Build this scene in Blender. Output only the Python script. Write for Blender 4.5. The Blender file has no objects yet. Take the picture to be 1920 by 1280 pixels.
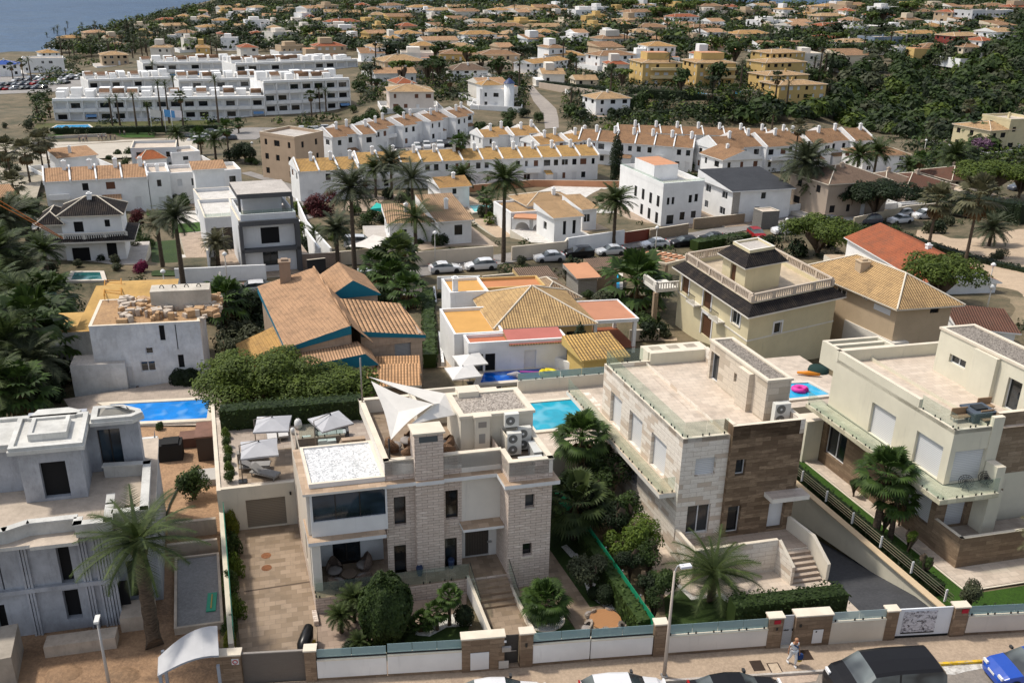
import bpy, math, random
from mathutils import Vector, noise
R_ = math.radians
# ---------------------------------------------------------------- camera, world, sun, exposure
H=33.0; F=1729.0; PITCH=R_(22.18); ROLL=R_(1.1)
sp,cp,sr,cr=math.sin(PITCH),math.cos(PITCH),math.sin(ROLL),math.cos(ROLL)
Fw=Vector((0,cp,-sp)); RX=Vector((cr,sr*sp,sr*cp)); UY=Vector((-sr,cr*sp,cr*cp))
scene=bpy.context.scene
cam=bpy.data.cameras.new("camera"); camo=bpy.data.objects.new("camera",cam); scene.collection.objects.link(camo)
from mathutils import Matrix
m=Matrix((RX,UY,-Fw)).transposed().to_4x4(); m.translation=Vector((0,0,H)); camo.matrix_world=m
cam.sensor_width=36; cam.lens=F/1920*36; cam.clip_end=30000; cam.clip_start=0.5
scene.camera=camo
SUN_AZ=R_(-74); SUN_EL=R_(58)      # azimuth from +Y (away from the camera), clockwise
w=bpy.data.worlds.new("World"); scene.world=w; w.use_nodes=True
nt=w.node_tree; bg=nt.nodes["Background"]; sky=nt.nodes.new("ShaderNodeTexSky"); sky.sky_type='NISHITA'; sky.sun_disc=False
sky.sun_elevation=SUN_EL; sky.sun_rotation=SUN_AZ; sky.air_density=1.0; sky.dust_density=2.0; sky.ozone_density=1.0
hs=nt.nodes.new('ShaderNodeHueSaturation'); hs.inputs['Saturation'].default_value=.5; nt.links.new(sky.outputs[0],hs.inputs['Color']); nt.links.new(hs.outputs[0],bg.inputs[0]); bg.inputs[1].default_value=0.15
sl=bpy.data.lights.new("sun",'SUN'); sl.energy=2.8; sl.angle=R_(4); sl.color=(1.0,0.93,0.82)
so=bpy.data.objects.new("sun",sl); scene.collection.objects.link(so)
sd=Vector((math.sin(SUN_AZ)*math.cos(SUN_EL),math.cos(SUN_AZ)*math.cos(SUN_EL),math.sin(SUN_EL)))
so.rotation_euler=sd.to_track_quat('Z','Y').to_euler(); so.location=(0,0,80)
scene.view_settings.view_transform='Standard'; scene.view_settings.look='None'; scene.view_settings.exposure=0.2; scene.view_settings.gamma=1
scene.render.engine='CYCLES'; scene.cycles.use_denoising=True
scene.cycles.max_bounces=5; scene.cycles.diffuse_bounces=2; scene.cycles.glossy_bounces=2; scene.cycles.transparent_max_bounces=8; scene.cycles.transmission_bounces=2
scene.cycles.caustics_reflective=False; scene.cycles.caustics_refractive=False
COL=scene.collection
random.seed(7)
# ---------------------------------------------------------------- photo pixel -> place on the ground
def ray(px,py): return Fw+RX*((px-960)/F)-UY*((py-640)/F)
def P(px,py,z=0.0):
    d=ray(px,py); t=(z-H)/d.z; return Vector((d.x*t,d.y*t,z))
def pix(p):
    v=Vector((p[0],p[1],p[2]-H)); f=v.dot(Fw); return (960+F*v.dot(RX)/f,640-F*v.dot(UY)/f)
# terrain heights known at spots of the place (px,py,z)
TC=[(0,1280,0),(500,1280,0),(960,1280,0),(1500,1280,0),(1920,1280,0),(0,1000,0),(500,1000,0),(960,1000,0),(1500,1000,0),(1920,1000,0),
(0,860,0),(300,860,0),(620,840,0),(960,840,0),(1300,840,0),(1600,840,0),(1920,840,0),(100,760,-.6),(500,740,-.6),(960,720,-.8),(1300,700,-1),(1700,720,-.6),(1920,700,-.6),
(0,640,-2.2),(400,640,-2.2),(800,640,-2.2),(1200,640,-2.2),(1600,640,-2.2),(1920,640,-2),(100,540,-4),(540,540,-4),(900,510,-5),(1250,470,-6),(1600,440,-6),(1900,440,-5),
(100,430,-7.5),(500,430,-7.5),(900,400,-8),(1300,400,-7.5),(1800,380,-7),(100,340,-9.5),(500,340,-10),(900,345,-10),(1300,320,-10),(1700,320,-9.5),(1900,300,-9.5),
(100,250,-13),(300,240,-14),(600,230,-13),(0,180,-16),(200,155,-16),(400,160,-14),(60,120,-19),(250,95,-18),(350,70,-17),
(760,200,-10),(760,130,-8),(1040,230,-11),(1040,180,-9),(960,120,-7),(1240,165,-5),(1340,170,-5),(1500,190,-11),(1560,120,-6),(1200,230,-11),(1400,250,-13),
(1640,230,-16),(1800,230,-15),(1760,160,-14),(1900,200,-13),(1650,115,-4),(1800,95,0),(1910,90,2),(1900,60,5),(1700,60,2),(1860,35,9),(1700,25,8),(1910,15,12),
(1200,60,-1),(1200,25,4),(960,60,-3),(960,22,2),(700,60,-6),(700,25,-2),(500,60,-11),(540,22,-7),(420,35,-13),(420,100,-14),(1450,60,-1),(1450,20,5),(1400,110,-3)]
TP=[]
for a,b,c in TC:
    q=P(a,b,c); TP.append((q.x/q.y*3.0,math.log(q.y),c))
_tc={}
def TT(u,v):
    n=d=0.0
    for a,b,c in TP:
        r=(a-u)**2+(2.2*(b-v))**2+1e-3
        wt=1/(r*r); n+=wt*c; d+=wt
    return n/d
def shore(x,y):            # >0 on the sea side of the shore line
    u=x/y; v=math.log(y)
    return 0
COAST=[(-40,118,-26),(60,106,-26),(110,88,-26),(150,64,-26),(230,44,-26),(300,28,-26),(350,16,-26),(420,9,-26),(450,1,-26),(480,-8,-26)]
CO=[P(*c) for c in COAST]
CO=[Vector((-2000,CO[0].y-500,0)),Vector((-900,CO[0].y-160,0))]+CO
def coast_x(y):
    for i in range(len(CO)-1):
        if CO[i].y<=y<=CO[i+1].y:
            t=(y-CO[i].y)/(CO[i+1].y-CO[i].y); return CO[i].x+t*(CO[i+1].x-CO[i].x)
    return -1e9 if y<CO[0].y else CO[-1].x+(y-CO[-1].y)*-0.1
def T(x,y):
    y=max(y,20.0); z=TT(x/y*3.0,math.log(y))
    if y>250:
        d=x-coast_x(y)
        if d<60: z=z+(-30-z)*min(1,max(0,(60-d)/75))
    st_=(33-z)*28.2 if x/y<.33 else 1150
    if y>st_: z+= (-34-z)*min(1,(y-st_)/400)
    return z+.25 if z<-.25 else (z-.25 if z>.25 else 0.0)
def G(px,py,h=0.0):
    d=ray(px,py)
    if d.z>-0.012: d=Vector((d.x,d.y,-0.012))
    lo=20.0; y=20.0; prev=20.0
    while y<2500:
        t=y/d.y; z=H+d.z*t
        if z<=T(d.x*t,y)+h: break
        prev=y; y*=1.035
    lo,hi=prev,y
    for _ in range(14):
        mid=(lo+hi)/2; t=mid/d.y
        if H+d.z*t<=T(d.x*t,mid)+h: hi=mid
        else: lo=mid
    t=hi/d.y; return Vector((d.x*t,hi,H+d.z*t))
def ztop(b,py):
    lo,hi=-40,60
    for _ in range(40):
        mm=(lo+hi)/2
        if pix((b[0],b[1],mm))[1]>py: lo=mm
        else: hi=mm
    return lo
E1=Vector((math.cos(R_(14)),math.sin(R_(14)),0)); E2=Vector((math.cos(R_(108.8)),math.sin(R_(108.8)),0))
class Fr:                   # a plot's own axes: a along the street, b to the back
    def __init__(s,O,d1=14.0,d2=108.8):
        s.O=Vector((O[0],O[1],0)); s.e1=Vector((math.cos(R_(d1)),math.sin(R_(d1)),0)); s.e2=Vector((math.cos(R_(d2)),math.sin(R_(d2)),0)); s.d1=d1
    def __call__(s,a,b,z=0.0):
        p=s.O+s.e1*a+s.e2*b; return Vector((p.x,p.y,z))
    def rect(s,a0,a1,b0,b1): return [s(a0,b0),s(a1,b0),s(a1,b1),s(a0,b1)]
# ---------------------------------------------------------------- materials
MATS={}
def nmat(key):
    m=bpy.data.materials.new(key); m.use_nodes=True; t=m.node_tree; return m,t,t.nodes["Principled BSDF"]
def N(t,ty,**k):
    n=t.nodes.new(ty)
    for a,b in k.items():
        if a.startswith('i_'): n.inputs[a[2:].replace('_',' ')].default_value=b
        else: setattr(n,a,b)
    return n
def c4(c): return (c[0],c[1],c[2],1)
def mulc(c,f): return tuple(max(0,min(1,x*f)) for x in c)
def mix(t,fac,a,b,bt='MIX'):
    n=t.nodes.new("ShaderNodeMix"); n.data_type='RGBA'; n.blend_type=bt
    for s,v in ((0,fac),(6,a),(7,b)):
        if isinstance(v,(tuple,list)): n.inputs[s].default_value=c4(v)
        elif isinstance(v,(int,float)): n.inputs[s].default_value=v
        else: t.links.new(v,n.inputs[s])
    return n.outputs[2]
def ramp(t,src,p0,p1,c0=(0,0,0),c1=(1,1,1)):
    n=t.nodes.new("ShaderNodeValToRGB"); n.color_ramp.elements[0].position=p0; n.color_ramp.elements[1].position=p1
    n.color_ramp.elements[0].color=c4(c0); n.color_ramp.elements[1].color=c4(c1); t.links.new(src,n.inputs[0]); return n.outputs[0]
def noi(t,vec,scale,det=3,rough=.55):
    n=t.nodes.new("ShaderNodeTexNoise"); n.inputs['Scale'].default_value=scale; n.inputs['Detail'].default_value=det; n.inputs['Roughness'].default_value=rough
    if vec: t.links.new(vec,n.inputs['Vector'])
    return n.outputs[0]
def bump(t,src,strength,dist,b):
    n=t.nodes.new("ShaderNodeBump"); n.inputs['Strength'].default_value=strength; n.inputs['Distance'].default_value=dist
    t.links.new(src,n.inputs['Height']); t.links.new(n.outputs[0],b.inputs['Normal'])
def geo(t): return t.nodes.new("ShaderNodeNewGeometry").outputs['Position']
def uvn(t): return t.nodes.new("ShaderNodeTexCoord").outputs['UV']
def mapv(t,v,s):
    n=t.nodes.new("ShaderNodeMapping"); n.inputs['Scale'].default_value=s; t.links.new(v,n.inputs[0]); return n.outputs[0]
def mk(kind,col=(.8,.8,.8),col2=None,s=1.0,rough=None):
    key=(kind,tuple(col),tuple(col2) if col2 else None,s,rough)
    if key in MATS: return MATS[key]
    m,t,b=nmat(kind); MATS[key]=m
    L=t.links.new; BC=b.inputs['Base Color']; b.inputs['Roughness'].default_value=.85 if rough is None else rough
    b.inputs['Specular IOR Level'].default_value=.3
    if kind=='plaster':
        g=geo(t); a=noi(t,g,.45*s,4,.6); c=noi(t,mapv(t,g,(3.2,3.2,.35)),1.2*s,4,.7)
        f=mix(t,ramp(t,a,.38,.7),mulc(col,.92),mulc(col,1.05)); f=mix(t,ramp(t,c,.58,.8),f,mix(t,.5,f,mulc(col,.66))); L(f,BC)
        bump(t,noi(t,g,14,3,.7),.12,.03,b)
    elif kind=='dirtyplaster':
        g=geo(t); a=noi(t,g,.5,6,.7); c=noi(t,mapv(t,g,(2.2,2.2,.6)),1.1,6,.78)
        f=mix(t,ramp(t,a,.35,.68),mulc(col,.7),mulc(col,1.05)); f=mix(t,ramp(t,c,.5,.8),f,mix(t,.7,f,col2 or mulc(col,.4))); L(f,BC); bump(t,noi(t,g,8,4,.7),.4,.04,b)
    elif kind in('brick','bigstone'):
        bw,bh=(.62,.17) if kind=='brick' else (1.25,.42)
        bw*=s; bh*=s
        n=N(t,"ShaderNodeTexBrick"); n.offset=.5; n.inputs['Scale'].default_value=1; n.inputs['Brick Width'].default_value=bw; n.inputs['Row Height'].default_value=bh
        pk=kind=='brick' and s>1.4; n.inputs['Mortar Size'].default_value=.005 if pk else .012 if kind=='brick' else .008; n.inputs['Mortar Smooth'].default_value=.3; n.inputs['Bias'].default_value=0
        n.inputs['Color1'].default_value=(0,0,0,1); n.inputs['Color2'].default_value=(1,1,1,1); n.inputs['Mortar'].default_value=(.35,.35,.35,1)
        u=uvn(t); L(u,n.inputs['Vector'])
        f0=noi(t,mapv(t,u,(1.6,7,1)),1.0,5,.72); f1=noi(t,mapv(t,u,(7,22,1)),1.0,3,.7)
        a=mix(t,ramp(t,f0,.3,.7),mulc(col,1.12),col2 if kind=='brick' else mix(t,.35,col,col2)); a=mix(t,n.outputs['Color'] if kind=='brick' else ramp(t,n.outputs['Color'],.68,.8),a,mix(t,1.0 if pk else .55 if kind=='brick' else .75,col,col2)); 
        a=mix(t,ramp(t,f1,.5,.75),a,mix(t,.45,a,mulc(col2,.6)))
        a=mix(t,n.outputs['Fac'],a,mulc(col2,.62)); L(a,BC)
        hh=mix(t,n.outputs['Fac'],mix(t,.5,n.outputs['Color'],f1),(0,0,0)); bump(t,hh,.75 if kind=='brick' else .35,.03,b)
    elif kind=='tile':
        n=N(t,"ShaderNodeTexBrick"); n.offset=.5; n.inputs['Scale'].default_value=1; n.inputs['Brick Width'].default_value=.62*s; n.inputs['Row Height'].default_value=.42*s
        n.inputs['Mortar Size'].default_value=.009; n.inputs['Bias'].default_value=0; n.inputs['Color1'].default_value=(0,0,0,1); n.inputs['Color2'].default_value=(1,1,1,1)
        u=uvn(t); L(u,n.inputs['Vector']); g=geo(t)
        f=mix(t,n.outputs['Color'],mulc(col,1.06),col2 or mulc(col,.86)); f=mix(t,ramp(t,noi(t,g,.7,5,.7),.5,.72),f,mix(t,.62,f,mulc(col,.5)))
        f=mix(t,n.outputs['Fac'],f,mulc(col,.6)); L(f,BC); b.inputs['Roughness'].default_value=.6
    elif kind=='rooftile':
        u=uvn(t); w1=N(t,"ShaderNodeTexWave"); w1.wave_type='BANDS'; w1.bands_direction='X'; w1.inputs['Scale'].default_value=1/(2*math.pi)*20/ (1*3.6*s)*3.0
        w1.inputs['Scale'].default_value=1.25/s; w1.inputs['Distortion'].default_value=.25; w1.inputs['Detail'].default_value=1; w1.inputs['Detail Scale'].default_value=4; L(u,w1.inputs['Vector'])
        w2=N(t,"ShaderNodeTexWave"); w2.wave_type='BANDS'; w2.bands_direction='Y'; w2.wave_profile='SAW'; w2.inputs['Scale'].default_value=.85/s; w2.inputs['Distortion'].default_value=.6; L(u,w2.inputs['Vector'])
        f1=noi(t,mapv(t,u,(2.6,1.4,1)),1.6,5,.75); f2=noi(t,u,.35,3,.6); c2=col2 or mulc(col,.45)
        f=mix(t,ramp(t,f1,.42,.66),col,c2); f=mix(t,ramp(t,f2,.35,.7),mulc(col,1.1),f); f=mix(t,ramp(t,noi(t,geo(t),.9,5,.75),.48,.72),f,mix(t,.6,f,(.13,.10,.075)))
        f=mix(t,ramp(t,w1.outputs[1],.0,.42),mulc(c2,.42),f); f=mix(t,ramp(t,w2.outputs[1],.86,1.0),f,mulc(c2,.6)); L(f,BC)
        hh=mix(t,.35,w1.outputs[1],w2.outputs[1]); bump(t,hh,.9,.09,b); b.inputs['Specular IOR Level'].default_value=.1
    elif kind=='gravel':
        v=N(t,"ShaderNodeTexVoronoi"); v.inputs['Scale'].default_value=9/s; g=geo(t); L(g,v.inputs['Vector'])
        f=mix(t,ramp(t,v.outputs['Color'],.2,.9),col,col2 or mulc(col,.55)); L(f,BC); bump(t,v.outputs['Distance'],.8,.05,b)
    elif kind in('ground','asphalt','concrete','soil','pave'):
        g=geo(t); c2=col2 or mulc(col,.6)
        k={'ground':.05,'asphalt':.35,'concrete':.5,'soil':.35,'pave':.3}[kind]*s
        f=mix(t,ramp(t,noi(t,g,k,7,.72),.36,.66),col,c2); f=mix(t,ramp(t,noi(t,g,k*7,5,.7),.45,.75),f,mix(t,.5,f,mulc(c2,.8)))
        f=mix(t,ramp(t,noi(t,g,6,2,.8),.45,.6),f,mix(t,.25,f,mulc(col,1.5))); L(f,BC); bump(t,noi(t,g,5 if kind!='soil' else 2,5,.7),.5 if kind=='soil' else .15,.05 if kind!='soil' else .25,b)
    elif kind=='grass':
        g=geo(t); f=mix(t,ramp(t,noi(t,g,.6,4,.7),.35,.7),col,col2 or mulc(col,.5)); f=mix(t,ramp(t,noi(t,g,9,4,.8),.4,.65),f,mix(t,.6,f,mulc(col,1.6))); L(f,BC); bump(t,noi(t,g,20,3,.8),.8,.05,b)
    elif kind=='leaf':
        i=t.nodes.new("ShaderNodeNewGeometry"); g=i.outputs['Position']
        f=mix(t,i.outputs['Random Per Island'],mulc(col,.62),col2 or mulc(col,1.35)); f=mix(t,ramp(t,noi(t,g,.55*s,3,.6),.35,.68),mix(t,.6,f,mulc(col,.5)),f); L(f,BC)
        b.inputs['Roughness'].default_value=.65
        tr=t.nodes.new("ShaderNodeBsdfTranslucent"); L(f,tr.inputs[0]); ms=t.nodes.new("ShaderNodeMixShader"); ms.inputs[0].default_value=.22
        L(b.outputs[0],ms.inputs[1]); L(tr.outputs[0],ms.inputs[2]); L(ms.outputs[0],t.nodes['Material Output'].inputs[0])
    elif kind=='bark':
        g=geo(t); f=mix(t,ramp(t,noi(t,mapv(t,g,(3,3,12)),1.2,3,.7),.35,.65),col,col2 or mulc(col,.45)); L(f,BC); bump(t,noi(t,mapv(t,g,(4,4,14)),1.2,3,.7),.8,.08,b)
    elif kind=='sea':
        g=geo(t); n1=noi(t,mapv(t,g,(.05,.09,.05)),1,6,.68); n2=noi(t,g,.004,4,.6)
        f=mix(t,ramp(t,n2,.35,.65),col,col2); f=mix(t,ramp(t,n1,.48,.7),f,mulc(col,1.5)); L(f,BC); b.inputs['Roughness'].default_value=.6; b.inputs['Specular IOR Level'].default_value=.25
        bump(t,n1,1.0,4.0,b)
    elif kind=='pool':
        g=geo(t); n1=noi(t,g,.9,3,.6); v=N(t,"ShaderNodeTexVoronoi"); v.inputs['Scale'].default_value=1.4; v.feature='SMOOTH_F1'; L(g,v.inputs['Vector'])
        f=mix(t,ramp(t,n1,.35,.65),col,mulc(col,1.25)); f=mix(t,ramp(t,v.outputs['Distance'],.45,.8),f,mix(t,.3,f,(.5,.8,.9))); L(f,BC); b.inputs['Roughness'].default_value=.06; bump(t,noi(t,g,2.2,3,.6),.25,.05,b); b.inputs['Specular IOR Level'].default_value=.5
    elif kind=='winglass':
        g=geo(t); n1=noi(t,mapv(t,g,(.5,.5,.8)),1,2,.5); f=mix(t,ramp(t,n1,.42,.6),col,col2 or mulc(col,2.2)); L(f,BC); b.inputs['Roughness'].default_value=.07; b.inputs['Specular IOR Level'].default_value=.7
    elif kind=='railglass':
        b.inputs['Roughness'].default_value=.05; BC.default_value=c4(col); b.inputs['Specular IOR Level'].default_value=.6
        tr=t.nodes.new("ShaderNodeBsdfTransparent"); tr.inputs[0].default_value=c4(col2 or (.85,.93,.9)); ms=t.nodes.new("ShaderNodeMixShader"); ms.inputs[0].default_value=s
        L(tr.outputs[0],ms.inputs[1]); L(b.outputs[0],ms.inputs[2]); L(ms.outputs[0],t.nodes['Material Output'].inputs[0])
    elif kind=='shutter':
        u=uvn(t); w1=N(t,"ShaderNodeTexWave"); w1.wave_type='BANDS'; w1.bands_direction='Y'; w1.inputs['Scale'].default_value=2.6; L(u,w1.inputs['Vector'])
        f=mix(t,ramp(t,w1.outputs[1],.0,.35),mulc(col,.7),col); L(f,BC); b.inputs['Roughness'].default_value=.5; bump(t,w1.outputs[1],.4,.02,b)
    elif kind=='board':
        u=uvn(t); w1=N(t,"ShaderNodeTexWave"); w1.wave_type='BANDS'; w1.bands_direction='Y' if s>=0 else 'X'; w1.inputs['Scale'].default_value=abs(s)*1.6; L(u,w1.inputs['Vector'])
        n1=noi(t,mapv(t,u,(1,8,1)),2,3,.6); f=mix(t,ramp(t,w1.outputs[1],.0,.2),mulc(col,.35),mix(t,n1,col,col2 or mulc(col,.7))); L(f,BC); bump(t,w1.outputs[1],.3,.03,b); b.inputs['Roughness'].default_value=.6
    elif kind=='wicker':
        u=uvn(t); ck=N(t,"ShaderNodeTexChecker"); ck.inputs['Scale'].default_value=16; L(geo(t),ck.inputs[0]); ck.inputs[1].default_value=c4(col); ck.inputs[2].default_value=c4(mulc(col,.5)); L(ck.outputs[0],BC)
    elif kind=='fabric':
        g=geo(t); f=mix(t,ramp(t,noi(t,g,1.2,4,.6),.35,.7),col,mulc(col,.88)); L(f,BC); b.inputs['Roughness'].default_value=.9
    elif kind=='carpaint':
        g=geo(t); f=mix(t,noi(t,g,3,2,.5),col,mulc(col,.9)); L(f,BC); b.inputs['Roughness'].default_value=.28; b.inputs['Coat Weight'].default_value=.8 if col[2]>.05 else .12; b.inputs['Coat Roughness'].default_value=.05; b.inputs['Specular IOR Level'].default_value=.5 if col[2]>.05 else .12
    elif kind=='metal':
        g=geo(t); f=mix(t,noi(t,g,4,3,.6),col,mulc(col,.8)); L(f,BC); b.inputs['Metallic'].default_value=.6; b.inputs['Roughness'].default_value=.4
    elif kind=='skin':
        g=geo(t); f=mix(t,noi(t,g,8,2,.5),col,mulc(col,.85)); L(f,BC); b.inputs['Roughness'].default_value=.55
    elif kind=='streaks':
        g=geo(t); f=mix(t,ramp(t,noi(t,mapv(t,g,(1.2,1.2,7)),1,4,.7),.48,.62),col,col2); f=mix(t,ramp(t,noi(t,g,4,3,.8),.5,.6),f,mulc(col,.75)); L(f,BC)
    else: 
        g=geo(t); f=mix(t,noi(t,g,2.5,2,.5),col,mulc(col,.9)); L(f,BC)
        if rough is None: b.inputs['Roughness'].default_value=.5
    return m
# palette
STONE=mk('brick',(.86,.77,.69),(.48,.36,.28)); TRAV=mk('bigstone',(.80,.75,.67),(.56,.44,.33),s=.72); BROWN=mk('brick',(.40,.29,.19),(.13,.085,.052),s=1.6)
WALLBROWN=mk('brick',(.36,.26,.175),(.19,.13,.085),s=1.5)
CREAM=mk('plaster',(.72,.66,.55)); CREAM2=mk('plaster',(.70,.66,.53)); WHITE=mk('plaster',(.86,.86,.85)); OFFW=mk('plaster',(.74,.70,.63)); GREYP=mk('plaster',(.36,.37,.38))
COPING=mk('plaster',(.72,.64,.52),s=3.0); LEDGE=mk('tile',(.46,.34,.24),(.34,.24,.16)); TRAVFL=mk('tile',(.33,.25,.18),(.225,.165,.11),s=.95); PALEFL=mk('tile',(.60,.51,.42),(.54,.45,.365))
WHITEG=mk('gravel',(.82,.82,.82),(.40,.41,.42)); GREYG=mk('gravel',(.50,.44,.38),(.16,.135,.115),s=.7); PEBBLE=mk('gravel',(.85,.83,.78),(.5,.49,.46),s=.5)
GRASS=mk('grass',(.030,.055,.010),(.012,.028,.006)); LAWN=mk('grass',(.035,.085,.008),(.018,.045,.005))
GLASSD=mk('winglass',(.006,.009,.012),(.03,.038,.045)); GLASSB=mk('winglass',(.008,.014,.022),(.03,.05,.075)); RAIL=mk('railglass',(.40,.50,.46),(.90,.94,.91),s=.12); RAILG=mk('railglass',(.36,.50,.52),(.6,.74,.74),s=.6)
SHUT=mk('shutter',(.72,.73,.74)); FRAMEW=mk('paint',(.78,.78,.78)); FRAMED=mk('paint',(.035,.03,.028)); STEEL=mk('metal',(.45,.45,.45)); DARKM=mk('metal',(.05,.05,.05)); POSTM=mk('metal',(.30,.27,.24))
ASPH=mk('asphalt',(.062,.064,.07),(.042,.043,.048)); CONC=mk('concrete',(.50,.46,.42),(.36,.33,.30)); BLACKP=mk('paint',(.02,.02,.02),rough=.4)
RT_OR=mk('rooftile',(.56,.33,.13),(.34,.20,.10)); RT_BR=mk('rooftile',(.40,.235,.13),(.20,.12,.075)); RT_PK=mk('rooftile',(.56,.34,.20),(.40,.235,.13)); RT_RED=mk('rooftile',(.44,.14,.07),(.26,.09,.05)); RT_BLK=mk('rooftile',(.032,.028,.028),(.018,.016,.016)); RT_MAR=mk('rooftile',(.17,.085,.06),(.10,.055,.04))
# ---------------------------------------------------------------- mesh building
def tag(o,label=None,cat=None,group=None,kind=None):
    if label: o['label']=label
    if cat: o['category']=cat
    if group: o['group']=group
    if kind: o['kind']=kind
    return o
def thing(name,label,cat,loc,group=None):
    o=bpy.data.objects.new(name,None); COL.objects.link(o); o.location=Vector(loc); o.empty_display_size=.1
    return tag(o,label,cat,group)
ORG={}
def org(o):
    v=Vector((0,0,0))
    while o is not None: v=v+o.location; o=o.parent
    return v
class M:
    def __init__(s,d1=14.0): s.v=[]; s.f=[]; s.mi=[]; s.mats=[]; s.t=Vector((math.cos(R_(d1)),math.sin(R_(d1)),0)); s.sm=[]
    def mid(s,mat):
        if mat not in s.mats: s.mats.append(mat)
        return s.mats.index(mat)
    def face(s,pts,mat,smooth=False):
        n=len(s.v); s.v.extend(Vector(p) for p in pts); s.f.append(tuple(range(n,n+len(pts)))); s.mi.append(s.mid(mat)); s.sm.append(smooth)
    def prism(s,poly,z0,z1,mat,top=None,bottom=False,sides=True):
        n=len(poly); lo=[Vector((p[0],p[1],z0)) for p in poly]; hi=[Vector((p[0],p[1],z1)) for p in poly]
        i0=len(s.v); s.v.extend(lo+hi); k=s.mid(mat); kt=s.mid(top or mat)
        if sides:
            for i in range(n):
                j=(i+1)%n; s.f.append((i0+i,i0+j,i0+n+j,i0+n+i)); s.mi.append(k); s.sm.append(False)
        s.f.append(tuple(range(i0+n,i0+2*n))); s.mi.append(kt); s.sm.append(False)
        if bottom: s.f.append(tuple(range(i0+n-1,i0-1,-1))); s.mi.append(k); s.sm.append(False)
    def ring(s,poly,w,z0,z1,mat,top=None):   # a wall of thickness w inside the outline
        inn=inset(poly,w); n=len(poly)
        for i in range(n):
            j=(i+1)%n
            s.face([(*poly[i][:2],z0),(*poly[j][:2],z0),(*poly[j][:2],z1),(*poly[i][:2],z1)],mat)
            s.face([(*inn[j][:2],z0),(*inn[i][:2],z0),(*inn[i][:2],z1),(*inn[j][:2],z1)],mat)
            s.face([(*poly[i][:2],z1),(*poly[j][:2],z1),(*inn[j][:2],z1),(*inn[i][:2],z1)],top or mat)
            s.face([(*poly[j][:2],z0),(*poly[i][:2],z0),(*inn[i][:2],z0),(*inn[j][:2],z0)],mat)
    def bar(s,a,b,w,h,z0,z1,mat,top=None):   # straight wall a->b, thickness w to the left side of a->b
        a=Vector((a[0],a[1],0)); b=Vector((b[0],b[1],0)); d=(b-a).normalized(); n=Vector((-d.y,d.x,0))*w
        s.prism([a,b,b+n,a+n],z0,z1,mat,top,True)
    def slope(s,a,b,w,z0a,z1a,z0b,z1b,mat,top=None):
        d=(Vector((b[0]-a[0],b[1]-a[1],0))).normalized(); n=Vector((-d.y,d.x,0))*w
        A0=Vector((a[0],a[1],z0a));A1=Vector((a[0],a[1],z1a));B0=Vector((b[0],b[1],z0b));B1=Vector((b[0],b[1],z1b))
        s.face([A0,B0,B1,A1],mat); s.face([B0+n,A0+n,A1+n,B1+n],mat); s.face([A1,B1,B1+n,A1+n],top or mat); s.face([B0,B0+n,B1+n,B1],mat); s.face([A0+n,A0,A1,A1+n],mat)
    def box(s,c,sx,sy,sz,mat,yaw=None,top=None):
        t=s.t if yaw is None else Vector((math.cos(yaw),math.sin(yaw),0)); u=Vector((-t.y,t.x,0)); c=Vector(c)
        p=[c-t*sx/2-u*sy/2,c+t*sx/2-u*sy/2,c+t*sx/2+u*sy/2,c-t*sx/2+u*sy/2]; s.prism(p,c.z,c.z+sz,mat,top,True)
    def tube(s,pts,rad,mat,n=8,cap=True,smooth=True):
        pts=[Vector(p) for p in pts]; i0=len(s.v); k=s.mid(mat)
        for q,p in enumerate(pts):
            d=(pts[min(q+1,len(pts)-1)]-pts[max(q-1,0)]).normalized(); a=Vector((1,0,0)) if abs(d.x)<.8 else Vector((0,1,0)); u=d.cross(a).normalized(); v=d.cross(u)
            r=rad[q] if isinstance(rad,(list,tuple)) else rad
            for j in range(n): s.v.append(p+u*(r*math.cos(2*math.pi*j/n))+v*(r*math.sin(2*math.pi*j/n)))
        for q in range(len(pts)-1):
            for j in range(n):
                a=i0+q*n+j; b=i0+q*n+(j+1)%n; s.f.append((a,a+n,b+n,b)); s.mi.append(k); s.sm.append(smooth)
        if cap:
            s.f.append(tuple(i0+j for j in range(n))); s.mi.append(k); s.sm.append(False)
            e=i0+(len(pts)-1)*n; s.f.append(tuple(e+n-1-j for j in range(n))); s.mi.append(k); s.sm.append(False)
    def lathe(s,c,prof,mat,n=16,smooth=True,sx=1,sy=1):
        i0=len(s.v); k=s.mid(mat); c=Vector(c)
        for r,z in prof:
            for j in range(n): s.v.append(c+Vector((sx*r*math.cos(2*math.pi*j/n),sy*r*math.sin(2*math.pi*j/n),z)))
        for q in range(len(prof)-1):
            for j in range(n):
                a=i0+q*n+j; b=i0+q*n+(j+1)%n; s.f.append((a,b,b+n,a+n)); s.mi.append(k); s.sm.append(smooth)
        s.f.append(tuple(i0+(len(prof)-1)*n+j for j in range(n))); s.mi.append(k); s.sm.append(False)
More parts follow.
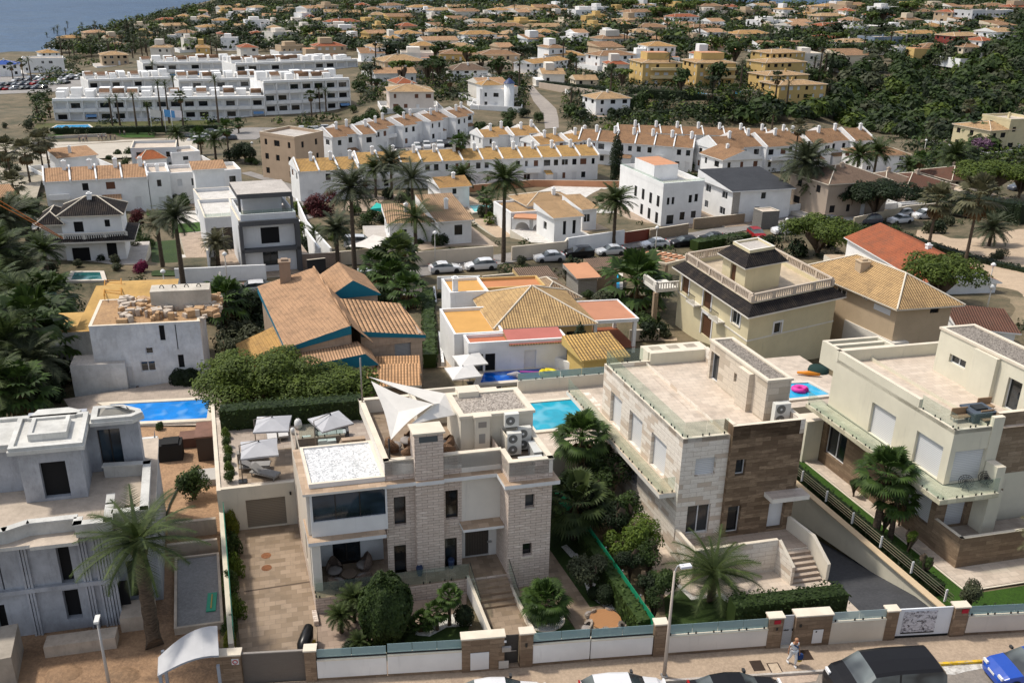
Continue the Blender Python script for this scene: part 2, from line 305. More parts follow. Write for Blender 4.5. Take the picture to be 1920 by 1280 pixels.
    def build(s,name,parent=None,label=None,cat=None,group=None,kind=None,at=None,uv=True):
        if not s.f: return None
        if parent is not None: o0=org(parent)
        elif at is not None: o0=Vector(at)
        else:
            n=len(s.v); o0=Vector((sum(v.x for v in s.v)/n,sum(v.y for v in s.v)/n,min(v.z for v in s.v)))
        me=bpy.data.meshes.new(name); me.from_pydata([v-o0 for v in s.v],[],s.f)
        for mm in s.mats: me.materials.append(mm)
        me.polygons.foreach_set('material_index',s.mi); me.polygons.foreach_set('use_smooth',s.sm)
        if uv:
            ul=me.uv_layers.new(name='UV'); data=[0.0]*(2*len(me.loops)); V=s.v
            for p in me.polygons:
                nn=p.normal
                if abs(nn.z)>.985: t=s.t; bb=Vector((-t.y,t.x,0))
                else:
                    t=Vector((-nn.y,nn.x,0)).normalized(); bb=nn.cross(t)
                for li in p.loop_indices:
                    q=V[me.loops[li].vertex_index]; data[2*li]=q.dot(t); data[2*li+1]=q.dot(bb)
            ul.data.foreach_set('uv',data)
        me.update()
        o=bpy.data.objects.new(name,me); COL.objects.link(o)
        if parent is not None: o.parent=parent
        else: o.location=o0
        return tag(o,label,cat,group,kind)
def inset(poly,d):
    n=len(poly); out=[]
    for i in range(n):
        p0=Vector(poly[i-1][:2]); p=Vector(poly[i][:2]); p1=Vector(poly[(i+1)%n][:2])
        d0=(p-p0).normalized(); d1=(p1-p).normalized(); n0=Vector((-d0.y,d0.x)); n1=Vector((-d1.y,d1.x))
        b=(n0+n1); k=max(.3,1+n0.dot(n1)); q=p+b*(d/k); out.append(Vector((q.x,q.y,0)))
    return out
def wallpix(A,B,px,py):     # where a photo pixel falls on the upright plane through A and B: (s along, z)
    A=Vector((A[0],A[1],0)); B=Vector((B[0],B[1],0)); d=(B-A).normalized(); n=Vector((-d.y,d.x,0)); r=ray(px,py); o=Vector((0,0,H))
    t=(A-o).dot(n)/r.dot(n); q=o+r*t; return (q-A).dot(d),q.z
def op(A,B,x0,y0,x1,y1,kind='glass'):
    s0,z1=wallpix(A,B,x0,y0); s1,z0=wallpix(A,B,x1,y1); return (min(s0,s1),max(s0,s1),min(z0,z1),max(z0,z1),kind)
def wallface(m,A,B,z0,z1,ops,mat,dep=.16,rev=None):
    A=Vector((A[0],A[1],0)); B=Vector((B[0],B[1],0)); Ln=(B-A).length; d=(B-A)/Ln; inn=Vector((-d.y,d.x,0))*dep; rev=rev or mat
    ops=[(max(.02,o[0]),min(Ln-.02,o[1]),max(z0+.0,o[2]),min(z1-.02,o[3])) for o in ops]
    ops=[o for o in ops if o[1]-o[0]>.05 and o[3]-o[2]>.05]
    S=sorted(set([0,Ln]+[x for o in ops for x in o[:2]])); Z=sorted(set([z0,z1]+[x for o in ops for x in o[2:4]]))
    def pt(s_,z): q=A+d*s_; return Vector((q.x,q.y,z))
    for i in range(len(S)-1):
        k=0
        while k<len(Z)-1:
            sm=(S[i]+S[i+1])/2
            def hole(kk): zm=(Z[kk]+Z[kk+1])/2; return any(o[0]<sm<o[1] and o[2]<zm<o[3] for o in ops)
            if hole(k): k+=1; continue
            e=k
            while e+1<len(Z)-1 and not hole(e+1): e+=1
            m.face([pt(S[i],Z[k]),pt(S[i+1],Z[k]),pt(S[i+1],Z[e+1]),pt(S[i],Z[e+1])],mat); k=e+1
    for o in ops:
        a,b,c,e=pt(o[0],o[2]),pt(o[1],o[2]),pt(o[1],o[3]),pt(o[0],o[3])
        for p,q in ((a,b),(b,c),(c,e),(e,a)): m.face([q,p,p+inn,q+inn],rev)
def window(parent,A,B,o,dep=.16,kind=None,frame=None,glass=None,sill=False,name=None):
    A=Vector((A[0],A[1],0)); B=Vector((B[0],B[1],0)); d=(B-A).normalized(); inn=Vector((-d.y,d.x,0)); s0,s1,z0,z1=o[:4]; kind=kind or (o[4] if len(o)>4 else 'glass')
    def pt(s_,z,k): q=A+d*s_+inn*k; return Vector((q.x,q.y,z))
    def slab(m,a,b,c,e,k0,k1,mat):
        m.prism([pt(a,0,k0),pt(b,0,k0),pt(b,0,k1),pt(a,0,k1)],c,e,mat,None,True)
    m=M(math.degrees(math.atan2(d.y,d.x)))
    if kind in('shutter','door','garage','bshutter','wooddoor','greyshut'):
        mat={'shutter':SHUT,'door':FRAMEW,'garage':mk('shutter',(.26,.225,.18)),'bshutter':mk('shutter',(.16,.07,.04)),'wooddoor':mk('board',(.13,.06,.03),s=-3),'greyshut':mk('shutter',(.34,.35,.36))}[kind]
        m.face([pt(s0,z0,dep),pt(s1,z0,dep),pt(s1,z1,dep),pt(s0,z1,dep)],mat)
        nm={'shutter':'shutter','bshutter':'shutter','greyshut':'shutter','door':'door','wooddoor':'door','garage':'garage_door'}[kind]
        return m.build(name or nm,parent)
    if kind=='hole':
        m.face([pt(s0,z0,dep),pt(s1,z0,dep),pt(s1,z1,dep),pt(s0,z1,dep)],mk('paint',(.012,.012,.013),rough=.9)); return m.build(name or 'opening',parent)
    g=glass or GLASSD; m.face([pt(s0,z0,dep),pt(s1,z0,dep),pt(s1,z1,dep),pt(s0,z1,dep)],g)
    fr=frame or FRAMED; fw=.05
    if s1-s0>.3 and kind!='plain':
        slab(m,s0,s1,z0,z0+fw,dep-.05,dep+.01,fr); slab(m,s0,s1,z1-fw,z1,dep-.05,dep+.01,fr); slab(m,s0,s0+fw,z0+fw,z1-fw,dep-.05,dep+.01,fr); slab(m,s1-fw,s1,z0+fw,z1-fw,dep-.05,dep+.01,fr)
        if s1-s0>1.1:
            k=max(2,round((s1-s0)/1.3)) if kind!='two' else 2
            for i in range(1,k): x=s0+(s1-s0)*i/k; slab(m,x-.03,x+.03,z0+fw,z1-fw,dep-.05,dep+.01,fr)
    o2=m.build(name or 'window',parent)
    if sill:
        q=M(math.degrees(math.atan2(d.y,d.x))); q.prism([pt(s0-.08,0,-.08),pt(s1+.08,0,-.08),pt(s1+.08,0,.0),pt(s0-.08,0,.0)],z0-.07,z0,COPING,None,True); q.build('sill',o2)
    return o2
def copytree(o,loc,rotz=0,scale=None,label=None,parent=None):
    c=o.copy(); COL.objects.link(c); c.parent=parent
    if parent is None: c.location=loc; c.rotation_euler=(0,0,rotz)
    if scale is not None and parent is None: c.scale=(scale,scale,scale) if not hasattr(scale,'__len__') else scale
    if label: c['label']=label
    for ch in KIDS.get(o.name,()): copytree(ch,None,parent=c)
    return c
KIDS={}
def proto_done(root):
    def rec(o):
        KIDS[o.name]=[c for c in bpy.data.objects if c.parent==o]
        for c in KIDS[o.name]: rec(c)
    rec(root)
# ================================================================ terrain, sea, streets
FA=Fr(P(950,1075,1.0)); FB=Fr(P(1348.4,1005,1.3)); FC=Fr(P(1791.7,1060,0))
RAMPQ=[FB(4.9,-7.6),FB(9.3,-8.0),FB(9.3,14.5),FB(4.9,14.5)]
def inpoly(x,y,poly):
    c=False; n=len(poly)
    for i in range(n):
        a=poly[i]; b=poly[i-1]
        if (a[1]>y)!=(b[1]>y) and x<(b[0]-a[0])*(y-a[1])/(b[1]-a[1])+a[0]: c=not c
    return c
RQ=inset(RAMPQ,-.3)
def terrain():
    NU,NV=170,230; vs=[]; fs=[]
    for j in range(NV+1):
        y=math.exp(math.log(26)+(math.log(1900)-math.log(26))*j/NV)
        for i in range(NU+1):
            u=-1.15+2.3*i/NU; x=u*y-(0 if y<200 else 0)
            z=T(x,y)-.03
            if y<75 and inpoly(x,y,RQ): z-=4.5
            vs.append((x,y,z))
    for j in range(NV):
        for i in range(NU):
            a=j*(NU+1)+i; fs.append((a,a+1,a+NU+2,a+NU+1))
    me=bpy.data.meshes.new('ground'); me.from_pydata(vs,[],fs); me.materials.append(mk('ground',(.19,.145,.09),(.03,.038,.017),s=3.0)); me.polygons.foreach_set('use_smooth',[True]*len(fs))
    o=bpy.data.objects.new('ground',me); COL.objects.link(o); tag(o,kind='structure')
terrain()
m=M(); m.face([(-9000,100,-26),(9000,100,-26),(9000,16000,-26),(-9000,16000,-26)],mk('sea',(.035,.075,.14),(.06,.11,.18))); m.build('sea',kind='structure')
def sheet(name,pts,mat,z=None,kind='structure',d1=14.0,thick=.0,lift=.0,**k):
    """pts: photo pixels; z None -> drape corners on the terrain"""
    m=M(d1); q=[]
    for a in pts:
        if len(a)==2 and z is not None: q.append(P(a[0],a[1],z))
        elif len(a)==2: v=G(*a); v.z+=lift; q.append(v)
        else: q.append(Vector(a))
    m.face(q,mat)
    if m.v[0] is not None:
        n=(q[1]-q[0]).cross(q[2]-q[1])
        if n.z<0: m.f=[tuple(reversed(m.f[0]))]
    if thick:
        n=len(q); qq=q if not (q[1]-q[0]).cross(q[2]-q[1]).z<0 else q[::-1]
        for i in range(n):
            a=qq[i]; b=qq[(i+1)%n]; m.face([a-Vector((0,0,thick)),b-Vector((0,0,thick)),b,a],mat)
    return m.build(name,kind=kind,**k)
def strip(name,left,right,mat,lift=.03,sub=12,kind='structure'):
    """road between two pixel polylines, draped"""
    m=M()
    def samp(pl,t):
        n=len(pl)-1; f=min(n-1e-6,t*n); i=int(f); r=f-i
        return (pl[i][0]+(pl[i+1][0]-pl[i][0])*r,pl[i][1]+(pl[i+1][1]-pl[i][1])*r)
    K=sub*(len(left)-1); row=[]
    for k in range(K+1):
        a=G(*samp(left,k/K)); b=G(*samp(right,k/K)); r=[]
        for j in range(5):
            q=a.lerp(b,j/4); r.append(Vector((q.x,q.y,T(q.x,q.y)+lift)))
        row.append(r)
    for k in range(K):
        for j in range(4):
            f=[row[k][j],row[k][j+1],row[k+1][j+1],row[k+1][j]]
            if (f[1]-f[0]).cross(f[2]-f[1]).z<0: f=f[::-1]
            m.face(f,mat)
    return m.build(name,kind=kind)
SB=[(-200,1326),(411,1291),(600,1280),(867,1263.6),(1080,1245),(1432,1219),(1660,1203),(1920,1188),(2400,1165)]
def sby(x):
    for i in range(len(SB)-1):
        if SB[i][0]<=x<=SB[i+1][0]:
            t=(x-SB[i][0])/(SB[i+1][0]-SB[i][0]); return SB[i][1]+t*(SB[i+1][1]-SB[i][1])
def SW(x,z=0.0): return P(x,sby(x),z)
KB=[(-200,1372),(411,1334),(900,1304),(1200,1279),(1448,1264),(1537,1258),(1735,1246),(1856,1238),(1920,1234),(2400,1208)]
def kby(x):
    for i in range(len(KB)-1):
        if KB[i][0]<=x<=KB[i+1][0]:
            t=(x-KB[i][0])/(KB[i+1][0]-KB[i][0]); return KB[i][1]+t*(KB[i+1][1]-KB[i][1])
def streets():
    m=M(7); side=mk('pave',(.43,.33,.24),(.31,.235,.17)); xs=[-200,100,411,600,867,1080,1250,1432,1537,1660,1800,1920,2150,2400]
    for i in range(len(xs)-1):
        a,b=xs[i],xs[i+1]; m.face([P(a,kby(a),.15),P(b,kby(b),.15),P(b,sby(b)-6,.15),P(a,sby(a)-6,.15)],side)
    m.build('pavement',kind='structure')
    m=M(7); kc=mk('concrete',(.50,.46,.42),(.38,.34,.30)); ky=mk('streaks',(.75,.47,.02),(.42,.36,.30))
    for i in range(len(xs)-1):
        a,b=xs[i],xs[i+1]
        for (a,b,k_) in ([(a,b,kc)] if not(a==1660) else [(1660,1735,kc),(1735,1800,ky)]) if a!=1800 else [(1800,1862,ky),(1862,1920,kc)]:
            p,q=P(a,kby(a),.155),P(b,kby(b),.155); m.bar(p,q,.14,.15,-.02,.157,k_)
    m.build('kerb',kind='structure')
    m=M(7); rd=mk('asphalt',(.27,.235,.20),(.19,.17,.15))
    far=[P(x,kby(x),.012) for x in (-200,600,1200,1735,2400)]; near=[Vector((p.x+1.5,p.y-14,.012)) for p in far]
    for i in range(len(far)-1): m.face([near[i],near[i+1],far[i+1],far[i]],rd)
    m.build('road',kind='structure')
    wt=mk('streaks',(.62,.60,.56),(.30,.27,.24))
    sheet('road_marking',[(1740,1250),(1850,1241),(1846,1252),(1810,1258),(1790,1264),(1745,1262)],wt,z=.022)
    sheet('road_marking',[(1448,1268),(1536,1262),(1530,1276),(1455,1285)],mk('concrete',(.48,.38,.30),(.36,.27,.21)),z=.02)
    for (x,y,ww,hh) in ((1420,1247,1,1),(1510,1227,1,1)):
        m=M(7); p=P(x,y,.152); m.box((p.x,p.y,.152),.62,.75,.006,mk('metal',(.10,.07,.055))); m.build('drain_cover',label='dark rusty iron drain cover set in the pavement '+('next to the walking man' if x==1510 else 'near the black sedan'),cat='manhole cover',group='covers in the pavement')
    m=M(7); p=P(1453,1252,.152); m.box((p.x,p.y,.152),.62,.8,.004,mk('metal',(.10,.07,.055))); m.box((p.x,p.y,.156),.5,.68,.006,mk('pave',(.5,.4,.3),(.4,.3,.2))); m.build('access_cover',label='pale tiled access cover with dark rim in the pavement near the kerb',cat='manhole cover',group='covers in the pavement')
    for x,y in((857,1277),(985,1270),(1010,1305)):
        m=M(7); p=P(x,y,.152); m.box((p.x,p.y,.152),.6,.6,.005,mk('pave',(.36,.27,.2),(.27,.2,.15))); m.build('access_cover',label='faint square access cover in the pavement '+{857:'by the pillar left of the grey gate',985:'in front of the grey pedestrian gate',1010:'beside the white car roof'}[x],cat='manhole cover',group='covers in the pavement')
streets()
# ---------------------------------------------------------------- street front wall of the villas
def swall():
    hW,hG=1.5,2.1
    def seg(x0,x1,hw,hg,panelmat,label,cap=COPING,brown=True,glass=RAILG,clips=False,basez=.12):
        a,b=SW(x0),SW(x1); root=thing('garden_wall',label,'wall',a,'garden walls along the street')
        m=M(7); m.bar(a,b,.22,0,0,.42,WALLBROWN); m.build('base_course',root)
        d=(b-a).normalized(); n=Vector((-d.y,d.x,0)); o=-.03
        m=M(7); m.bar(a+n*o,b+n*o,.25,0,.34 if brown else .15,hw-.06,panelmat); m.build('wall',root)
        m=M(7); m.bar(a+n*(o-.03),b+n*(o-.03),.32,0,hw-.058,hw,cap); m.build('coping',root)
        L=(b-a).length; k=max(1,round(L/1.35))
        if clips:
            m=M(7)
            for i in range(k):
                for f in(.15,.85):
                    q=a+d*(L*(i+f)/k)+n*.04; m.box((q.x,q.y,hw),.06,.06,.12,DARKM)
            m.build('clamps',root)
        else:
            m=M(7); m.bar(a+n*.05,b+n*.05,.05,0,hw+.002,hw+.09,DARKM); m.build('rail_channel',root)
        for i in range(k):
            m=M(7); m.bar(a+d*(L*i/k+.01)+n*.06,a+d*(L*(i+1)/k-.01)+n*.06,.02,0,hw+(.05 if clips else .09),hg,glass); m.build('glass_panel',root)
        return root
    def pillar(x0,x1,h,label,dep=.45,group='stone pillars in the street wall'):
        a,b=SW(x0),SW(x1); d=(b-a).normalized(); n=Vector((-d.y,d.x,0)); root=thing('pillar',label,'pillar',a,group)
        m=M(7); m.bar(a-n*.06,b-n*.06,dep,0,0,h-.08,WALLBROWN); m.build('shaft',root); m=M(7); m.bar(a-n*.1-d*.05,b-n*.1+d*.05,dep+.09,0,h-.078,h,COPING); m.build('cap',root); return root,a,b,d,n
    def plate(a,b,d,n,s0,s1,z0,z1,mat,name,parent,off=-.075,th=.03):
        m=M(7); m.bar(a+d*s0+n*(off-th+.0),a+d*s1+n*(off-th),th,0,z0,z1,mat); return m.build(name,parent)
    wm=mk('plaster',(.78,.77,.75))
    seg(597,726,1.45,2.02,wm,'low white street wall with blue-green glass top, next to the grey driveway gate')
    seg(728,866,1.5,2.12,wm,'low white street wall with glass top, left of the brown meter box block')
    seg(997,1104,1.53,2.15,wm,'low white street wall with glass top, between grey pedestrian gate and fan palm')
    seg(1106,1221,1.5,2.12,wm,'low white street wall with glass top in front of the round wooden table')
    seg(1246,1434,1.4,2.03,mk('plaster',(.74,.69,.63)),'long cream street wall with glass top in front of the dark clipped hedge',clips=True)
    seg(1551,1653,1.55,2.12,mk('plaster',(.70,.64,.54)),'cream street wall with pale glass between the brown block and the picture gate',clips=True,brown=False,glass=mk('railglass',(.55,.66,.66),(.75,.85,.85),s=.6))
    seg(1806,2060,1.42,2.0,mk('plaster',(.66,.60,.53)),'cream street wall with teal glass at the far right, in front of the lawn hedge',clips=True)
    p,a,b,d,n=pillar(945-79,945,2.25,'wide brown stone block with mailbox and white meter boxes beside the grey pedestrian gate',.5)
    plate(a,b,d,n,.42,1.35,.3,1.35,FRAMEW,'meter_box',p); plate(a,b,d,n,1.85,2.35,.25,.7,mk('paint',(.6,.57,.52)),'vent_plate',p); plate(a,b,d,n,2.0,2.45,1.35,1.62,STEEL,'mailbox',p,th=.12)
    plate(a,b,d,n,2.1,2.22,1.85,1.97,FRAMEW,'house_number',p)
    p,a,b,d,n=pillar(974,998,2.3,'narrow brown stone pillar right of the grey pedestrian gate'); plate(a,b,d,n,.25,.36,1.45,1.68,DARKM,'intercom',p)
    root=thing('pedestrian_gate','dark grey flat metal pedestrian gate with bright handle between brown pillars','gate',SW(946)); m=M(7); a=SW(946);b=SW(973);d=(b-a).normalized();n=Vector((-d.y,d.x,0)); m.bar(a+n*.3,b+n*.3,.05,0,.2,1.95,mk('board',(.10,.09,.08),s=5)); m.build('leaf_panel',root); m=M(7); m.bar(a+n*.22+d*.25,a+n*.22+d*.62,.03,0,1.0,1.05,STEEL); m.build('handle',root); m=M(7); m.bar(a+n*.0,b+n*.0,.5,0,.0,.2,WALLBROWN,LEDGE); m.build('doorstep',root)
    pillar(1223,1245,2.25,'brown stone pillar behind the leaning street lamp, where the green fence ends')
    p,a,b,d,n=pillar(1434,1461,2.15,'brown stone pillar with red plate, left of the white pedestrian gate'); plate(a,b,d,n,.25,.6,1.75,1.98,mk('paint',(.42,.01,.03)),'red_plate',p); plate(a,b,d,n,.4,.5,1.35,1.5,DARKM,'intercom',p)
    p,a,b,d,n=pillar(1484,1551,2.15,'wide brown stone block with white meter boxes right of the white pedestrian gate',.55); plate(a,b,d,n,1.0,1.55,.35,1.2,FRAMEW,'meter_box',p); plate(a,b,d,n,1.12,1.2,1.05,1.15,DARKM,'meter_window',p,off=-.106,th=.006); plate(a,b,d,n,.2,.32,1.45,1.62,DARKM,'intercom',p)
    root=thing('pedestrian_gate','white metal pedestrian gate with a small dark name, beside the red plate','gate',SW(1462)); m=M(7); a=SW(1462);b=SW(1483);d=(b-a).normalized();n=Vector((-d.y,d.x,0)); m.bar(a+n*.15,b+n*.15,.05,0,.18,2.05,mk('board',(.66,.68,.70),s=-8)); m.build('leaf_panel',root)
    m=M(7); m.bar(a+n*.08+d*.55,a+n*.08+d*.6,.05,0,1.1,1.22,DARKM); m.build('handle',root)
    m=M(7)
    for i in range(6): m.bar(a+n*.12+d*(.12+.045*i),a+n*.12+d*(.15+.045*i),.02,0,1.1,1.1+.05+.015*(i%3),BLACKP)
    m.build('name_letters',root); m=M(7); m.bar(a-n*.1,b-n*.1,.6,0,0,.18,COPING); m.build('doorstep',root)
    p,a,b,d,n=pillar(1653,1674,2.1,'brown stone pillar left of the gate with the town picture')
    p,a,b,d,n=pillar(1778,1804,2.1,'brown stone pillar with red plate right of the gate with the town picture'); plate(a,b,d,n,.35,.7,1.7,1.95,mk('paint',(.42,.01,.03)),'red_plate',p)
    a=SW(1675);b=SW(1777);d=(b-a).normalized();n=Vector((-d.y,d.x,0)); root=thing('sliding_gate','white metal sliding gate carrying a wide grey and white print of a town','gate',a)
    m=M(7); m.bar(a+n*.1,b+n*.1,.08,0,.28,2.0,mk('plaster',(.74,.76,.79))); m.build('gate_panel',root); L=(b-a).length
    m=M(7); m.bar(a+n*.12,b+n*.12,.06,0,.05,.28,DARKM); m.build('bottom_rail',root)
    mt,t,bb=nmat('town_print'); g=uvn(t); v=N(t,"ShaderNodeTexVoronoi"); v.inputs['Scale'].default_value=7; v.distance='CHEBYCHEV'; t.links.new(mapv(t,g,(1,1.6,1)),v.inputs['Vector']); nn=noi(t,g,4,6,.8)
    f=mix(t,ramp(t,v.outputs['Color'],.3,.75),(.03,.03,.05),(.62,.62,.66)); f=mix(t,ramp(t,nn,.45,.55),f,(.55,.55,.6)); t.links.new(f,bb.inputs['Base Color'])
    m=M(7); m.bar(a+n*.075+d*.35,a+n*.075+d*(L*.72),.02,0,.5,1.85,mt); m.build('printed_panel',root); m=M(7); m.bar(a+n*.07+d*.35,a+n*.07+d*(L*.72),.025,0,.42,.498,BLACKP); m.build('print_border',root)
    m=M(7); m.bar(a+n*.065+d*(L*.36),a+n*.065+d*(L*.46),.01,0,1.12,1.3,mk('paint',(.6,.6,.64))); m.build('label_oval',root)
    m=M(7)
    for i in range(5): m.bar(a+n*.055+d*(L*.37+.075*i),a+n*.055+d*(L*.37+.075*i+.05),.008,0,1.18,1.25+.02*(i%2),BLACKP)
    m.build('label_letters',root)
    # left: driveway gate
    pillar(411,457,2.1,'brown stone pillar with a small red round sign, left of the grey driveway gate'); p,a,b,d,n=pillar(575,596,2.1,'brown stone pillar right of the grey driveway gate')
    a=SW(418); b=SW(448); d=(b-a).normalized(); n=Vector((-d.y,d.x,0)); 
    q=a+d*.75+n*-.07; m=M(7); m.bar(q-d*.17,q+d*.17,.02,0,1.5,1.84,FRAMEW); o=m.build('warning_sign',label='small white plate with a red ring on the pillar by the driveway gate',cat='sign')
    m=M(7); m.tube([q-n*.025+d*(.11*math.cos(k*math.pi/8))+Vector((0,0,1.67+.11*math.sin(k*math.pi/8))) for k in range(17)],.02,mk('paint',(.6,.02,.02)),5,False); m.build('red_ring',o)
    a=SW(458);b=SW(574);d=(b-a).normalized();n=Vector((-d.y,d.x,0)); root=thing('driveway_gate','wide grey-brown slatted driveway gate at the bottom edge left of the villa','gate',a); m=M(7); m.bar(a+n*.15,b+n*.15,.06,0,.08,1.9,mk('board',(.20,.17,.145),s=4)); m.build('gate_panel',root); m=M(7); m.bar(a+n*.12,b+n*.12,.12,0,1.902,1.96,mk('paint',(.3,.27,.24))); m.build('top_rail',root)
swall()
# ================================================================ villas along the street
def wallset(root,poly,z0,z1,mat,ops=None,name='wall',top=None,dep=.16,sill=False,frame=None,closed=True,glass=None,d1=14,skip=()):
    """closed outline (counter-clockwise) with openings per side; adds windows as parts"""
    m=M(d1); ops=ops or {}; n=len(poly)
    for i in range(n):
        if i in skip: continue
        wallface(m,poly[i],poly[(i+1)%n],z0,z1,ops.get(i,[]),mat,dep)
    if closed: m.face([(p[0],p[1],z1) for p in poly],top or mat)
    w_=m.build(name,root)
    for i,L in ops.items():
        for o in L: window(root,poly[i],poly[(i+1)%n],o,dep,frame=frame,sill=sill,glass=glass)
    return w_
def rail(root,pts,z,h=1.0,mat=None,panel=1.3,clamp=True,closed=False,name='glass_panel'):
    mat=mat or RAIL
    for i in range(len(pts)-1):
        a,b=Vector((*pts[i][:2],0)),Vector((*pts[i+1][:2],0)); d=b-a; L=d.length; d/=L; n=Vector((-d.y,d.x,0)); k=max(1,round(L/panel)); mc=M()
        for j in range(k):
            m=M(); m.bar(a+d*(L*j/k+.012),a+d*(L*(j+1)/k-.012),.018,0,z+.03,z+h,mat); m.build(name,root)
            for f in(.15,.85): q=a+d*(L*(j+f)/k); mc.box((q.x,q.y,z-.0),.07,.05,.13,DARKM)
        if clamp: mc.build('clamps',root)
def steps(root,fr,a0,a1,b0,b1,z0,z1,n,mat,side=None,name='steps'):
    """treads rising from b0 (z0) to b1 (z1)"""
    m=M()
    for i in range(n):
        za=z0+(z1-z0)*(i+1)/n; ba=b0+(b1-b0)*i/n
        m.prism(fr.rect(a0,a1,min(ba,b1),max(ba,b1)),z0-.3,za-.002*i,side or mat,mat)
    return m.build(name,root)
def acunit(loc,d1,label,h=1.3,w=.85,dp=.35,fans=2,group='air conditioning units on the flat roofs'):
    root=thing('air_conditioner',label,'air conditioner',loc,group); m=M(d1); x,y,z=loc
    m.box((x,y,z+.08),w,dp,h,mk('paint',(.70,.69,.64))); m.box((x,y,z),w*.8,dp*.7,.08,DARKM); m.build('casing',root)
    t=Vector((math.cos(R_(d1)),math.sin(R_(d1)),0)); u=Vector((-t.y,t.x,0))
    for i in range(fans):
        zc=z+.08+h*(i+.5)/fans; c=Vector((x,y,zc))-u*(dp/2+.005)-t*w*.12; m=M(d1)
        m.tube([c,c-u*.02],min(.33*w,h/fans*.42),mk('paint',(.16,.16,.15)),14,smooth=False); o=m.build('fan_grille',root)
        m=M(d1); m.tube([c-u*.021,c-u*.035],.07,FRAMEW,10,smooth=False); m.build('fan_hub',o)
    return root
def villa_a():
    f=FA; root=thing('villa','split stone villa with sail shades on its roof terrace and white pebble roof','house',f(-4,2,0))
    W=lambda *a,**k: wallset(root,*a,**k)
    # left wing: ground floor (garden room recessed), upper window box
    z0=0.0
    poly=f.rect(-10.45,-6.4,2.9,9.2); A,B=poly[0],poly[1]
    W(poly,1.0,4.1,mk('plaster',(.66,.68,.70)),{0:[(1.18,2.74,1.0,3.4,'two')]},name='garden_room_wall')
    m=M(); m.prism(f.rect(-10.66,-2.1,.0,9.2),0,1.0,STONE,TRAVFL); m.build('terrace_plinth',root)
    m=M(); m.bar(f(-10.66,9.2),f(-10.66,.4),.22,0,1.0,7.0,OFFW); 
    m.f=[];m.v=[];m.mi=[];m.sm=[]
    A,B=f(-10.66,9.2),f(-10.66,1.2)
    wallface(m,A,B,1.0,6.9,[(1.0,1.5,1.2,3.6),(5.6,6.1,1.2,3.6)],mk('plaster',(.66,.58,.48))); m.face([f(-10.66,1.2,1),f(-10.4,1.2,1),f(-10.4,1.2,6.9),f(-10.66,1.2,6.9)],OFFW); m.face([f(-10.4,1.2,1),f(-10.4,9.2,1),f(-10.4,9.2,6.9),f(-10.4,1.2,6.9)],OFFW); m.build('side_wall',root)
    window(root,A,B,(1.0,1.5,1.2,3.6),kind='plain'); window(root,A,B,(5.6,6.1,1.2,3.6),kind='plain')
    m=M(); m.prism(f.rect(-10.62,-10.15,.65,1.1),1.0,4.05,OFFW); m.build('column',root)
    m=M(); m.prism(f.rect(-10.78,-6.62,.42,2.88),4.08,4.3,mk('plaster',(.70,.71,.72)),LEDGE,True); m.build('canopy',root)
    poly=f.rect(-10.5,-6.42,.95,5.6); A,B=poly[0],poly[1]
    W(poly,4.3,7.0,mk('plaster',(.74,.74,.73)),{0:[(.12,3.98,5.22,6.85,'plain')],3:[(3.1,4.5,5.22,6.85,'plain')]},name='upper_wall',dep=.1,glass=GLASSB)
    m=M()
    for s_ in (1.3,2.6): q=A+(B-A).normalized()*s_; n=Vector((-(B-A).normalized().y,(B-A).normalized().x,0)); m.bar(q-n*-.06,q+(B-A).normalized()*.04+n*.06,.03,0,5.24,6.83,FRAMED)
    m.build('mullions',root)
    m=M(); m.prism(f.rect(-10.85,-6.45,.8,5.9),6.95,7.08,OFFW,LEDGE,True); m.build('roof_ledge',root)
    m=M(); m.ring(f.rect(-10.45,-6.42,1.35,5.62),.16,7.08,7.35,mk('plaster',(.74,.72,.69)),COPING); m.build('pebble_roof_kerb',root)
    m=M(); m.face([Vector((p.x,p.y,7.25)) for p in inset(f.rect(-10.45,-6.42,1.35,5.62),.15)],WHITEG); m.build('pebble_roof',root)
    # stone front
    poly=f.rect(-6.42,.0,1.4,9.4); A,B=poly[0],poly[1]
    pl=mk('plaster',(.76,.71,.63))
    o=[op(A,B,738,932,762,983),op(A,B,738.5,1023,763,1073),op(A,B,835,920,859,971),op(A,B,834,1010,857,1061)]
    m=M(); LA=f(-2.2,1.4); wallface(m,A,LA,1.0,8.2,o,STONE,.25); 
    wallface(m,LA,B,3.9,7.0,[],pl); wallface(m,LA,B,7.0,8.2,[],pl)
    m.face([f(-2.2,1.4,1),f(-2.2,2.0,1),f(-2.2,2.0,3.9),f(-2.2,1.4,3.9)],STONE); m.build('front_wall',root)
    for q in o: window(root,A,B,q,.25,kind='glass',frame=mk('paint',(.05,.035,.025)))
    m=M(); wallface(m,f(-2.2,2.0),f(.0,2.0),1.0,3.9,[(.35,1.75,1.0,3.35)],mk('plaster',(.72,.70,.66))); m.build('entrance_wall',root)
    dd=window(root,f(-2.2,2.0),f(.0,2.0),(.35,1.75,1.0,3.35),kind='plain',glass=mk('board',(.09,.075,.06),s=-2),name='front_door')
    m=M(); m.prism([f(-.55,1.9),f(-.3,1.9),f(-.3,2.0),f(-.55,2.0)],1.9,2.0,STEEL,None,True); m.build('handle',dd)
    m=M(); m.prism(f.rect(-2.35,-.02,.5,1.4),3.75,3.92,mk('plaster',(.72,.72,.71)),LEDGE,True); m.build('entrance_canopy',root)
    m=M(); m.prism(f.rect(-4.85,-3.3,1.04,1.4),1.0,8.2,STONE); m.build('pier',root)
    m=M(); m.prism(f.rect(-4.85,-3.3,1.04,2.1),8.2,9.85,STONE); c=m.build('chimney',root)
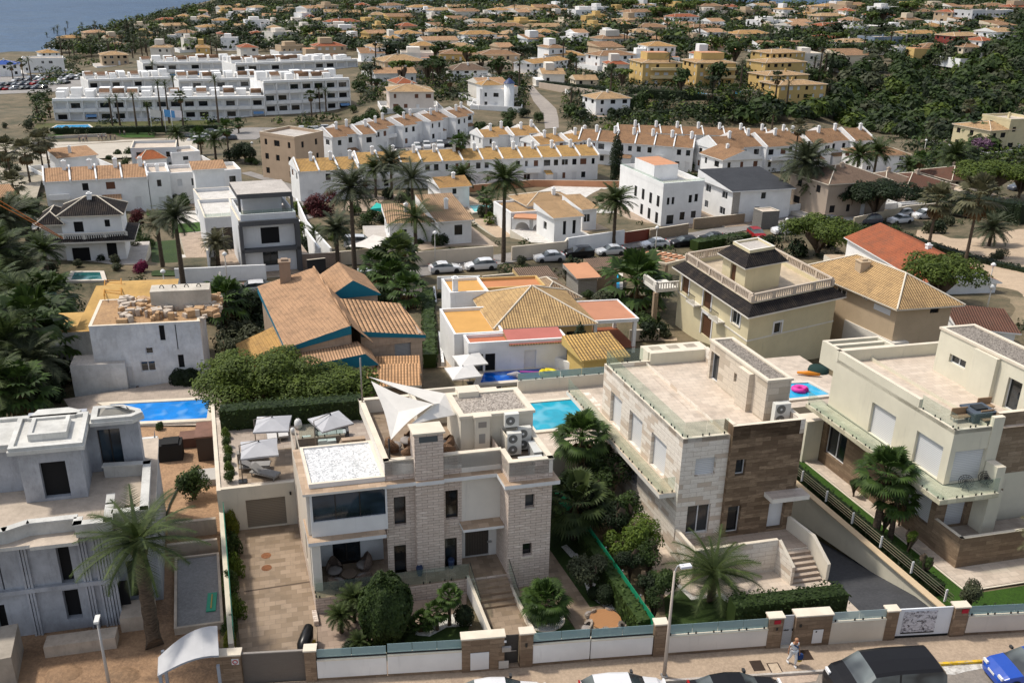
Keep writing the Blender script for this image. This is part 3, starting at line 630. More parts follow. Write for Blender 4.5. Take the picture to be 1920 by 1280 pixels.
    m=M(); m.prism(f.rect(-4.95,-3.2,.94,2.2),9.85,9.95,COPING,None,True); m.build('chimney_cap',c); m=M(); m.bar(f(-4.6,1.03),f(-3.6,1.03),.03,0,9.35,9.7,mk('paint',(.10,.115,.12))); m.build('vent_window',c)
    # tower
    poly=f.rect(.0,2.45,-.1,9.4); A,B=poly[0],poly[1]
    o=[op(A,B,985,927,1002,951,'plain'),op(A,B,980,1019,997,1041,'plain')]
    W(poly,.0,8.2,STONE,{0:o},name='tower_wall',dep=.3,skip=(2,),closed=False,sill=True)
    # ledges (cornice) round the front at z 7
    m=M(); lw=mk('plaster',(.76,.76,.75)); 
    for r in (f.rect(-6.6,-4.85,.95,1.4),f.rect(-4.85,-3.3,.85,1.04),f.rect(-3.3,-.0,.95,1.4),f.rect(-.35,2.75,-.5,-.1),f.rect(-.35,.0,-.1,1.0),f.rect(2.45,2.75,-.1,9.6)): m.prism(r,6.82,7.05,lw,LEDGE,True)
    m.build('cornice',root)
    # roof terrace: floor, parapets
    m=M(); m.face([f(-6.4,1.4,7.35),f(.0,1.4,7.35),f(.0,-.08,7.35),f(2.43,-.08,7.35),f(2.43,9.4,7.35),f(-6.4,9.4,7.35)],TRAVFL); m.build('terrace_floor',root)
    m=M()
    for a,b,w,i,j in ((f(-6.42,1.4),f(.0,1.4),.22,0,0),(f(.0,-.1),f(2.45,-.1),.22,0,0),(f(2.45,-.1),f(2.45,9.4),.22,0,0),(f(-6.42,9.4),f(-6.42,1.4),.22,0,0),(f(2.45,9.4),f(-6.42,9.4),.22,0,0)):
        m.bar(a,b,w,0,7.36,8.197,pl); d=(b-a).normalized(); n=Vector((-d.y,d.x,0)); m.bar(a-n*.05-d*.05,b-n*.05+d*.05,w+.1,0,8.2,8.28,COPING)
    m.bar(f(.0,1.4),f(.0,-.1),.22,0,7.36,8.197,pl); m.bar(f(-.05,1.45),f(-.05,-.1),.3,0,8.203,8.283,COPING); m.build('parapet',root)
    # stair house
    poly=f.rect(-1.75,2.45,3.25,6.3)
    W(poly,7.35,9.45,CREAM,name='stair_house_wall'); m=M(); m.prism(f.rect(-1.0,-.15,2.95,3.25),7.36,9.5,CREAM); m.prism(f.rect(-1.08,-.07,2.87,3.5),9.5,9.62,COPING,None,True)
    m.bar(f(-.82,2.94),f(-.35,2.94),.03,0,8.9,9.25,mk('paint',(.3,.27,.24))); m.bar(f(-.78,2.94),f(-.42,2.94),.03,0,7.9,8.5,mk('paint',(.3,.29,.27))); m.build('vent_shaft',root)
    m=M(); m.ring(f.rect(-1.85,2.55,3.15,6.4),.35,9.42,9.6,CREAM,COPING); m.build('stair_house_coping',root)
    m=M(); m.face([Vector((p.x,p.y,9.5)) for p in f.rect(-1.5,2.2,3.5,6.1)],GREYG); m.build('gravel_roof',root)
    m=M(); m.prism(f.rect(-1.2,.0,5.7,6.5),9.5,9.85,CREAM,COPING); m.build('roof_vent',root)
    m=M(); m.prism(f.rect(.55,.62,2.1,3.25),7.36,8.6,CREAM,COPING); m.build('screen_wall',root)
    # rear room
    m=M(); m.ring(f.rect(-3.4,1.0,6.9,9.3),.2,7.36,8.6,CREAM,COPING); m.build('rear_roof_well',root)
    # stairs down to the rear deck
    m=M()
    for i in range(14): m.prism(f.rect(-8.0,-6.65,6.0+.38*i,6.38+.38*i),2.9,7.3-.3*i,TRAVFL,LEDGE)
    m.build('outdoor_steps',root)
    # front steps, path and their side walls
    m=M()
    for i in range(5): m.prism(f.rect(-2.1,.05,.2-.36*(i+1),.2-.36*i),0,1.0-.17*(i+1)+.0,LEDGE,TRAVFL)
    m.prism(f.rect(-2.1,.05,-.001+.0,.2),0,.999,LEDGE,TRAVFL) if 0 else None
    m.build('entrance_steps',root)
    m=M(); m.prism(f.rect(-2.1,0.0,.0,2.0),.02,1.0,STONE,TRAVFL); m.build('porch_floor',root)
    m=M(); m.slope(f(-2.12,-4.9),f(-2.12,.2),.18,0,.55,0,1.1,mk('plaster',(.74,.72,.69)),COPING); m.slope(f(.25,-4.9),f(.25,-.1),.18,0,.25,0,.35,COPING); m.build('path_side_walls',root)
    rr=M(); rail(root,[f(-10.6,.05),f(-2.15,.05)],1.02,.95); rail(root,[f(-10.6,.6),f(-10.6,.05)],1.02,.95,panel=.6)
    for (a0,b0,a1,b1) in ((-2.1,.1,-2.1,-2.0),(.1,-.1,.1,-1.9)):
        m=M(); n=2
        for k in range(n):
            t0,t1=k/n,(k+1)/n; p=f(a0+(a1-a0)*t0,b0+(b1-b0)*t0); q=f(a0+(a1-a0)*t1-0,b0+(b1-b0)*t1); za=1.1-t0*.85; zb=1.1-t1*.85
            m.slope(p,q,.02,za,za+.9,zb,zb+.9,RAIL)
        m.build('glass_panel',root)
        m=M(); m.tube([f(a0,b0,2.02),f(a1,b1,1.17)],.02,DARKM,6); m.build('handrail',root)
    for q in ((690,764,2.6),(721,865,1.7)): 
        p=P(q[0],q[1],8.2); 
    m=M(); p=f(-6.3,8.9); m.tube([(p.x,p.y,7.4),(p.x,p.y,11.2)],.05,POSTM,8); m.build('sail_post',root)
    m=M(); p=f(-6.1,1.55); m.tube([(p.x,p.y,8.2),(p.x,p.y,9.5)],.05,DARKM,8); m.build('sail_post',root)
    for px,py in ((787,1078),(846,1064)):
        p=P(px,py,1.0); m=M(); m.lathe((p.x,p.y,1.0),[(.1,.0),(.12,.03),(.1,.05),(.16,.15),(.2,.5),(.17,.62),(.13,.55)],mk('paint',(.03,.05,.11)),12); m.build('plant_pot',label='dark blue glazed pot on the stone terrace '+('left of the central stone pier' if px==787 else 'right of the central stone pier'),cat='plant pot',group='blue pots by the stone pier')
    # garage and rear deck
    g=thing('garage','cream rendered garage with a grey-brown roller door at the end of the travertine driveway','garage',f(-12.6,9.2,0))
    A,B=f(-15.05,9.2),f(-10.66,9.2); o=op(A,B,461,950,540,997,'garage'); o=(o[0],o[1],.02,2.1,'garage')
    m=M(); wallface(m,A,B,0,3.05,[o],CREAM,.2); m.face([f(-15.05,9.2,3.05),f(-10.66,9.2,3.05),f(-10.66,9.45,3.05),f(-15.05,9.45,3.05)],COPING); m.build('wall',g); window(g,A,B,o,.2)
    m=M(); q=f(-10.95,9.16); m.box((q.x,q.y,2.2),.12,.1,.2,DARKM); m.build('lamp',g)
    d=M(); d.prism(f.rect(-15.05,14.5,9.45,19.6),.0,2.9,CREAM,PALEFL,False); dk=d.build('rear_deck',kind='structure')
    m=M(); m.prism(f.rect(-13.9,-9.0,9.9,14.0),2.9,2.91,TRAVFL); m.prism(f.rect(-14.2,-4.6,14.1,19.4),2.9,2.915,mk('tile',(.42,.35,.29),(.36,.29,.24))); m.build('deck_paving',kind='structure')
    r=thing('glass_balustrade','glass balustrade on the deck between the sofas and the pebble roof','railing',f(-10,14.2,2.9)); rail(r,[f(-9.8,14.05),f(-6.9,14.05)],3.5,1.0,mat=RAIL); m=M(); m.prism(f.rect(-9.9,-6.8,13.95,14.2),2.9,3.5,mk('tile',(.3,.25,.2))); m.build('kerb',r)
    # driveway, lawns, paths
    m=M(); m.prism([SW(460),SW(597),f(-10.66,0),f(-10.66,9.19),f(-15.0,9.19)],.0,.02,TRAVFL); m.build('driveway',kind='structure'); m=M(); m.bar(P(458,1110,0),P(590,1090,0),.1,0,.021,.03,mk('paint',(.10,.07,.05))); m.build('drain_channel',kind='structure')
    for x,y in((499,1041),(500,1064)): m=M(); m.lathe(P(x,y,.021),[(.3,0),(.3,.012)],mk('soil',(.26,.11,.05),(.14,.06,.03)),14); m.build('drain_cover',label='round rusty cover in the driveway paving, '+('the farther one' if y<1050 else 'the nearer one'),cat='manhole cover',group='round covers in the driveway')
    m=M(); m.prism([f(-10.9,-1.0),f(-10.66,-1),f(-10.66,.0),f(-10.9,.0)],0,.3,STONE); m.build('kerb_block',kind='structure')
    m=M(); m.face([SW(600),SW(866),f(-2.3,-.02),f(-10.66,-.02)],mk('tile',(.36,.27,.21),(.28,.21,.16))); 
    for i in range(len(m.v)): m.v[i].z=.025
    m.build('garden_paving',kind='structure')
    m=M(); pts=[(640,1210),(690,1214),(760,1204),(866,1190),(893,1178),(870,1172),(840,1176),(800,1188),(740,1197),(700,1203),(660,1210),(645,1214)]
    m.face([P(*p,.05) for p in [(638,1246),(866,1225),(880,1172),(838,1174),(806,1190),(760,1187),(722,1196),(700,1205),(660,1214),(640,1222)]][::1],GRASS); m.build('lawn',kind='structure')
    m=M(); m.face([P(*p,.06) for p in [(838,1175),(885,1172),(876,1140),(850,1150),(820,1160),(780,1178),(756,1184),(722,1192),(700,1200),(706,1204),(760,1189),(806,1192)]],PEBBLE); m.build('pebble_bed',kind='structure')
    m=M(); m.face([P(*p,.03) for p in [(893,1128),(962,1124),(1003,1192),(936,1196)]],TRAVFL); m.build('garden_path',kind='structure')
    m=M(); m.face([P(*p,.045) for p in [(966,1118),(1030,1116),(1084,1186),(1000,1189)]],GRASS); m.build('lawn',kind='structure')
    m=M(); m.face([P(*p,.03) for p in [(955,1078),(1050,1070),(1110,1183),(1085,1187),(1036,1112),(966,1119)]],TRAVFL); m.build('garden_path',kind='structure')
    m=M(); m.face([f(2.45,3,.035),f(3.7,3,.035),f(4.1,-5.4,.035),f(2.6,-5.0,.035),f(2.6,-.1,.035)][::1],TRAVFL); m.face([f(2.45,14,.032),f(2.45,3,.032),f(3.7,3,.032),f(3.7,14,.032)],TRAVFL); m.build('side_path',kind='structure')
    m=M(); m.face([f(3.7,14,.04),f(3.7,3,.04),f(3.95,-3.2,.04),f(5.9,-6.7,.04),f(5.95,14,.04)],GRASS); m.build('lawn',kind='structure')
    m=M(); m.face([P(*p,.05) for p in [(1110,1183),(1085,1150),(1100,1138),(1160,1130),(1215,1176)]],TRAVFL); m.build('dining_terrace',kind='structure')
    def disc(cx,cy,rx,ry,name='pebble_ring'):
        c=P(cx,cy,.07); m=M(); m.face([(c.x+rx*math.cos(k*.2618),c.y+ry*math.sin(k*.2618),.07+.0) for k in range(24)],PEBBLE); m.tube([(c.x+rx*math.cos(k*.2618),c.y+ry*math.sin(k*.2618),.06) for k in range(25)],.04,COPING,5,False); m.build(name,kind='structure')
    disc(1021,1158,1.1,1.1)
    m=M(); m.face([P(*p,.06) for p in [(1096,1092),(1104,1088),(1118,1094),(1110,1106),(1130,1122),(1152,1126),(1170,1150),(1180,1176),(1168,1178),(1150,1150),(1132,1136),(1104,1118)]],PEBBLE); m.face([P(*p,.06) for p in [(1052,1024),(1062,1020),(1078,1036),(1110,1042),(1108,1050),(1070,1044)]],PEBBLE); m.build('pebble_bed',kind='structure')
    # boundary walls
    r=thing('boundary_wall','cream boundary wall topped by green mesh between building site and driveway','wall',f(-15.3,0)); m=M(); m.bar(f(-15.05,-3.3),f(-15.05,9.2),.25,0,0,1.5,CREAM,COPING); m.bar(f(-15.05,9.2),f(-15.05,24.5),.25,0,0,3.0,CREAM,COPING); m.build('wall',r)
    m=M(); m.bar(f(-14.98,-3.0),f(-14.98,9.0),.04,0,1.5,2.3,mk('paint',(.01,.16,.10))); m.build('green_mesh',r)
    r=thing('mesh_fence','long green mesh fence running between the two stone villas','fence',f(5.95,0)); m=M(); m.bar(f(5.9,-6.75),f(5.98,12),.03,0,.2,1.75,mk('paint',(.012,.24,.12))); m.build('green_mesh',r)
    m=M()
    for i in range(9): q=f(5.99,-6.7+2.3*i); m.box((q.x,q.y,0),.07,.07,1.8,STEEL)
    m.build('posts',r)
villa_a()
def pool(name_label,quad,z,water=(.01,.30,.62),cop=.35,group=None,copm=None,steps_=False):
    m=M(); q=[Vector((*p[:2],0)) for p in quad]
    if (q[1]-q[0]).cross(q[2]-q[1]).z<0: q=q[::-1]
    root=thing('swimming_pool',name_label,'swimming pool',Vector((sum(p.x for p in q)/len(q),sum(p.y for p in q)/len(q),z)),group or 'swimming pools')
    out=inset(q,-cop); n=len(q)
    for i in range(n):
        j=(i+1)%n
        m.face([(*out[i][:2],z+.12),(*out[j][:2],z+.12),(*q[j][:2],z+.12),(*q[i][:2],z+.12)],copm or COPING); m.face([(*q[i][:2],z+.12),(*q[j][:2],z+.12),(*q[j][:2],z-.1),(*q[i][:2],z-.1)],copm or COPING)
        m.face([(*out[i][:2],z-.3),(*out[j][:2],z-.3),(*out[j][:2],z+.12),(*out[i][:2],z+.12)],copm or COPING)
    m.build('coping',root); m=M(); m.face([(p.x,p.y,z+.04) for p in q],mk('pool',water)); m.build('water',root)
    return root
pool('turquoise pool between the roof terrace and the neighbour balcony, palm in front',FA.rect(6.2,10.95,12.9,17.2),2.9,(.012,.30,.42))
def rearwalls():
    f=FA; r=thing('garden_wall','cream rear wall with pale glass top behind the turquoise pool','wall',f(9,19.4,2.9),'rear garden walls with glass tops')
    m=M(); m.bar(f(7.0,19.3),f(15.5,19.3),.25,0,2.9,3.85,CREAM,COPING); m.build('wall',r); rail(r,[f(7.0,19.4),f(15.4,19.4)],3.85,.6,mat=RAILG,panel=1.6)
rearwalls()
def villa_b():
    f=FB; root=thing('villa','villa of light travertine with brown stone block, long glass balcony and pale tiled roof terrace','house',f(0,3,0)); 
    TOPF=7.9
    # white travertine volume
    poly=f.rect(-2.9,.02,.13,11.3); A,B=poly[0],poly[1]; L3,L0=poly[3],poly[0]
    o0=[op(A,B,1305,860,1340,889,'shutter'),op(A,B,1290,949,1327,997,'two')]
    def sop(x0,y0,x1,y1,kind='shutter'):
        s0,_=wallpix(L3,L0,x0,y0); s1,_=wallpix(L3,L0,x1,y1); return s0,s1
    side=[]
    for (x0,y0,x1,y1) in ((1146,735,1166,753),(1181,770,1205,790),(1222,812,1250,838)):
        s0,za=wallpix(L3,L0,x0,y0); s1,zb=wallpix(L3,L0,x1,y1); side.append((s0,s1,4.55,6.75,'shutter'))
    low=[]
    for (x0,y0,x1,y1,za,zb,k) in ((1133,815,1153,840,1.4,3.7,'two'),(1174,860,1196,880,1.9,3.7,'greyshut'),(1214,905,1238,938,3.0,3.7,'glass')):
        s0,_=wallpix(L3,L0,x0,y0); s1,_=wallpix(L3,L0,x1,y1); low.append((s0,s1,za,zb,k))
    wallset(root,poly,.0,8.15,TRAV,{0:o0,3:side+low},name='wall',dep=.22,closed=False,frame=FRAMEW)
    m=M(); m.prism(f.rect(-2.9,-2.2,11.3,15.2),0,4.2,TRAV); m.build('rear_wing',root)
    # brown block
    poly=f.rect(.02,4.6,-.12,11.3); A,B=poly[0],poly[1]
    o0=[op(A,B,1381,862,1396,890,'two'),op(A,B,1366,950,1384,998,'glass'),op(A,B,1443,943,1466,988,'door')]
    m=M(); wallface(m,A,B,.0,8.8,o0,BROWN,.3); wallface(m,f(.02,.13),f(.02,-.12),0,8.8,[],BROWN); wallface(m,B,poly[2],0,8.8,[],TRAV); m.build('brown_wall',root)
    for q in o0: window(root,A,B,q,.3,frame=FRAMEW)
    m=M(); m.prism(f.rect(2.55,5.0,-1.0,-.12),3.85,4.15,OFFW,mk('tile',(.5,.42,.36)),True); m.build('entrance_canopy',root)
    # roof
    m=M(); m.face([f(-2.85,.2,TOPF),f(4.55,.0,TOPF),f(4.55,11.2,TOPF),f(-2.85,11.2,TOPF)],PALEFL); m.build('terrace_floor',root)
    m=M(); m.bar(f(.02,-.12),f(4.6,-.12),.25,0,TOPF,8.8,BROWN,COPING); m.bar(f(4.6,-.12),f(4.6,11.3),.3,0,TOPF,8.82,TRAV,COPING); m.bar(f(.03,.9),f(.03,.05),.25,0,TOPF,8.83,BROWN,COPING)
    m.bar(f(4.6,11.3),f(.3,11.3),.25,0,TOPF,8.75,CREAM2,COPING); m.bar(f(-2.9,11.3),f(-2.9,.13),.2,0,TOPF,8.18,TRAV,COPING); m.bar(f(-2.9,.13),f(-.1,.13),.2,0,TOPF,8.17,TRAV,COPING); m.bar(f(.3,11.3),f(-2.9,11.3),.2,0,TOPF,8.17,TRAV,COPING); m.build('parapet',root)
    rail(root,[f(-2.8,.25),f(-2.8,11.2)],8.2,.95); rail(root,[f(-2.8,.25),f(-.1,.25)],8.2,.95); rail(root,[f(-2.8,11.2),f(-.2,11.2)],8.2,.95)
    m=M(); m.bar(f(-.45,4.2),f(-.45,9.0),.02,0,TOPF+.002,TOPF+.006,mk('paint',(.36,.26,.18))); m.build('drain_slot',root)
    m=M(); m.prism(f.rect(.2,4.6,11.3,12.5),7.0,8.75,CREAM2,COPING)
    for i in range(3): m.prism(f.rect(.6+1.3*i,1.4+1.3*i,11.6,12.2),8.751,8.76,mk('tile',(.42,.36,.28)))
    m.build('skylight_wall',root)
    # stair house
    poly=f.rect(3.05,4.6,1.7,8.4); A,B=poly[0],poly[1]; L3,L0=poly[3],poly[0]
    s=[]
    for (x0,y0,x1,y1,za,zb) in ((1333,670,1348,680,7.95,9.9),(1377,698,1398,718,9.0,9.6)):
        s0,_=wallpix(L3,L0,x0,y0); s1,_=wallpix(L3,L0,x1,y1); s.append((s0,s1,za,zb,'glass'))
    wallset(root,poly,TOPF,10.5,mk('bigstone',(.64,.56,.46),(.46,.38,.29)),{3:s},name='stair_house_wall',dep=.25,frame=FRAMEW)
    m=M(); m.prism(f.rect(2.7,3.05,3.1,4.4),TOPF,10.42,mk('bigstone',(.64,.56,.46),(.46,.38,.29)),COPING); m.build('stair_house_pier',root)
    m=M(); m.ring(f.rect(2.98,4.68,1.62,8.48),.24,10.5,10.64,COPING); m.build('stair_house_coping',root); m=M(); m.face([Vector((p.x,p.y,10.55)) for p in f.rect(3.2,4.45,1.85,8.25)],mk('gravel',(.34,.30,.26),(.11,.095,.08),s=.7)); m.build('gravel_roof',root)
    # balcony
    m=M(); m.prism(f.rect(-3.93,-2.9,.4,15.2),4.2,4.5,OFFW,mk('tile',(.60,.49,.38),(.55,.44,.33)),True); m.build('balcony_slab',root)
    rail(root,[f(-3.85,15.1),f(-3.85,.5)],4.5,1.0); rail(root,[f(-3.85,.5),f(-2.95,.5)],4.5,1.0,panel=.9)
    # terrace, walls, steps
    m=M(); m.prism(f.rect(-2.9,4.6,-2.1,.13),0,1.3,TRAV,mk('tile',(.44,.35,.28),(.38,.30,.24))); m.build('terrace_plinth',root)
    m=M(); m.bar(f(-2.9,.0),f(-2.9,-2.3),.2,0,1.3,2.2,TRAV,COPING); m.bar(f(-2.9,-2.3),f(2.4,-2.3),.22,0,.0,2.21,TRAV,COPING); m.slope(f(2.4,-2.3),f(2.5,-3.75),.2,0,2.2,0,1.25,TRAV,COPING); m.slope(f(4.35,-.15),f(4.6,-2.3),.22,0,2.2,0,2.2,CREAM,COPING); m.slope(f(4.6,-2.3),f(4.75,-3.8),.22,0,2.2,0,1.15,CREAM,COPING); m.build('terrace_walls',root)
    m=M()
    for i in range(6): m.prism(f.rect(2.55,4.6,-2.1-.27*(i+1),-2.1-.27*i),0,1.3-.2*(i+1)+.06,mk('tile',(.36,.28,.22)),mk('tile',(.50,.41,.33)))
    m.build('entrance_steps',root)
    m=M(); m.face([f(-4.9,-8.6,.03),f(4.9,-8.4,.03),f(4.9,-2.3,.03),f(-4.9,-2.3,.03)],PALEFL); m.face([f(-4.6,-2.3,.03),f(-2.9,-2.3,.03),f(-2.9,16,.9),f(-4.6,16,.9)],PALEFL); m.build('patio',kind='structure')
    m=M(); m.face([f(-2.95,-2.3,.04),f(-2.65,-2.3,.04),f(-2.65,-2.29,.04)],COPING); 
    m=M(); m.face([P(*p,.06) for p in [(1262,1108),(1278,1106),(1305,1123),(1346,1118),(1362,1127),(1440,1170),(1250,1178),(1245,1120)]],GRASS); m.build('lawn',kind='structure')
    m=M(); m.face([P(*p,.07) for p in [(1266,1095),(1274,1094),(1300,1117),(1355,1111),(1368,1124),(1358,1126),(1350,1117),(1296,1124)]],PEBBLE); m.build('pebble_bed',kind='structure')
    # ramp: sinks to the basement garage
    m=M(); m.face([f(4.95,-7.9,.02),f(9.3,-8.2,.02),f(9.3,-6.0,-.15),f(4.95,-6.0,-.15)],ASPH); m.face([f(4.95,-6.0,-.15),f(9.3,-6.0,-.15),f(9.3,6.0,-3.0),f(4.95,6.0,-3.0)],ASPH); m.face([f(4.95,6,-3.0),f(9.3,6,-3.0),f(9.3,14.5,-3.0),f(4.95,14.5,-3.0)],ASPH); m.build('garage_ramp',kind='structure')
    m=M(); m.face([f(4.93,-7.9,-4),f(4.93,-2,-4),f(4.93,-2,.02),f(4.93,-7.9,.02)][::1],CREAM); m.face([f(4.93,14,-4),f(4.93,-3,-4),f(4.93,-3,.02),f(4.93,14,.02)][::-1],CREAM); m.face([f(4.62,-3.8,.02),f(4.94,-3.8,.02),f(4.94,12,.02),f(4.62,12,.02)],PALEFL); m.build('ramp_side',kind='structure')
    r=thing('ramp_wall','long cream retaining wall with tan coping beside the dark asphalt ramp','wall',f(9.3,0,-3)); m=M(); m.slope(f(9.3,-8.2),f(9.3,14.5),.25,-.2,.55,-3.3,.55,mk('plaster',(.62,.58,.47))); m.build('wall',r); m=M(); m.slope(f(9.25,-8.2),f(9.25,14.5),.45,.55,.62,.55,.62,mk('plaster',(.60,.46,.30))); m.build('coping',r)
    r=thing('railing','low metal railing with white posts on top of the ramp wall','railing',f(9.6,0,.6),); m=M()
    for h in(.15,.32,.5,.68): m.tube([f(9.55,-8.1,.62+h),f(9.55,14.4,.62+h)],.018,mk('metal',(.35,.31,.22)),5)
    m.build('rails',r)
    for i in range(9):
        q=f(9.5,-7.6+2.7*i); m=M(); m.box((q.x,q.y,.6),.12,.06,.8,FRAMEW); m.build('post',r)
    q=f(3.75,1.1); acunit((q.x,q.y,7.95),14,'large white double-fan air conditioner on the brown villa roof, in front of the stair house',h=1.35,w=1.0,dp=.4)
villa_b()
for (x,y,h,fn,lb) in ((1.0,2.7,.8,1,'upper small air conditioner stacked on the roof of the stone villa with the sail shade'),(1.0,2.2,1.35,2,'double-fan air conditioner below the small one on the sail shade roof'),(1.75,2.7,1.35,2,'double-fan air conditioner standing alone at the right on the sail shade roof')):
    q=FA(x,y); acunit((q.x,q.y,7.4+(1.5 if h<1 else 0)-(0 if h<1 else 0)),14,lb,h=h,fans=fn,w=.8)
for (a,b,sx,sy,lb) in((2.0,1.5,.45,1.3,'long grey metal duct box in the roof corner beside the air conditioners'),(1.3,.25,1.3,.35,'flat pale metal cover along the front parapet of the roof plant area')):
    q=FA(a,b); m=M(); m.box((q.x,q.y,7.4),sx,sy,.75 if sx<1 else .8,mk('paint',(.42,.42,.40))); m.box((q.x,q.y,7.4+(.75 if sx<1 else .8)),sx+.06,sy+.06,.04,mk('paint',(.6,.6,.57))); m.build('duct_box',label=lb,cat='duct')
def villa_c():
    f=FC; c=CREAM2; root=thing('villa','cream villa at the right edge with wrap-around glass balcony and brown stone base','house',f(1,4,0)); TF=7.9
    poly=f.rect(-.2,2.35,2.0,13.3); A,B=poly[0],poly[1]; L3,L0=poly[3],poly[0]
    side=[]
    for (x0,y0,x1,y1) in ((1633,770,1677,800),(1716,826,1765,858)):
        s0,_=wallpix(L3,L0,x0,y0); s1,_=wallpix(L3,L0,x1,y1); side.append((s0,s1,4.55,6.75,'shutter'))
    o0=[op(A,B,1791,852,1846,895,'shutter')]; o0=[(o0[0][0],o0[0][1],4.55,6.7,'shutter')]
    wallset(root,poly,4.5,8.15,c,{0:o0,3:side},name='upper_wall',dep=.2,closed=False)
    poly2=[f(2.35,2.0),f(3.0,2.0),f(3.0,2.0)]
    m=M(); m.bar(f(2.35,1.95),f(3.1,1.95),.3,0,4.6,8.75,c,COPING); m.prism(f.rect(2.4,3.0,1.0,1.9),4.2,5.9,c,COPING); m.build('corner_pier',root)
    # right brown tower
    bt=mk('brick',(.40,.31,.22),(.24,.175,.115),s=1.6); m=M(); m.prism(f.rect(3.1,9.5,2.4,13.3),0,7.85,bt); m.bar(f(3.1,2.4),f(9.5,2.4),.28,0,7.86,8.75,bt,COPING); m.build('stone_tower',root)
    m=M(); wallface(m,f(3.1,2.38),f(9.5,2.38),0,4.5,[(.9,1.6,1.3,3.4)],c); m.build('lower_front_wall',root); window(root,f(3.1,2.38),f(9.5,2.38),(.9,1.6,1.3,3.4,'greyshut'))
    # base
    BR=mk('brick',(.34,.25,.165),(.19,.13,.085),s=1.7); poly=f.rect(-.25,3.1,2.05,13.9); A,B=poly[0],poly[1]; L3,L0=poly[3],poly[0]
    s=[]
    for (x0,y0,x1,y1,za,zb,k) in ((1552,800,1584,850,1.0,3.4,'two'),(1700,915,1742,965,1.3,3.7,'shutter')):
        s0,_=wallpix(L3,L0,x0,y0); s1,_=wallpix(L3,L0,x1,y1); s.append((min(s0,s1),max(s0,s1),za,zb,k))
    wallset(root,poly,0,4.2,BR,{0:[(.75,2.2,1.3,3.7,'shutter')],3:s},name='base_wall',dep=.25,closed=False,frame=FRAMEW)
    m=M(); m.prism([f(-1.6,13.3),f(-.3,13.3),f(-.3,14.6),f(-1.6,14.6)],0,3.3,c,COPING); m.build('rear_light_well',root)
    m=M(); m.prism(f.rect(2.3,3.2,1.0,2.05),1.3,4.2,c); m.build('entrance_pier',root)
    # terrace
    m=M(); m.prism(f.rect(-.25,9.5,-.2,2.05),0,1.3,BR,mk('tile',(.38,.32,.27),(.33,.27,.22))); m.bar(f(-.28,2.0),f(-.28,-.25),.25,0,0,2.1,BR,COPING); m.bar(f(-.28,-.25),f(9.5,-.25),.25,0,0,2.1,BR,COPING); m.build('terrace_plinth',root)
    # balcony
    m=M(); m.prism([f(-1.65,.5),f(2.4,.5),f(2.4,2.0),f(-.2,2.0),f(-.2,14.0),f(-1.45,14.0)],4.15,4.45,mk('tile',(.66,.62,.46),(.50,.46,.33)),mk('tile',(.62,.57,.45),(.56,.50,.39)),True); m.build('balcony_slab',root)
    rail(root,[f(-1.4,13.9),f(-1.58,.58)],4.46,1.0); rail(root,[f(-1.58,.58),f(2.35,.58)],4.46,1.0)
    # roof
    m=M(); m.face([f(-.1,2.1,TF),f(9.4,2.1,TF),f(9.4,13.2,TF),f(-.1,13.2,TF)],PALEFL); m.build('terrace_floor',root)
    m=M(); m.bar(f(-.2,13.3),f(-.2,5.1),.28,0,TF,8.75,c,COPING); m.bar(f(-.2,5.1),f(-.2,2.0),.2,0,TF,8.17,c,COPING); m.bar(f(-.2,2.0),f(2.35,2.0),.2,0,TF,8.17,c,COPING); m.bar(f(9.5,13.3),f(-.2,13.3),.28,0,TF,8.75,c,COPING); m.build('parapet',root)
    rail(root,[f(-.08,5.05),f(-.08,2.12)],8.18,.9); rail(root,[f(-.08,2.12),f(2.3,2.12)],8.18,.9)
    m=M(); m.ring(f.rect(.0,4.5,13.3,15.2),.25,7.0,8.7,c,COPING); m.bar(f(0,14.2),f(4.4,14.2),.3,0,7.0,8.65,c,COPING); m.build('rear_roof_wells',root)
    poly=f.rect(5.4,8.0,2.6,10.6); L3,L0=poly[3],poly[0]; s=[]
    for (x0,y0,x1,y1,za,zb) in ((1783,655,1813,672,9.0,9.6),(1891,710,1909,755,7.95,10.0)):
        s0,_=wallpix(L3,L0,x0,y0); s1,_=wallpix(L3,L0,x1,y1); s.append((s0,s1,za,zb,'glass'))
    wallset(root,poly,TF,10.9,c,{3:s},name='stair_house_wall',dep=.25,frame=FRAMEW)
    m=M(); m.prism(f.rect(5.1,5.4,5.4,7.3),TF,10.85,c,COPING); m.build('stair_house_pier',root)
    m=M(); m.ring(f.rect(5.32,8.08,2.52,10.68),.25,10.9,11.05,COPING); m.build('stair_house_coping',root); m=M(); m.face([Vector((p.x,p.y,10.96)) for p in f.rect(5.55,7.85,2.75,10.45)],mk('gravel',(.34,.30,.26),(.11,.095,.08),s=.7)); m.build('gravel_roof',root)
    m=M(); m.bar(f(1.2,4.6),f(1.2,9.5),.02,0,TF+.002,TF+.006,mk('paint',(.36,.26,.18))); m.build('drain_slot',root)
    # garden
    m=M(); m.face([FB(9.7,-8.0,.04),SW(2050,.04),f(14,-2.6,.04),f(-1.4,-2.6,.04),f(-1.4,14,.04),FB(9.7,15.5,.04)],LAWN); m.build('lawn',kind='structure')
    m=M(); m.face([f(-1.2,-2.2,.05),f(14,-2.2,.05),f(14,-.2,.05),f(-.2,-.2,.05),f(-.2,14.5,.05),f(-1.2,14.5,.05)],PALEFL); m.build('side_path',kind='structure')
    m=M(); m.bar(f(-1.4,14),f(-1.4,-2.4),.12,0,.05,.09,COPING); m.bar(f(-1.4,-2.4),f(14,-2.4),.12,0,.05,.09,COPING); m.build('kerb_edging',kind='structure')
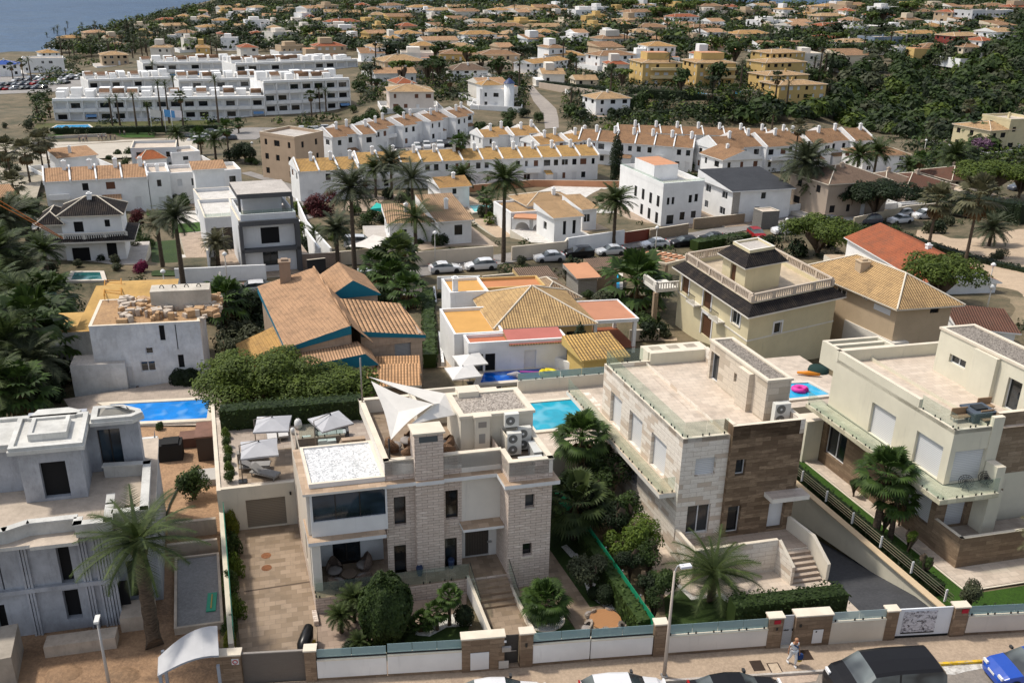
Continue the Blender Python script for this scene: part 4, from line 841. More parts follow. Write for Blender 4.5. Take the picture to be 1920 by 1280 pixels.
    f2=FB; d=M(); d.prism([f2(4.93,14.6),f2(21,14.6),f2(21,24.0),f2(4.93,24.0)],-1.2,1.6,CREAM,PALEFL); d.build('rear_deck',kind='structure')
villa_c()
# ================================================================ vegetation builders
LEAFS={'broad':mk('leaf',(.034,.068,.013),(.07,.115,.022)),'pine':mk('leaf',(.07,.115,.014),(.14,.19,.025)),'dark':mk('leaf',(.013,.028,.008),(.028,.05,.013)),'olive':mk('leaf',(.06,.075,.035),(.11,.12,.06)),'palm':mk('leaf',(.04,.07,.018),(.10,.135,.035)),'palmgrey':mk('leaf',(.05,.065,.032),(.12,.14,.07)),'fan':mk('leaf',(.035,.075,.014),(.085,.15,.025)),
'bright':mk('leaf',(.08,.14,.012),(.15,.21,.025)),'hedge':mk('leaf',(.026,.054,.010),(.055,.09,.016)),'dead':mk('leaf',(.16,.10,.045),(.26,.17,.08)),'boug':mk('leaf',(.20,.012,.06),(.30,.02,.09)),'mauve':mk('leaf',(.22,.11,.19),(.30,.17,.26)),'redleaf':mk('leaf',(.09,.015,.02),(.16,.03,.03)),'yel':mk('leaf',(.16,.20,.02),(.24,.26,.03)),'dry':mk('leaf',(.12,.12,.06),(.18,.17,.09))}
BARK=mk('bark',(.17,.125,.085),(.07,.05,.035)); PBARK=mk('bark',(.135,.10,.07),(.05,.037,.027)); PBARK2=mk('bark',(.26,.19,.13),(.12,.085,.06))
rng=random.Random(11)
def leafmesh(name,lobes,nq,size,rg,mats,flat=.0,shell=.55,up=.25):
    """many leaf faces spread through overlapping lobes"""
    vs=[];fs=[]; tot=sum(r*r for c,r in lobes); 
    for c,r in lobes:
        if shell>.8:
            for j in range(6):
                for q in range(10):
                    k=len(vs); vs+=[Vector(c)+Vector((math.cos(a)*math.sin(b),math.sin(a)*math.sin(b),math.cos(b)))*r*.86 for a,b in ((q*.6283,j*.5236),(q*.6283,j*.5236+.5236),(q*.6283+.6283,j*.5236+.5236),(q*.6283+.6283,j*.5236))]; fs.append((k,k+1,k+2,k+3))
        n=int(nq*r*r/tot)+1; rr=r if hasattr(r,'__len__') else r
        for _ in range(n):
            while True:
                d=Vector((rg.gauss(0,1),rg.gauss(0,1),rg.gauss(0,1)))
                if d.length>1e-3: break
            d.normalize()
            if d.z<-.35 and rg.random()<.6: d.z=-d.z
            k=r*(shell+(1-shell)*rg.random()**.5)*(1+.18*noise.noise(Vector((d.x*2.3+c[0],d.y*2.3+c[1],d.z*2.3)))); p=Vector(c)+Vector((d.x*k,d.y*k,d.z*k*(1-flat)))
            nn=(d+Vector((rg.uniform(-.7,.7),rg.uniform(-.7,.7),rg.uniform(-.5,.7)+up))).normalized()
            a=nn.orthogonal().normalized(); b=nn.cross(a); th=rg.random()*6.28; u=a*math.cos(th)+b*math.sin(th); v=nn.cross(u); s=size*rg.uniform(.6,1.25)
            i=len(vs); vs+=[p-u*s-v*s*.28,p+u*s*.1-v*s*.55,p+u*s,p+u*s*.0+v*s*.55]; fs.append((i,i+1,i+2,i+3))
    me=bpy.data.meshes.new(name); me.from_pydata(vs,[],fs)
    for q in mats: me.materials.append(q)
    me.update(); return me
def tubemesh(name,chains,mat,n=7):
    m=M()
    for pts,rad in chains: m.tube(pts,rad,mat,n)
    o=m.build(name,at=(0,0,0),uv=False); me=o.data; bpy.data.objects.remove(o); return me
def lobes_round(rg,n,R=1.0,h=1.0,z=0.0,r0=.34,r1=.5):
    L=[]
    for i in range(n):
        t=rg.random()*6.28; k=R*(.15+.5*rg.random()); L.append(((k*math.cos(t),k*math.sin(t),z+h*rg.uniform(-.35,.45)),rg.uniform(r0,r1)*R))
    return L
def lobes_umb(rg,n,R=1.0):
    L=[]
    for i in range(n):
        t=i*2.4+rg.random(); k=R*math.sqrt((i+.5)/n)*.82; L.append(((k*math.cos(t),k*math.sin(t),.12*R*(1-k*k/(R*R))+rg.uniform(-.07,.09)*R),rg.uniform(.27,.38)*R))
    return L
VM={}
def crownmesh(kind,lod,leaf,var):
    key=(kind,lod,leaf,var)
    if key in VM: return VM[key]
    rg=random.Random(hash_(kind+leaf)+var*17); q={0:9000,1:2600,2:700,3:240}[lod]; sz={0:.038,1:.068,2:.115,3:.19}[lod]; mt=[LEAFS[leaf]]
    if kind=='round': me=leafmesh('crown',lobes_round(rg,9),q,sz,rg,mt)
    elif kind=='umb': me=leafmesh('crown',lobes_umb(rg,16 if lod<2 else 9),q,sz*.95,rg,mt,flat=.25)
    elif kind=='bush': me=leafmesh('crown',[((0,0,.45),.55)]+[((rg.uniform(-.45,.45),rg.uniform(-.45,.45),rg.uniform(.2,.6)),rg.uniform(.3,.45)) for _ in range(5)],int(q*.8),sz,rg,mt)
    elif kind=='ball': me=leafmesh('crown',[((0,0,.95),1.0)],int(q*.8),max(sz,.085),rg,mt,shell=.9)
    elif kind=='cyp': me=leafmesh('crown',[((rg.uniform(-.02,.02),rg.uniform(-.02,.02),.08+.09*i),(.10+.055*math.sin(min(1,i/6.5)*1.6) if i<7 else .155*(1-(i-6)/4.6)+.02)) for i in range(11)],int(q*.7),sz*.42,rg,mt,shell=.7,up=.6)
    elif kind=='arau':
        L=[]
        for i in range(9):
            z=.15+.1*i; w_=.34*(1-i/9.5)
            for k in range(6):
                t=k*1.047+i*.5; L.append(((w_*.65*math.cos(t),w_*.65*math.sin(t),z),.05+.1*w_)); L.append(((w_*math.cos(t),w_*math.sin(t),z+.015),.05))
        me=leafmesh('crown',L,int(q*.6),sz*.4,rg,mt)
    VM[key]=me; return me
def hash_(s):
    h=0
    for ch in s: h=(h*31+ord(ch))%100003
    return h
def frond_pin(vs,fs,rg,az,e0,L,droop,nl,lw,ll,base=Vector((0,0,0))):
    d=Vector((math.cos(az),math.sin(az),0)); side=Vector((-d.y,d.x,0)); pts=[]; p=Vector(base); e=e0; seg=8
    for i in range(seg+1):
        pts.append(Vector(p)); p=p+(d*math.cos(e)+Vector((0,0,1))*math.sin(e))*(L/seg); e-=droop/seg*(0.5+i/seg)
    def at(t):
        f=min(seg-1e-4,t*seg); i=int(f); return pts[i].lerp(pts[i+1],f-i),(pts[i+1]-pts[i]).normalized()
    # rachis
    for i in range(seg):
        k=len(vs); w0=.035*(1-i/seg)+.008; w1=.035*(1-(i+1)/seg)+.008; vs+=[pts[i]-side*w0,pts[i]+side*w0,pts[i+1]+side*w1,pts[i+1]-side*w1]; fs.append((k,k+1,k+2,k+3))
    tw=rg.uniform(-.3,.3)
    for j in range(nl):
        t=.14+.85*j/nl; q,tg=at(t); le=ll*math.sin(math.pi*(.18+.8*t))*rg.uniform(.85,1.1)+.05
        for s in(-1,1):
            dr=(side*s*(.85)+tg*.75+Vector((0,0,-.30+.25*rg.random()+tw*s))).normalized(); k=len(vs); w_=lw*rg.uniform(.8,1.2)
            vs+=[q-tg*w_,q+tg*w_,q+dr*le]; fs.append((k,k+1,k+2))
def frond_fan(vs,fs,rg,az,e0,L,nb,ll):
    d=Vector((math.cos(az),math.sin(az),0)); s=Vector((-d.y,d.x,0)); a=d*math.cos(e0)+Vector((0,0,math.sin(e0))); q=a*L; up=s.cross(a)
    k=len(vs); vs+=[-s*.015,s*.015,q+s*.012,q-s*.012]; fs.append((k,k+1,k+2,k+3))
    sp_=2.5
    for j in range(nb):
        th=-sp_/2+sp_*j/(nb-1); r=ll*(1-.22*abs(th)/1.25)*rg.uniform(.9,1.08); dr=a*math.cos(th)+s*math.sin(th); w_=ll*sp_/nb*.42; pr=a*(-math.sin(th))+s*math.cos(th)
        mid=q+dr*r*.6+up*(-.02); tip=q+dr*r+Vector((0,0,-1))*r*.22; k=len(vs); vs+=[q,mid-pr*w_,mid+pr*w_,tip]; fs.append((k,k+1,k+3,k+2))
def palmcrown(kind,lod,leaf,var):
    key=('palm'+kind,lod,leaf,var)
    if key in VM: return VM[key]
    rg=random.Random(hash_(kind)+var*31+lod); vs=[];fs=[]; nd=0
    if kind=='date':
        n,nl,lw={0:(31,36,.026),1:(46,18,.075),2:(18,7,.10)}[lod]
        for i in range(n):
            t=i/n; e=1.35-1.75*t**.9+rg.uniform(-.12,.12); frond_pin(vs,fs,rg,i*2.399+rg.uniform(-.1,.1),e,rg.uniform(.88,1.1),1.15+rg.uniform(-.25,.35),nl,lw/3.2,.19 if lod==0 else .25)
    else:
        n,nb={0:(44,15),1:(30,9),2:(17,6)}[lod]
        for i in range(n):
            t=i/n; e=1.35-2.0*t+rg.uniform(-.15,.15); frond_fan(vs,fs,rg,i*2.399+rg.uniform(-.15,.15),e,rg.uniform(.42,.6),nb,.52)
        nd=len(fs)
        for i in range(n//2):
            frond_fan(vs,fs,rg,i*2.399,-1.0-.4*rg.random(),.35,max(4,nb//2),.42)
    me=bpy.data.meshes.new('crown'); me.from_pydata(vs,[],fs); me.materials.append(LEAFS[leaf]); me.materials.append(LEAFS['dead'])
    if nd: me.polygons.foreach_set('material_index',[0]*nd+[1]*(len(fs)-nd))
    me.update(); VM[key]=me; return me
def trunkmesh(kind,var):
    key=('t'+kind,var)
    if key in VM: return VM[key]
    rg=random.Random(var*7+3)
    if kind in('date','fan','tall'):
        ph=rg.random()*6.28; bd=.05 if kind!='tall' else .03; pts=[];rd=[]
        K=14
        for i in range(K+1):
            t=i/K; pts.append((bd*math.sin(t*2.2)*math.cos(ph),bd*math.sin(t*2.2)*math.sin(ph),t)); rd.append({'date':1.0-.15*t+(.35 if i==0 else 0)+(.12 if i%2 else 0)+(.25 if i>=K-1 else 0),'fan':1.1-.5*t+(.06 if i%2 else 0)+(.3 if i>=K-1 else 0),'tall':1.3-.6*t+(.05 if i%2 else 0)}[kind])
        me=tubemesh('trunk',[(pts,[r*1.0 for r in rd])],PBARK if kind!='fan' else PBARK,9)
        # radius normalised to 1: scaled by object
    else:
        ch=[([(0,0,0),(.05,.02,.5),(0,.05,1.0)],[1.25,.9,.75])]
        for k in range(5):
            a=k*1.256+rg.random(); ch.append(([(0,.03,.62+.07*k),(3.0*math.cos(a),3.0*math.sin(a),1.0+.08*k),(7*math.cos(a),7*math.sin(a),1.32+.05*k)],[.6,.4,.12]))
        me=tubemesh('trunk',ch,BARK,7)
    VM[key]=me; return me
AUTO=[]   # things that get their label from a landmark at the end: (object, look, px, py)
def place(name,look,cat,loc,group,label=None):
    o=thing(name,label,cat,loc,group)
    if label is None: AUTO.append((o,look,*pix(loc)))
    return o
def sub(parent,name,me,loc,scale,rz=0):
    o=bpy.data.objects.new(name,me); COL.objects.link(o); o.parent=parent; o.location=loc; o.scale=scale; o.rotation_euler=(0,0,rz); return o
def palm(loc,h,r,kind='date',lod=1,leaf=None,label=None,group=None,tr=None,lean=0):
    leaf=leaf or {'date':'palm','fan':'fan'}[kind]; v=rng.randrange(3 if lod else 2); look={'date':'feathery palm','fan':'fan palm'}[kind]
    look=('tall ' if h>7 else 'short ' if h<3.2 else '')+look
    root=place('palm_tree',look,'palm tree',loc,group or 'palm trees across the neighbourhood',label)
    tr=tr or {'date':.26,'fan':.2}[kind]
    sub(root,'trunk',trunkmesh('tall' if h>8 else kind,rng.randrange(3)),(0,0,-.1),(tr,tr,h+.1),rng.random()*6); sub(root,'crown',palmcrown(kind,lod,leaf,v),(0,0,h),(r,r,r*(.8 if lod==0 and kind=='date' else 1)),rng.random()*6.28)
    if lean: root.rotation_euler=(0,lean,rng.random()*6)
    return root
def tree(loc,h,r,kind='round',lod=2,leaf='broad',label=None,group=None,flat=1.0,name=None,look=None):
    nm={'round':'broadleaf_tree','umb':'umbrella_pine','cyp':'cypress','arau':'norfolk_pine'}[kind]; look=look or {'round':'leafy tree','umb':'umbrella pine','cyp':'cypress','arau':'norfolk pine'}[kind]
    root=place(name or nm,look,'tree',loc,group or 'trees across the neighbourhood',label)
    if kind in('cyp','arau'):
        sub(root,'trunk',trunkmesh('wood',0),(0,0,-.1),(.14,.14,h*.25)); sub(root,'crown',crownmesh(kind,lod,leaf,rng.randrange(2)),(0,0,0),(r,r,h),rng.random()*6)
    elif kind=='umb':
        k=max(.08,r*.055); sub(root,'trunk',trunkmesh('wood',rng.randrange(3)),(0,0,-.1),(k,k,h*.5),rng.random()*6); sub(root,'crown',crownmesh('umb',lod,leaf,rng.randrange(3)),(0,0,h-r*.25*flat),(r,r,r*flat),rng.random()*6)
    else:
        k=max(.06,r*.06); sub(root,'trunk',trunkmesh('wood',rng.randrange(3)),(0,0,-.1),(k,k,max(.4,h-r*.9)),rng.random()*6); sub(root,'crown',crownmesh('round',lod,leaf,rng.randrange(3)),(0,0,h-r*.62*flat),(r,r,r*flat),rng.random()*6)
    return root
def bush(loc,r,h=None,lod=2,leaf='hedge',label=None,kind='bush',group=None,look='bush',name='shrub'):
    h=h or r; o=bpy.data.objects.new(name,crownmesh(kind,lod,leaf,rng.randrange(2))); COL.objects.link(o); o.location=loc; o.scale=(r,r,h); o.rotation_euler=(0,0,rng.random()*6)
    tag(o,label,'shrub',group or 'bushes in the gardens')
    if label is None: AUTO.append((o,look,*pix(loc)))
    return o
def hedge(pts,w,h,leaf='hedge',label=None,dens=55,size=.085,z=None,name='hedge',look='clipped hedge',group='clipped hedges'):
    """leafy clipped box along a line of world points"""
    rg=random.Random(int(abs(pts[0][0])*10)); vs=[];fs=[]; P0=Vector(pts[0])
    for i in range(len(pts)-1):
        a=Vector(pts[i]); b=Vector(pts[i+1]); L=(b-a).length; d=(b-a)/L; n=Vector((-d.y,d.x,0)).normalized()
        N_=int(dens*(L*(w+2*h)+w*h)*.5)
        for _ in range(N_):
            q=rg.random()*(w+2*h); s=rg.random()*L
            if q<w: off=q-w/2; z_=h+rg.uniform(-.06,.05); nn=Vector((0,0,1))
            elif q<w+h: off=-w/2; z_=q-w; nn=-n
            else: off=w/2; z_=q-w-h; nn=n
            p=a+d*s+n*(off+rg.uniform(-.05,.05)*(1+w))+Vector((0,0,z_+.12*h*noise.noise(a*3+d*s*.9)))
            nn=(nn+Vector((rg.uniform(-.6,.6),rg.uniform(-.6,.6),rg.uniform(-.3,.8)))).normalized(); u=nn.orthogonal().normalized(); th=rg.random()*6.28; u=u*math.cos(th)+nn.cross(u)*math.sin(th); v=nn.cross(u); sz=size*rg.uniform(.7,1.3)
            k=len(vs); vs+=[p-u*sz-v*sz*.3,p-v*sz*.6,p+u*sz,p+v*sz*.6]; fs.append((k,k+1,k+2,k+3))
        c=.86; k=len(vs)
        for zz in(0,h*.93):
            for (s,o_) in((0.03,-w/2*c),(L-.03,-w/2*c),(L-.03,w/2*c),(0.03,w/2*c)): vs.append(a+d*s+n*o_+Vector((0,0,zz)))
        fs+=[(k,k+1,k+5,k+4),(k+1,k+2,k+6,k+5),(k+2,k+3,k+7,k+6),(k+3,k,k+4,k+7),(k+4,k+5,k+6,k+7)]
    me=bpy.data.meshes.new(name); me.from_pydata([v-P0 for v in vs],[],fs); me.materials.append(LEAFS[leaf]); me.update()
    o=bpy.data.objects.new(name,me); COL.objects.link(o); o.location=P0; tag(o,label,'hedge',group)
    if label is None: AUTO.append((o,look,*pix((P0+Vector(pts[-1]))/2)))
    return o
# ================================================================ unfinished grey house, bottom left
def house_d():
    f=Fr(P(195,1172,0)); c=mk('dirtyplaster',(.44,.46,.50),(.17,.17,.18)); lt=mk('dirtyplaster',(.66,.65,.61),(.34,.33,.31)); tan=mk('dirtyplaster',(.56,.47,.38),(.27,.22,.18))
    root=thing('unfinished_house','grey rendered unfinished two storey house with stepped roof slabs and empty black window openings','house',f(-3,2,0))
    poly=f.rect(-11,.95,0,9.5); A,B=poly[0],poly[1]
    o=[op(A,B,101,1015,141,1091,'hole'),op(A,B,116,1107,156,1157,'hole'),op(A,B,-8,1040,10,1105,'hole'),op(A,B,-12,1135,22,1195,'hole'),op(A,B,205,1098,248,1160,'hole')]
    poly=[f(-11,0),f(.3,0),f(.3,.0),f(.95,0)]
    m=M(); wallface(m,f(-11,0),f(.95,0),-.3,5.9,o,c,.35); m.build('front_wall',root)
    for q in o: window(root,A,B,q,.35)
    m=M(); wallface(m,f(.95,0),f(.95,3.0),-.3,5.9,[],c); wallface(m,f(.95,1.6),f(3.0,1.6),-.3,5.9,[(.35,1.5,.3,2.8,'hole'),(.35,1.5,3.2,5.2,'hole')],c,.3); wallface(m,f(3.0,1.6),f(3.0,11),-.3,5.9,[],c); m.build('side_wall',root)
    for zz in((.3,2.8),(3.2,5.2)): window(root,f(.95,1.6),f(3.0,1.6),(.35,1.5,*zz,'hole'),.3)
    # ribbed pilasters and bands
    for a in(-10.2,-6.0,-3.35,-.55,.15,.6):
        m=M()
        for k in range(3): m.prism(f.rect(a+.15*k,a+.15*k+.11,-.16+.03*(k%2),-.002),-.2,5.85,c)
        m.build('pilaster',root)
    m=M(); m.prism(f.rect(-11,1.1,-.22,-.003),2.75,3.0,c,None,True); m.build('string_course',root)
    m=M(); m.prism([f(-11,-.95),f(-2.5,-.95),f(-2.5,-1.15),f(-.3,-1.15),f(-.3,-.5),f(1.7,-.5),f(1.7,.3),f(3.3,.3),f(3.3,9.5),f(-11,9.5)],5.88,6.08,lt,tan,True); m.build('roof_ledge',root)
    m=M()
    def pp(a,b): m.bar(a,b,.28,0,6.08,6.75,lt,lt); d=(b-a).normalized(); n=Vector((-d.y,d.x,0)); m.bar(a-n*.07-d*.07,b-n*.07+d*.07,.42,0,6.752,6.85,lt)
    pp(f(-11,-.6),f(-3.6,-.6)); pp(f(-3.6,-.6),f(-2.6,-.1)); pp(f(-2.6,-.1),f(-.4,-.1)); pp(f(-.4,-.1),f(-.4,-.75)); pp(f(-.4,-.75),f(1.3,-.75)); pp(f(1.3,-.75),f(1.3,1.0)); pp(f(1.3,1.0),f(1.3,1.9)); pp(f(1.35,.0),f(3.0,.0)); pp(f(3.0,.0),f(3.0,5.2)); pp(f(3.0,5.2),f(.6,5.4)); m.build('parapet',root)
    m=M(); m.prism(f.rect(1.75,2.3,.9,1.9),6.081,6.09,mk('paint',(.04,.02,.01),rough=.9)); m.build('roof_opening',root)
    # upper block
    poly=f.rect(-3.2,-.15,3.2,7.8); A,B=poly[0],poly[1]; o=[op(A,B,72,868,134,929,'hole')]
    wallset(root,poly,6.09,9.2,c,{0:o},name='upper_wall',dep=.3)
    poly=f.rect(-.15,2.6,5.9,7.1); wallset(root,poly,6.09,9.2,c,{0:[(.55,1.75,6.15,8.7,'glass')]},name='upper_wing_wall',dep=.3,glass=mk('winglass',(.01,.02,.03),(.03,.05,.07)))
    wallset(root,f.rect(-9.5,-3.2,4.6,7.6),6.09,8.7,c,name='upper_left_wall')
    m=M()
    for (r,z) in ((f.rect(-3.55,.15,2.7,6.6),9.2),(f.rect(-9.8,-3.0,4.2,7.8),8.7)): m.prism(r,z,z+.22,lt,lt,True); m.ring(inset(r,.06),.25,z+.22,z+.4,lt)
    octo=[f(.2,5.3),f(2.4,5.3),f(3.0,5.8),f(2.9,6.3),f(1.9,7.1),f(.2,7.2)]; m.prism(octo,9.201,9.42,lt,lt,True); m.ring(inset(octo,.08),.3,9.42,9.62,lt); m.prism([f(-3.0,6.2),f(-.6,6.2),f(-.3,6.8),f(-1.0,7.3),f(-2.6,7.3)],9.2,9.6,lt)
    m.prism(f.rect(-2.5,-.9,3.9,5.7),9.42,9.7,lt); m.ring(f.rect(-2.65,-.75,3.75,5.85),.2,9.42,9.82,lt); m.build('roof_slabs',root)
    m=M(); a=[inset(octo,.5),inset(octo,.8)]
    m.prism(a[0],9.43,9.6,lt)
    for i in range(6):
        j=(i+1)%6; m.face([Vector((*a[0][i][:2],9.6)),Vector((*a[0][j][:2],9.6)),Vector((*a[1][j][:2],9.85)),Vector((*a[1][i][:2],9.85))],mk('dirtyplaster',(.33,.31,.27),(.18,.17,.15)))
    m.prism(a[1],9.85,9.92,lt); m.build('roof_lantern',root)
    # grey slab annex on the right, canopy
    r=thing('annex','low annex with flat grey felt roof and green board lying on it','annex',f(4.5,2,0)); m=M(); m.prism(f.rect(3.75,6.0,-1.5,4.8),-.1,.35,c,mk('asphalt',(.24,.235,.235),(.17,.165,.165))); m.build('felt_roof',r)
    m=M(); m.ring(f.rect(3.6,6.1,-1.65,4.95),.14,0,.45,tan); m.build('kerb',r)
    m=M(); q=f(5.55,.3); m.box((q.x,q.y,.36),.5,1.6,.06,mk('paint',(.02,.28,.17))); m.build('board',label='green board lying on the grey felt roof of the annex',cat='board')
    m=M(); m.box((q.x,q.y,.43),.06,1.2,.04,mk('paint',(.45,.28,.05))); m.build('plank',label='yellow spirit level lying on the green board',cat='tool')
    r=thing('canopy','curved dirty white fabric canopy on grey posts at the building site entrance','canopy',f(4.5,-6,0)); m=M(); K=8
    for i in range(K):
        def pt(i,b): t=i/K; return f(3.1+2.8*t,b,2.1+.75*math.sin(math.pi*t*.62+.02))
        def bb(i): return -4.9-0.9*(1-i/K)**2
        m.face([pt(i,-7.1),pt(i+1,-7.1),pt(i+1,bb(i+1)),pt(i,bb(i))],mk('fabric',(.50,.50,.51)),True); m.face([pt(i,bb(i))-Vector((0,0,.1)),pt(i+1,bb(i+1))-Vector((0,0,.1)),pt(i+1,-7.1)-Vector((0,0,.1)),pt(i,-7.1)-Vector((0,0,.1))],mk('fabric',(.50,.50,.51)))
        m.face([pt(i,-7.1)-Vector((0,0,.1)),pt(i+1,-7.1)-Vector((0,0,.1)),pt(i+1,-7.1),pt(i,-7.1)],mk('paint',(.3,.33,.38)))
    m.build('roof_sheet',r); 
    for a,b in((3.2,-7.0),(5.8,-7.0),(3.3,-5.4),(5.8,-5.2)): m=M(); q=f(a,b); m.box((q.x,q.y,0),.14,.14,2.15,mk('paint',(.32,.35,.40))); m.build('post',r)
    # site ground and loose things
    sheet('building_site',[(-60,1310),(411,1300),(413,930),(300,940),(200,1150),(-60,1200)],mk('soil',(.36,.225,.13),(.19,.12,.075)),z=.02)
    sheet('rear_yard',[(270,1000),(413,1000),(413,800),(262,800)],mk('soil',(.42,.26,.15),(.24,.15,.09)),z=.03)
    rg=random.Random(4)
    for i,(x,y,s) in enumerate(((20,1262,1),(120,1262,0),(225,1268,0))):
        q=P(x,y,0)
        if s: 
            m=M(); m.box((q.x-.2,q.y+.3,0),1.0,2.6,1.7,mk('dirtyplaster',(.42,.37,.31),(.22,.19,.16)),yaw=R_(20)); m.build('concrete_block',label='tall rough concrete block standing at the bottom left of the building site',cat='block')
        else:
            m=M(); m.lathe(q,[(1.3,0),(1.1,.08),(.6,.2),(.15,.26)],mk('soil',(.34,.21,.12),(.2,.13,.08)),9,sx=rg.uniform(.6,1.2),sy=rg.uniform(.5,.9)); o=m.build('soil_heap'); tag(o,None,'soil heap','heaps of soil on the building site'); AUTO.append((o,'low heap of brown soil',x,y))
    q=f(-.9,-1.6); m=M(); m.box((q.x,q.y,0),3.4,.9,.7,tan); m.build('low_wall',label='low raw concrete wall in front of the grey unfinished facade',cat='wall')
    q=P(262,1165,0); m=M(); m.box((q.x,q.y,0),1.6,1.5,.9,tan); m.build('concrete_block',label='pale concrete block beside the foot of the big palm on the site',cat='block')
    m=M(); m.bar(f(3.2,5.6),f(6.05,5.6),.2,0,0,.9,tan); m.bar(f(3.2,7.6),f(6.05,7.6),.25,0,0,1.1,tan); m.build('yard_wall',label='two low concrete yard walls behind the felt roofed annex',cat='wall')
    for (x0,x1,b,lb,mt) in ((264,300,16.6,'white wrapped pallet stack at the left behind the unfinished house',mk('fabric',(.66,.66,.64))),(300,345,16.6,'black tarpaulin covered stack beside the white wrapped pallets',mk('fabric',(.02,.02,.02)))):
        q=P((x0+x1)/2,858,0); m=M(); m.box((q.x,q.y,0),1.25 if x0<290 else 1.6,1.2,1.3,mt); m.box((q.x+.05,q.y,1.3),1.1,1.1,.12,mt); m.build('pallet_stack',label=lb,cat='pallet stack')
    q=P(395,850,0); m=M(); m.box((q.x,q.y,0),1.5,2.2,1.9,mk('paint',(.05,.035,.03))); m.box((q.x,q.y,1.9),1.7,2.4,.12,mk('dirtyplaster',(.22,.12,.09),(.1,.06,.05))); m.build('shed',label='small dark shed with rusty red roof against the deck wall',cat='shed')
    q=P(360,832,0); m=M(); m.box((q.x,q.y,0),1.6,1.3,.8,mk('dirtyplaster',(.22,.12,.09),(.1,.06,.05))); m.build('shed',label='low rusty red box beside the dark shed',cat='shed')
    q=P(392,900,0); m=M(); m.box((q.x,q.y,0),1.5,1.6,.5,mk('board',(.55,.53,.5),s=3)); m.build('timber_stack',label='light grey corrugated sheets stacked below the umbrellas deck',cat='stack')
    m=M(); m.tube([P(x,y,.12) for x,y in((372,872),(352,888),(338,905),(328,925),(318,945),(312,965))],.06,BLACKP,6); m.build('hose',label='black hose snaking over the sandy yard',cat='hose')
    # concrete light mast
    q=P(206,1290,0); r=thing('street_lamp','thin grey mast with white lamp head standing on the building site','street lamp',q); z=ztop(q,1165); m=M(); m.tube([q,(q.x-.0,q.y,z)],[.09,.05],mk('paint',(.45,.43,.41)),8); m.build('pole',r); m=M(); m.box((q.x-.05,q.y+.1,z),.22,.55,.12,mk('paint',(.75,.75,.73))); m.build('lamp_head',r)
house_d()
def pools_left():
    f=Fr(P(195,1172,0)); z=.15
    m=M(); m.face([P(*p,z-.03) for p in((150,800),(415,796),(415,716),(390,705),(120,748))],mk('tile',(.46,.38,.31),(.40,.33,.27))); m.build('pool_terrace',kind='structure')
    pool('big blue pool behind the unfinished house, below the damaged white house',[P(205,760,z),P(393,750,z),P(388,786,z),P(262,792,z)],z,(.008,.20,.62),cop=.45)
    m=M(); a,b=P(262,801,0),P(388,795,0); m.bar((a.x,a.y),(b.x,b.y),.25,0,-1.2,z+.05,mk('dirtyplaster',(.45,.41,.36),(.25,.22,.2)),CONC); m.build('pool_wall',label='grimy concrete wall along the near side of the big blue pool',cat='wall')
pools_left()
# ---------------------------------------------------------------- sail shade, umbrellas, furniture
def sail(label,pts,cz,group='sail shades over the roof terrace',ctr=None,sag=.16):
    """four or three cornered stretched cloth with sagging edges, a little thick"""
    m=M(); c=ctr or sum(pts,Vector((0,0,0)))/len(pts); c.z+=cz; mt=mk('fabric',(.80,.76,.70)); n=len(pts); K=6
    for i in range(n):
        a,b=pts[i],pts[(i+1)%n]; e=[a.lerp(b,k/K).lerp(c,sag*math.sin(math.pi*k/K)) for k in range(K+1)]
        for k in range(K):
            for r in range(3):
                t0,t1=r/3,(r+1)/3; q=[e[k].lerp(c,t0),e[k+1].lerp(c,t0),e[k+1].lerp(c,t1),e[k].lerp(c,t1)]
                if (q[1]-q[0]).cross(q[2]-q[1]).z<0: q=q[::-1]
                if r==2: q=q[:] 
                m.face(q,mt,True); m.face([v-Vector((0,0,.02)) for v in q[::-1]],mt,True)
    return m.build('sail_shade',label=label,cat='sail shade',group=group)
f=FA
sail('large white triangular sail shade, the nearer of two over the stone villa roof',[P(696,714,11.3),P(812,757,10.4),P(733,824,9.5)],-.25)
sail('long white sail shade, the farther of two, reaching the stair house corner',[P(691,706,11.3),P(835,737,9.6),P(857,777,9.3),P(766,798,9.9),P(814,757,10.2)],-.0,ctr=P(824,756,10.0),sag=.07)
def umbrella(x,y,z,s,h,label,d1=14,mt=None,tilt=0,group='grey square parasols on the rear deck',side=True):
    root=thing('parasol',label,'parasol',(x,y,z),group); mt=mt or mk('fabric',(.47,.47,.49)); t=Vector((math.cos(R_(d1)),math.sin(R_(d1)),0)); u=Vector((-t.y,t.x,0)); c=Vector((x,y,z+h))
    m=M(d1); cs=[c-t*s-u*s,c+t*s-u*s,c+t*s+u*s,c-t*s+u*s]; top=c+Vector((0,0,.42*s))
    for i in range(4):
        a,b=cs[i],cs[(i+1)%4]; md=a.lerp(b,.5)+(c-a.lerp(b,.5))*.04; m.face([a,md,top],mt); m.face([md,b,top],mt); m.face([top-Vector((0,0,.05)),md-Vector((0,0,.05)),a-Vector((0,0,.05))],mt); m.face([top-Vector((0,0,.05)),b-Vector((0,0,.05)),md-Vector((0,0,.05))],mt)
        m.face([a-Vector((0,0,.1)),b-Vector((0,0,.1)),b,a],mt)
    m.build('canopy',root); m=M(); 
    if side: q=c-t*s*1.05; m.tube([(q.x,q.y,z),(q.x,q.y,z+h+.35),tuple(top+Vector((0,0,.1)))],.035,POSTM,7); 
    else: m.tube([(x,y,z),(x,y,z+h+.4*s)],.03,POSTM,7)
    m.build('pole',root); m=M(); q=c-t*s*1.05 if side else c; m.box((q.x,q.y,z),.5,.5,.07,DARKM); m.build('base',root); m=M(); m.tube([top,top+Vector((0,0,.08))],.05,DARKM,6); m.build('finial',root); return root
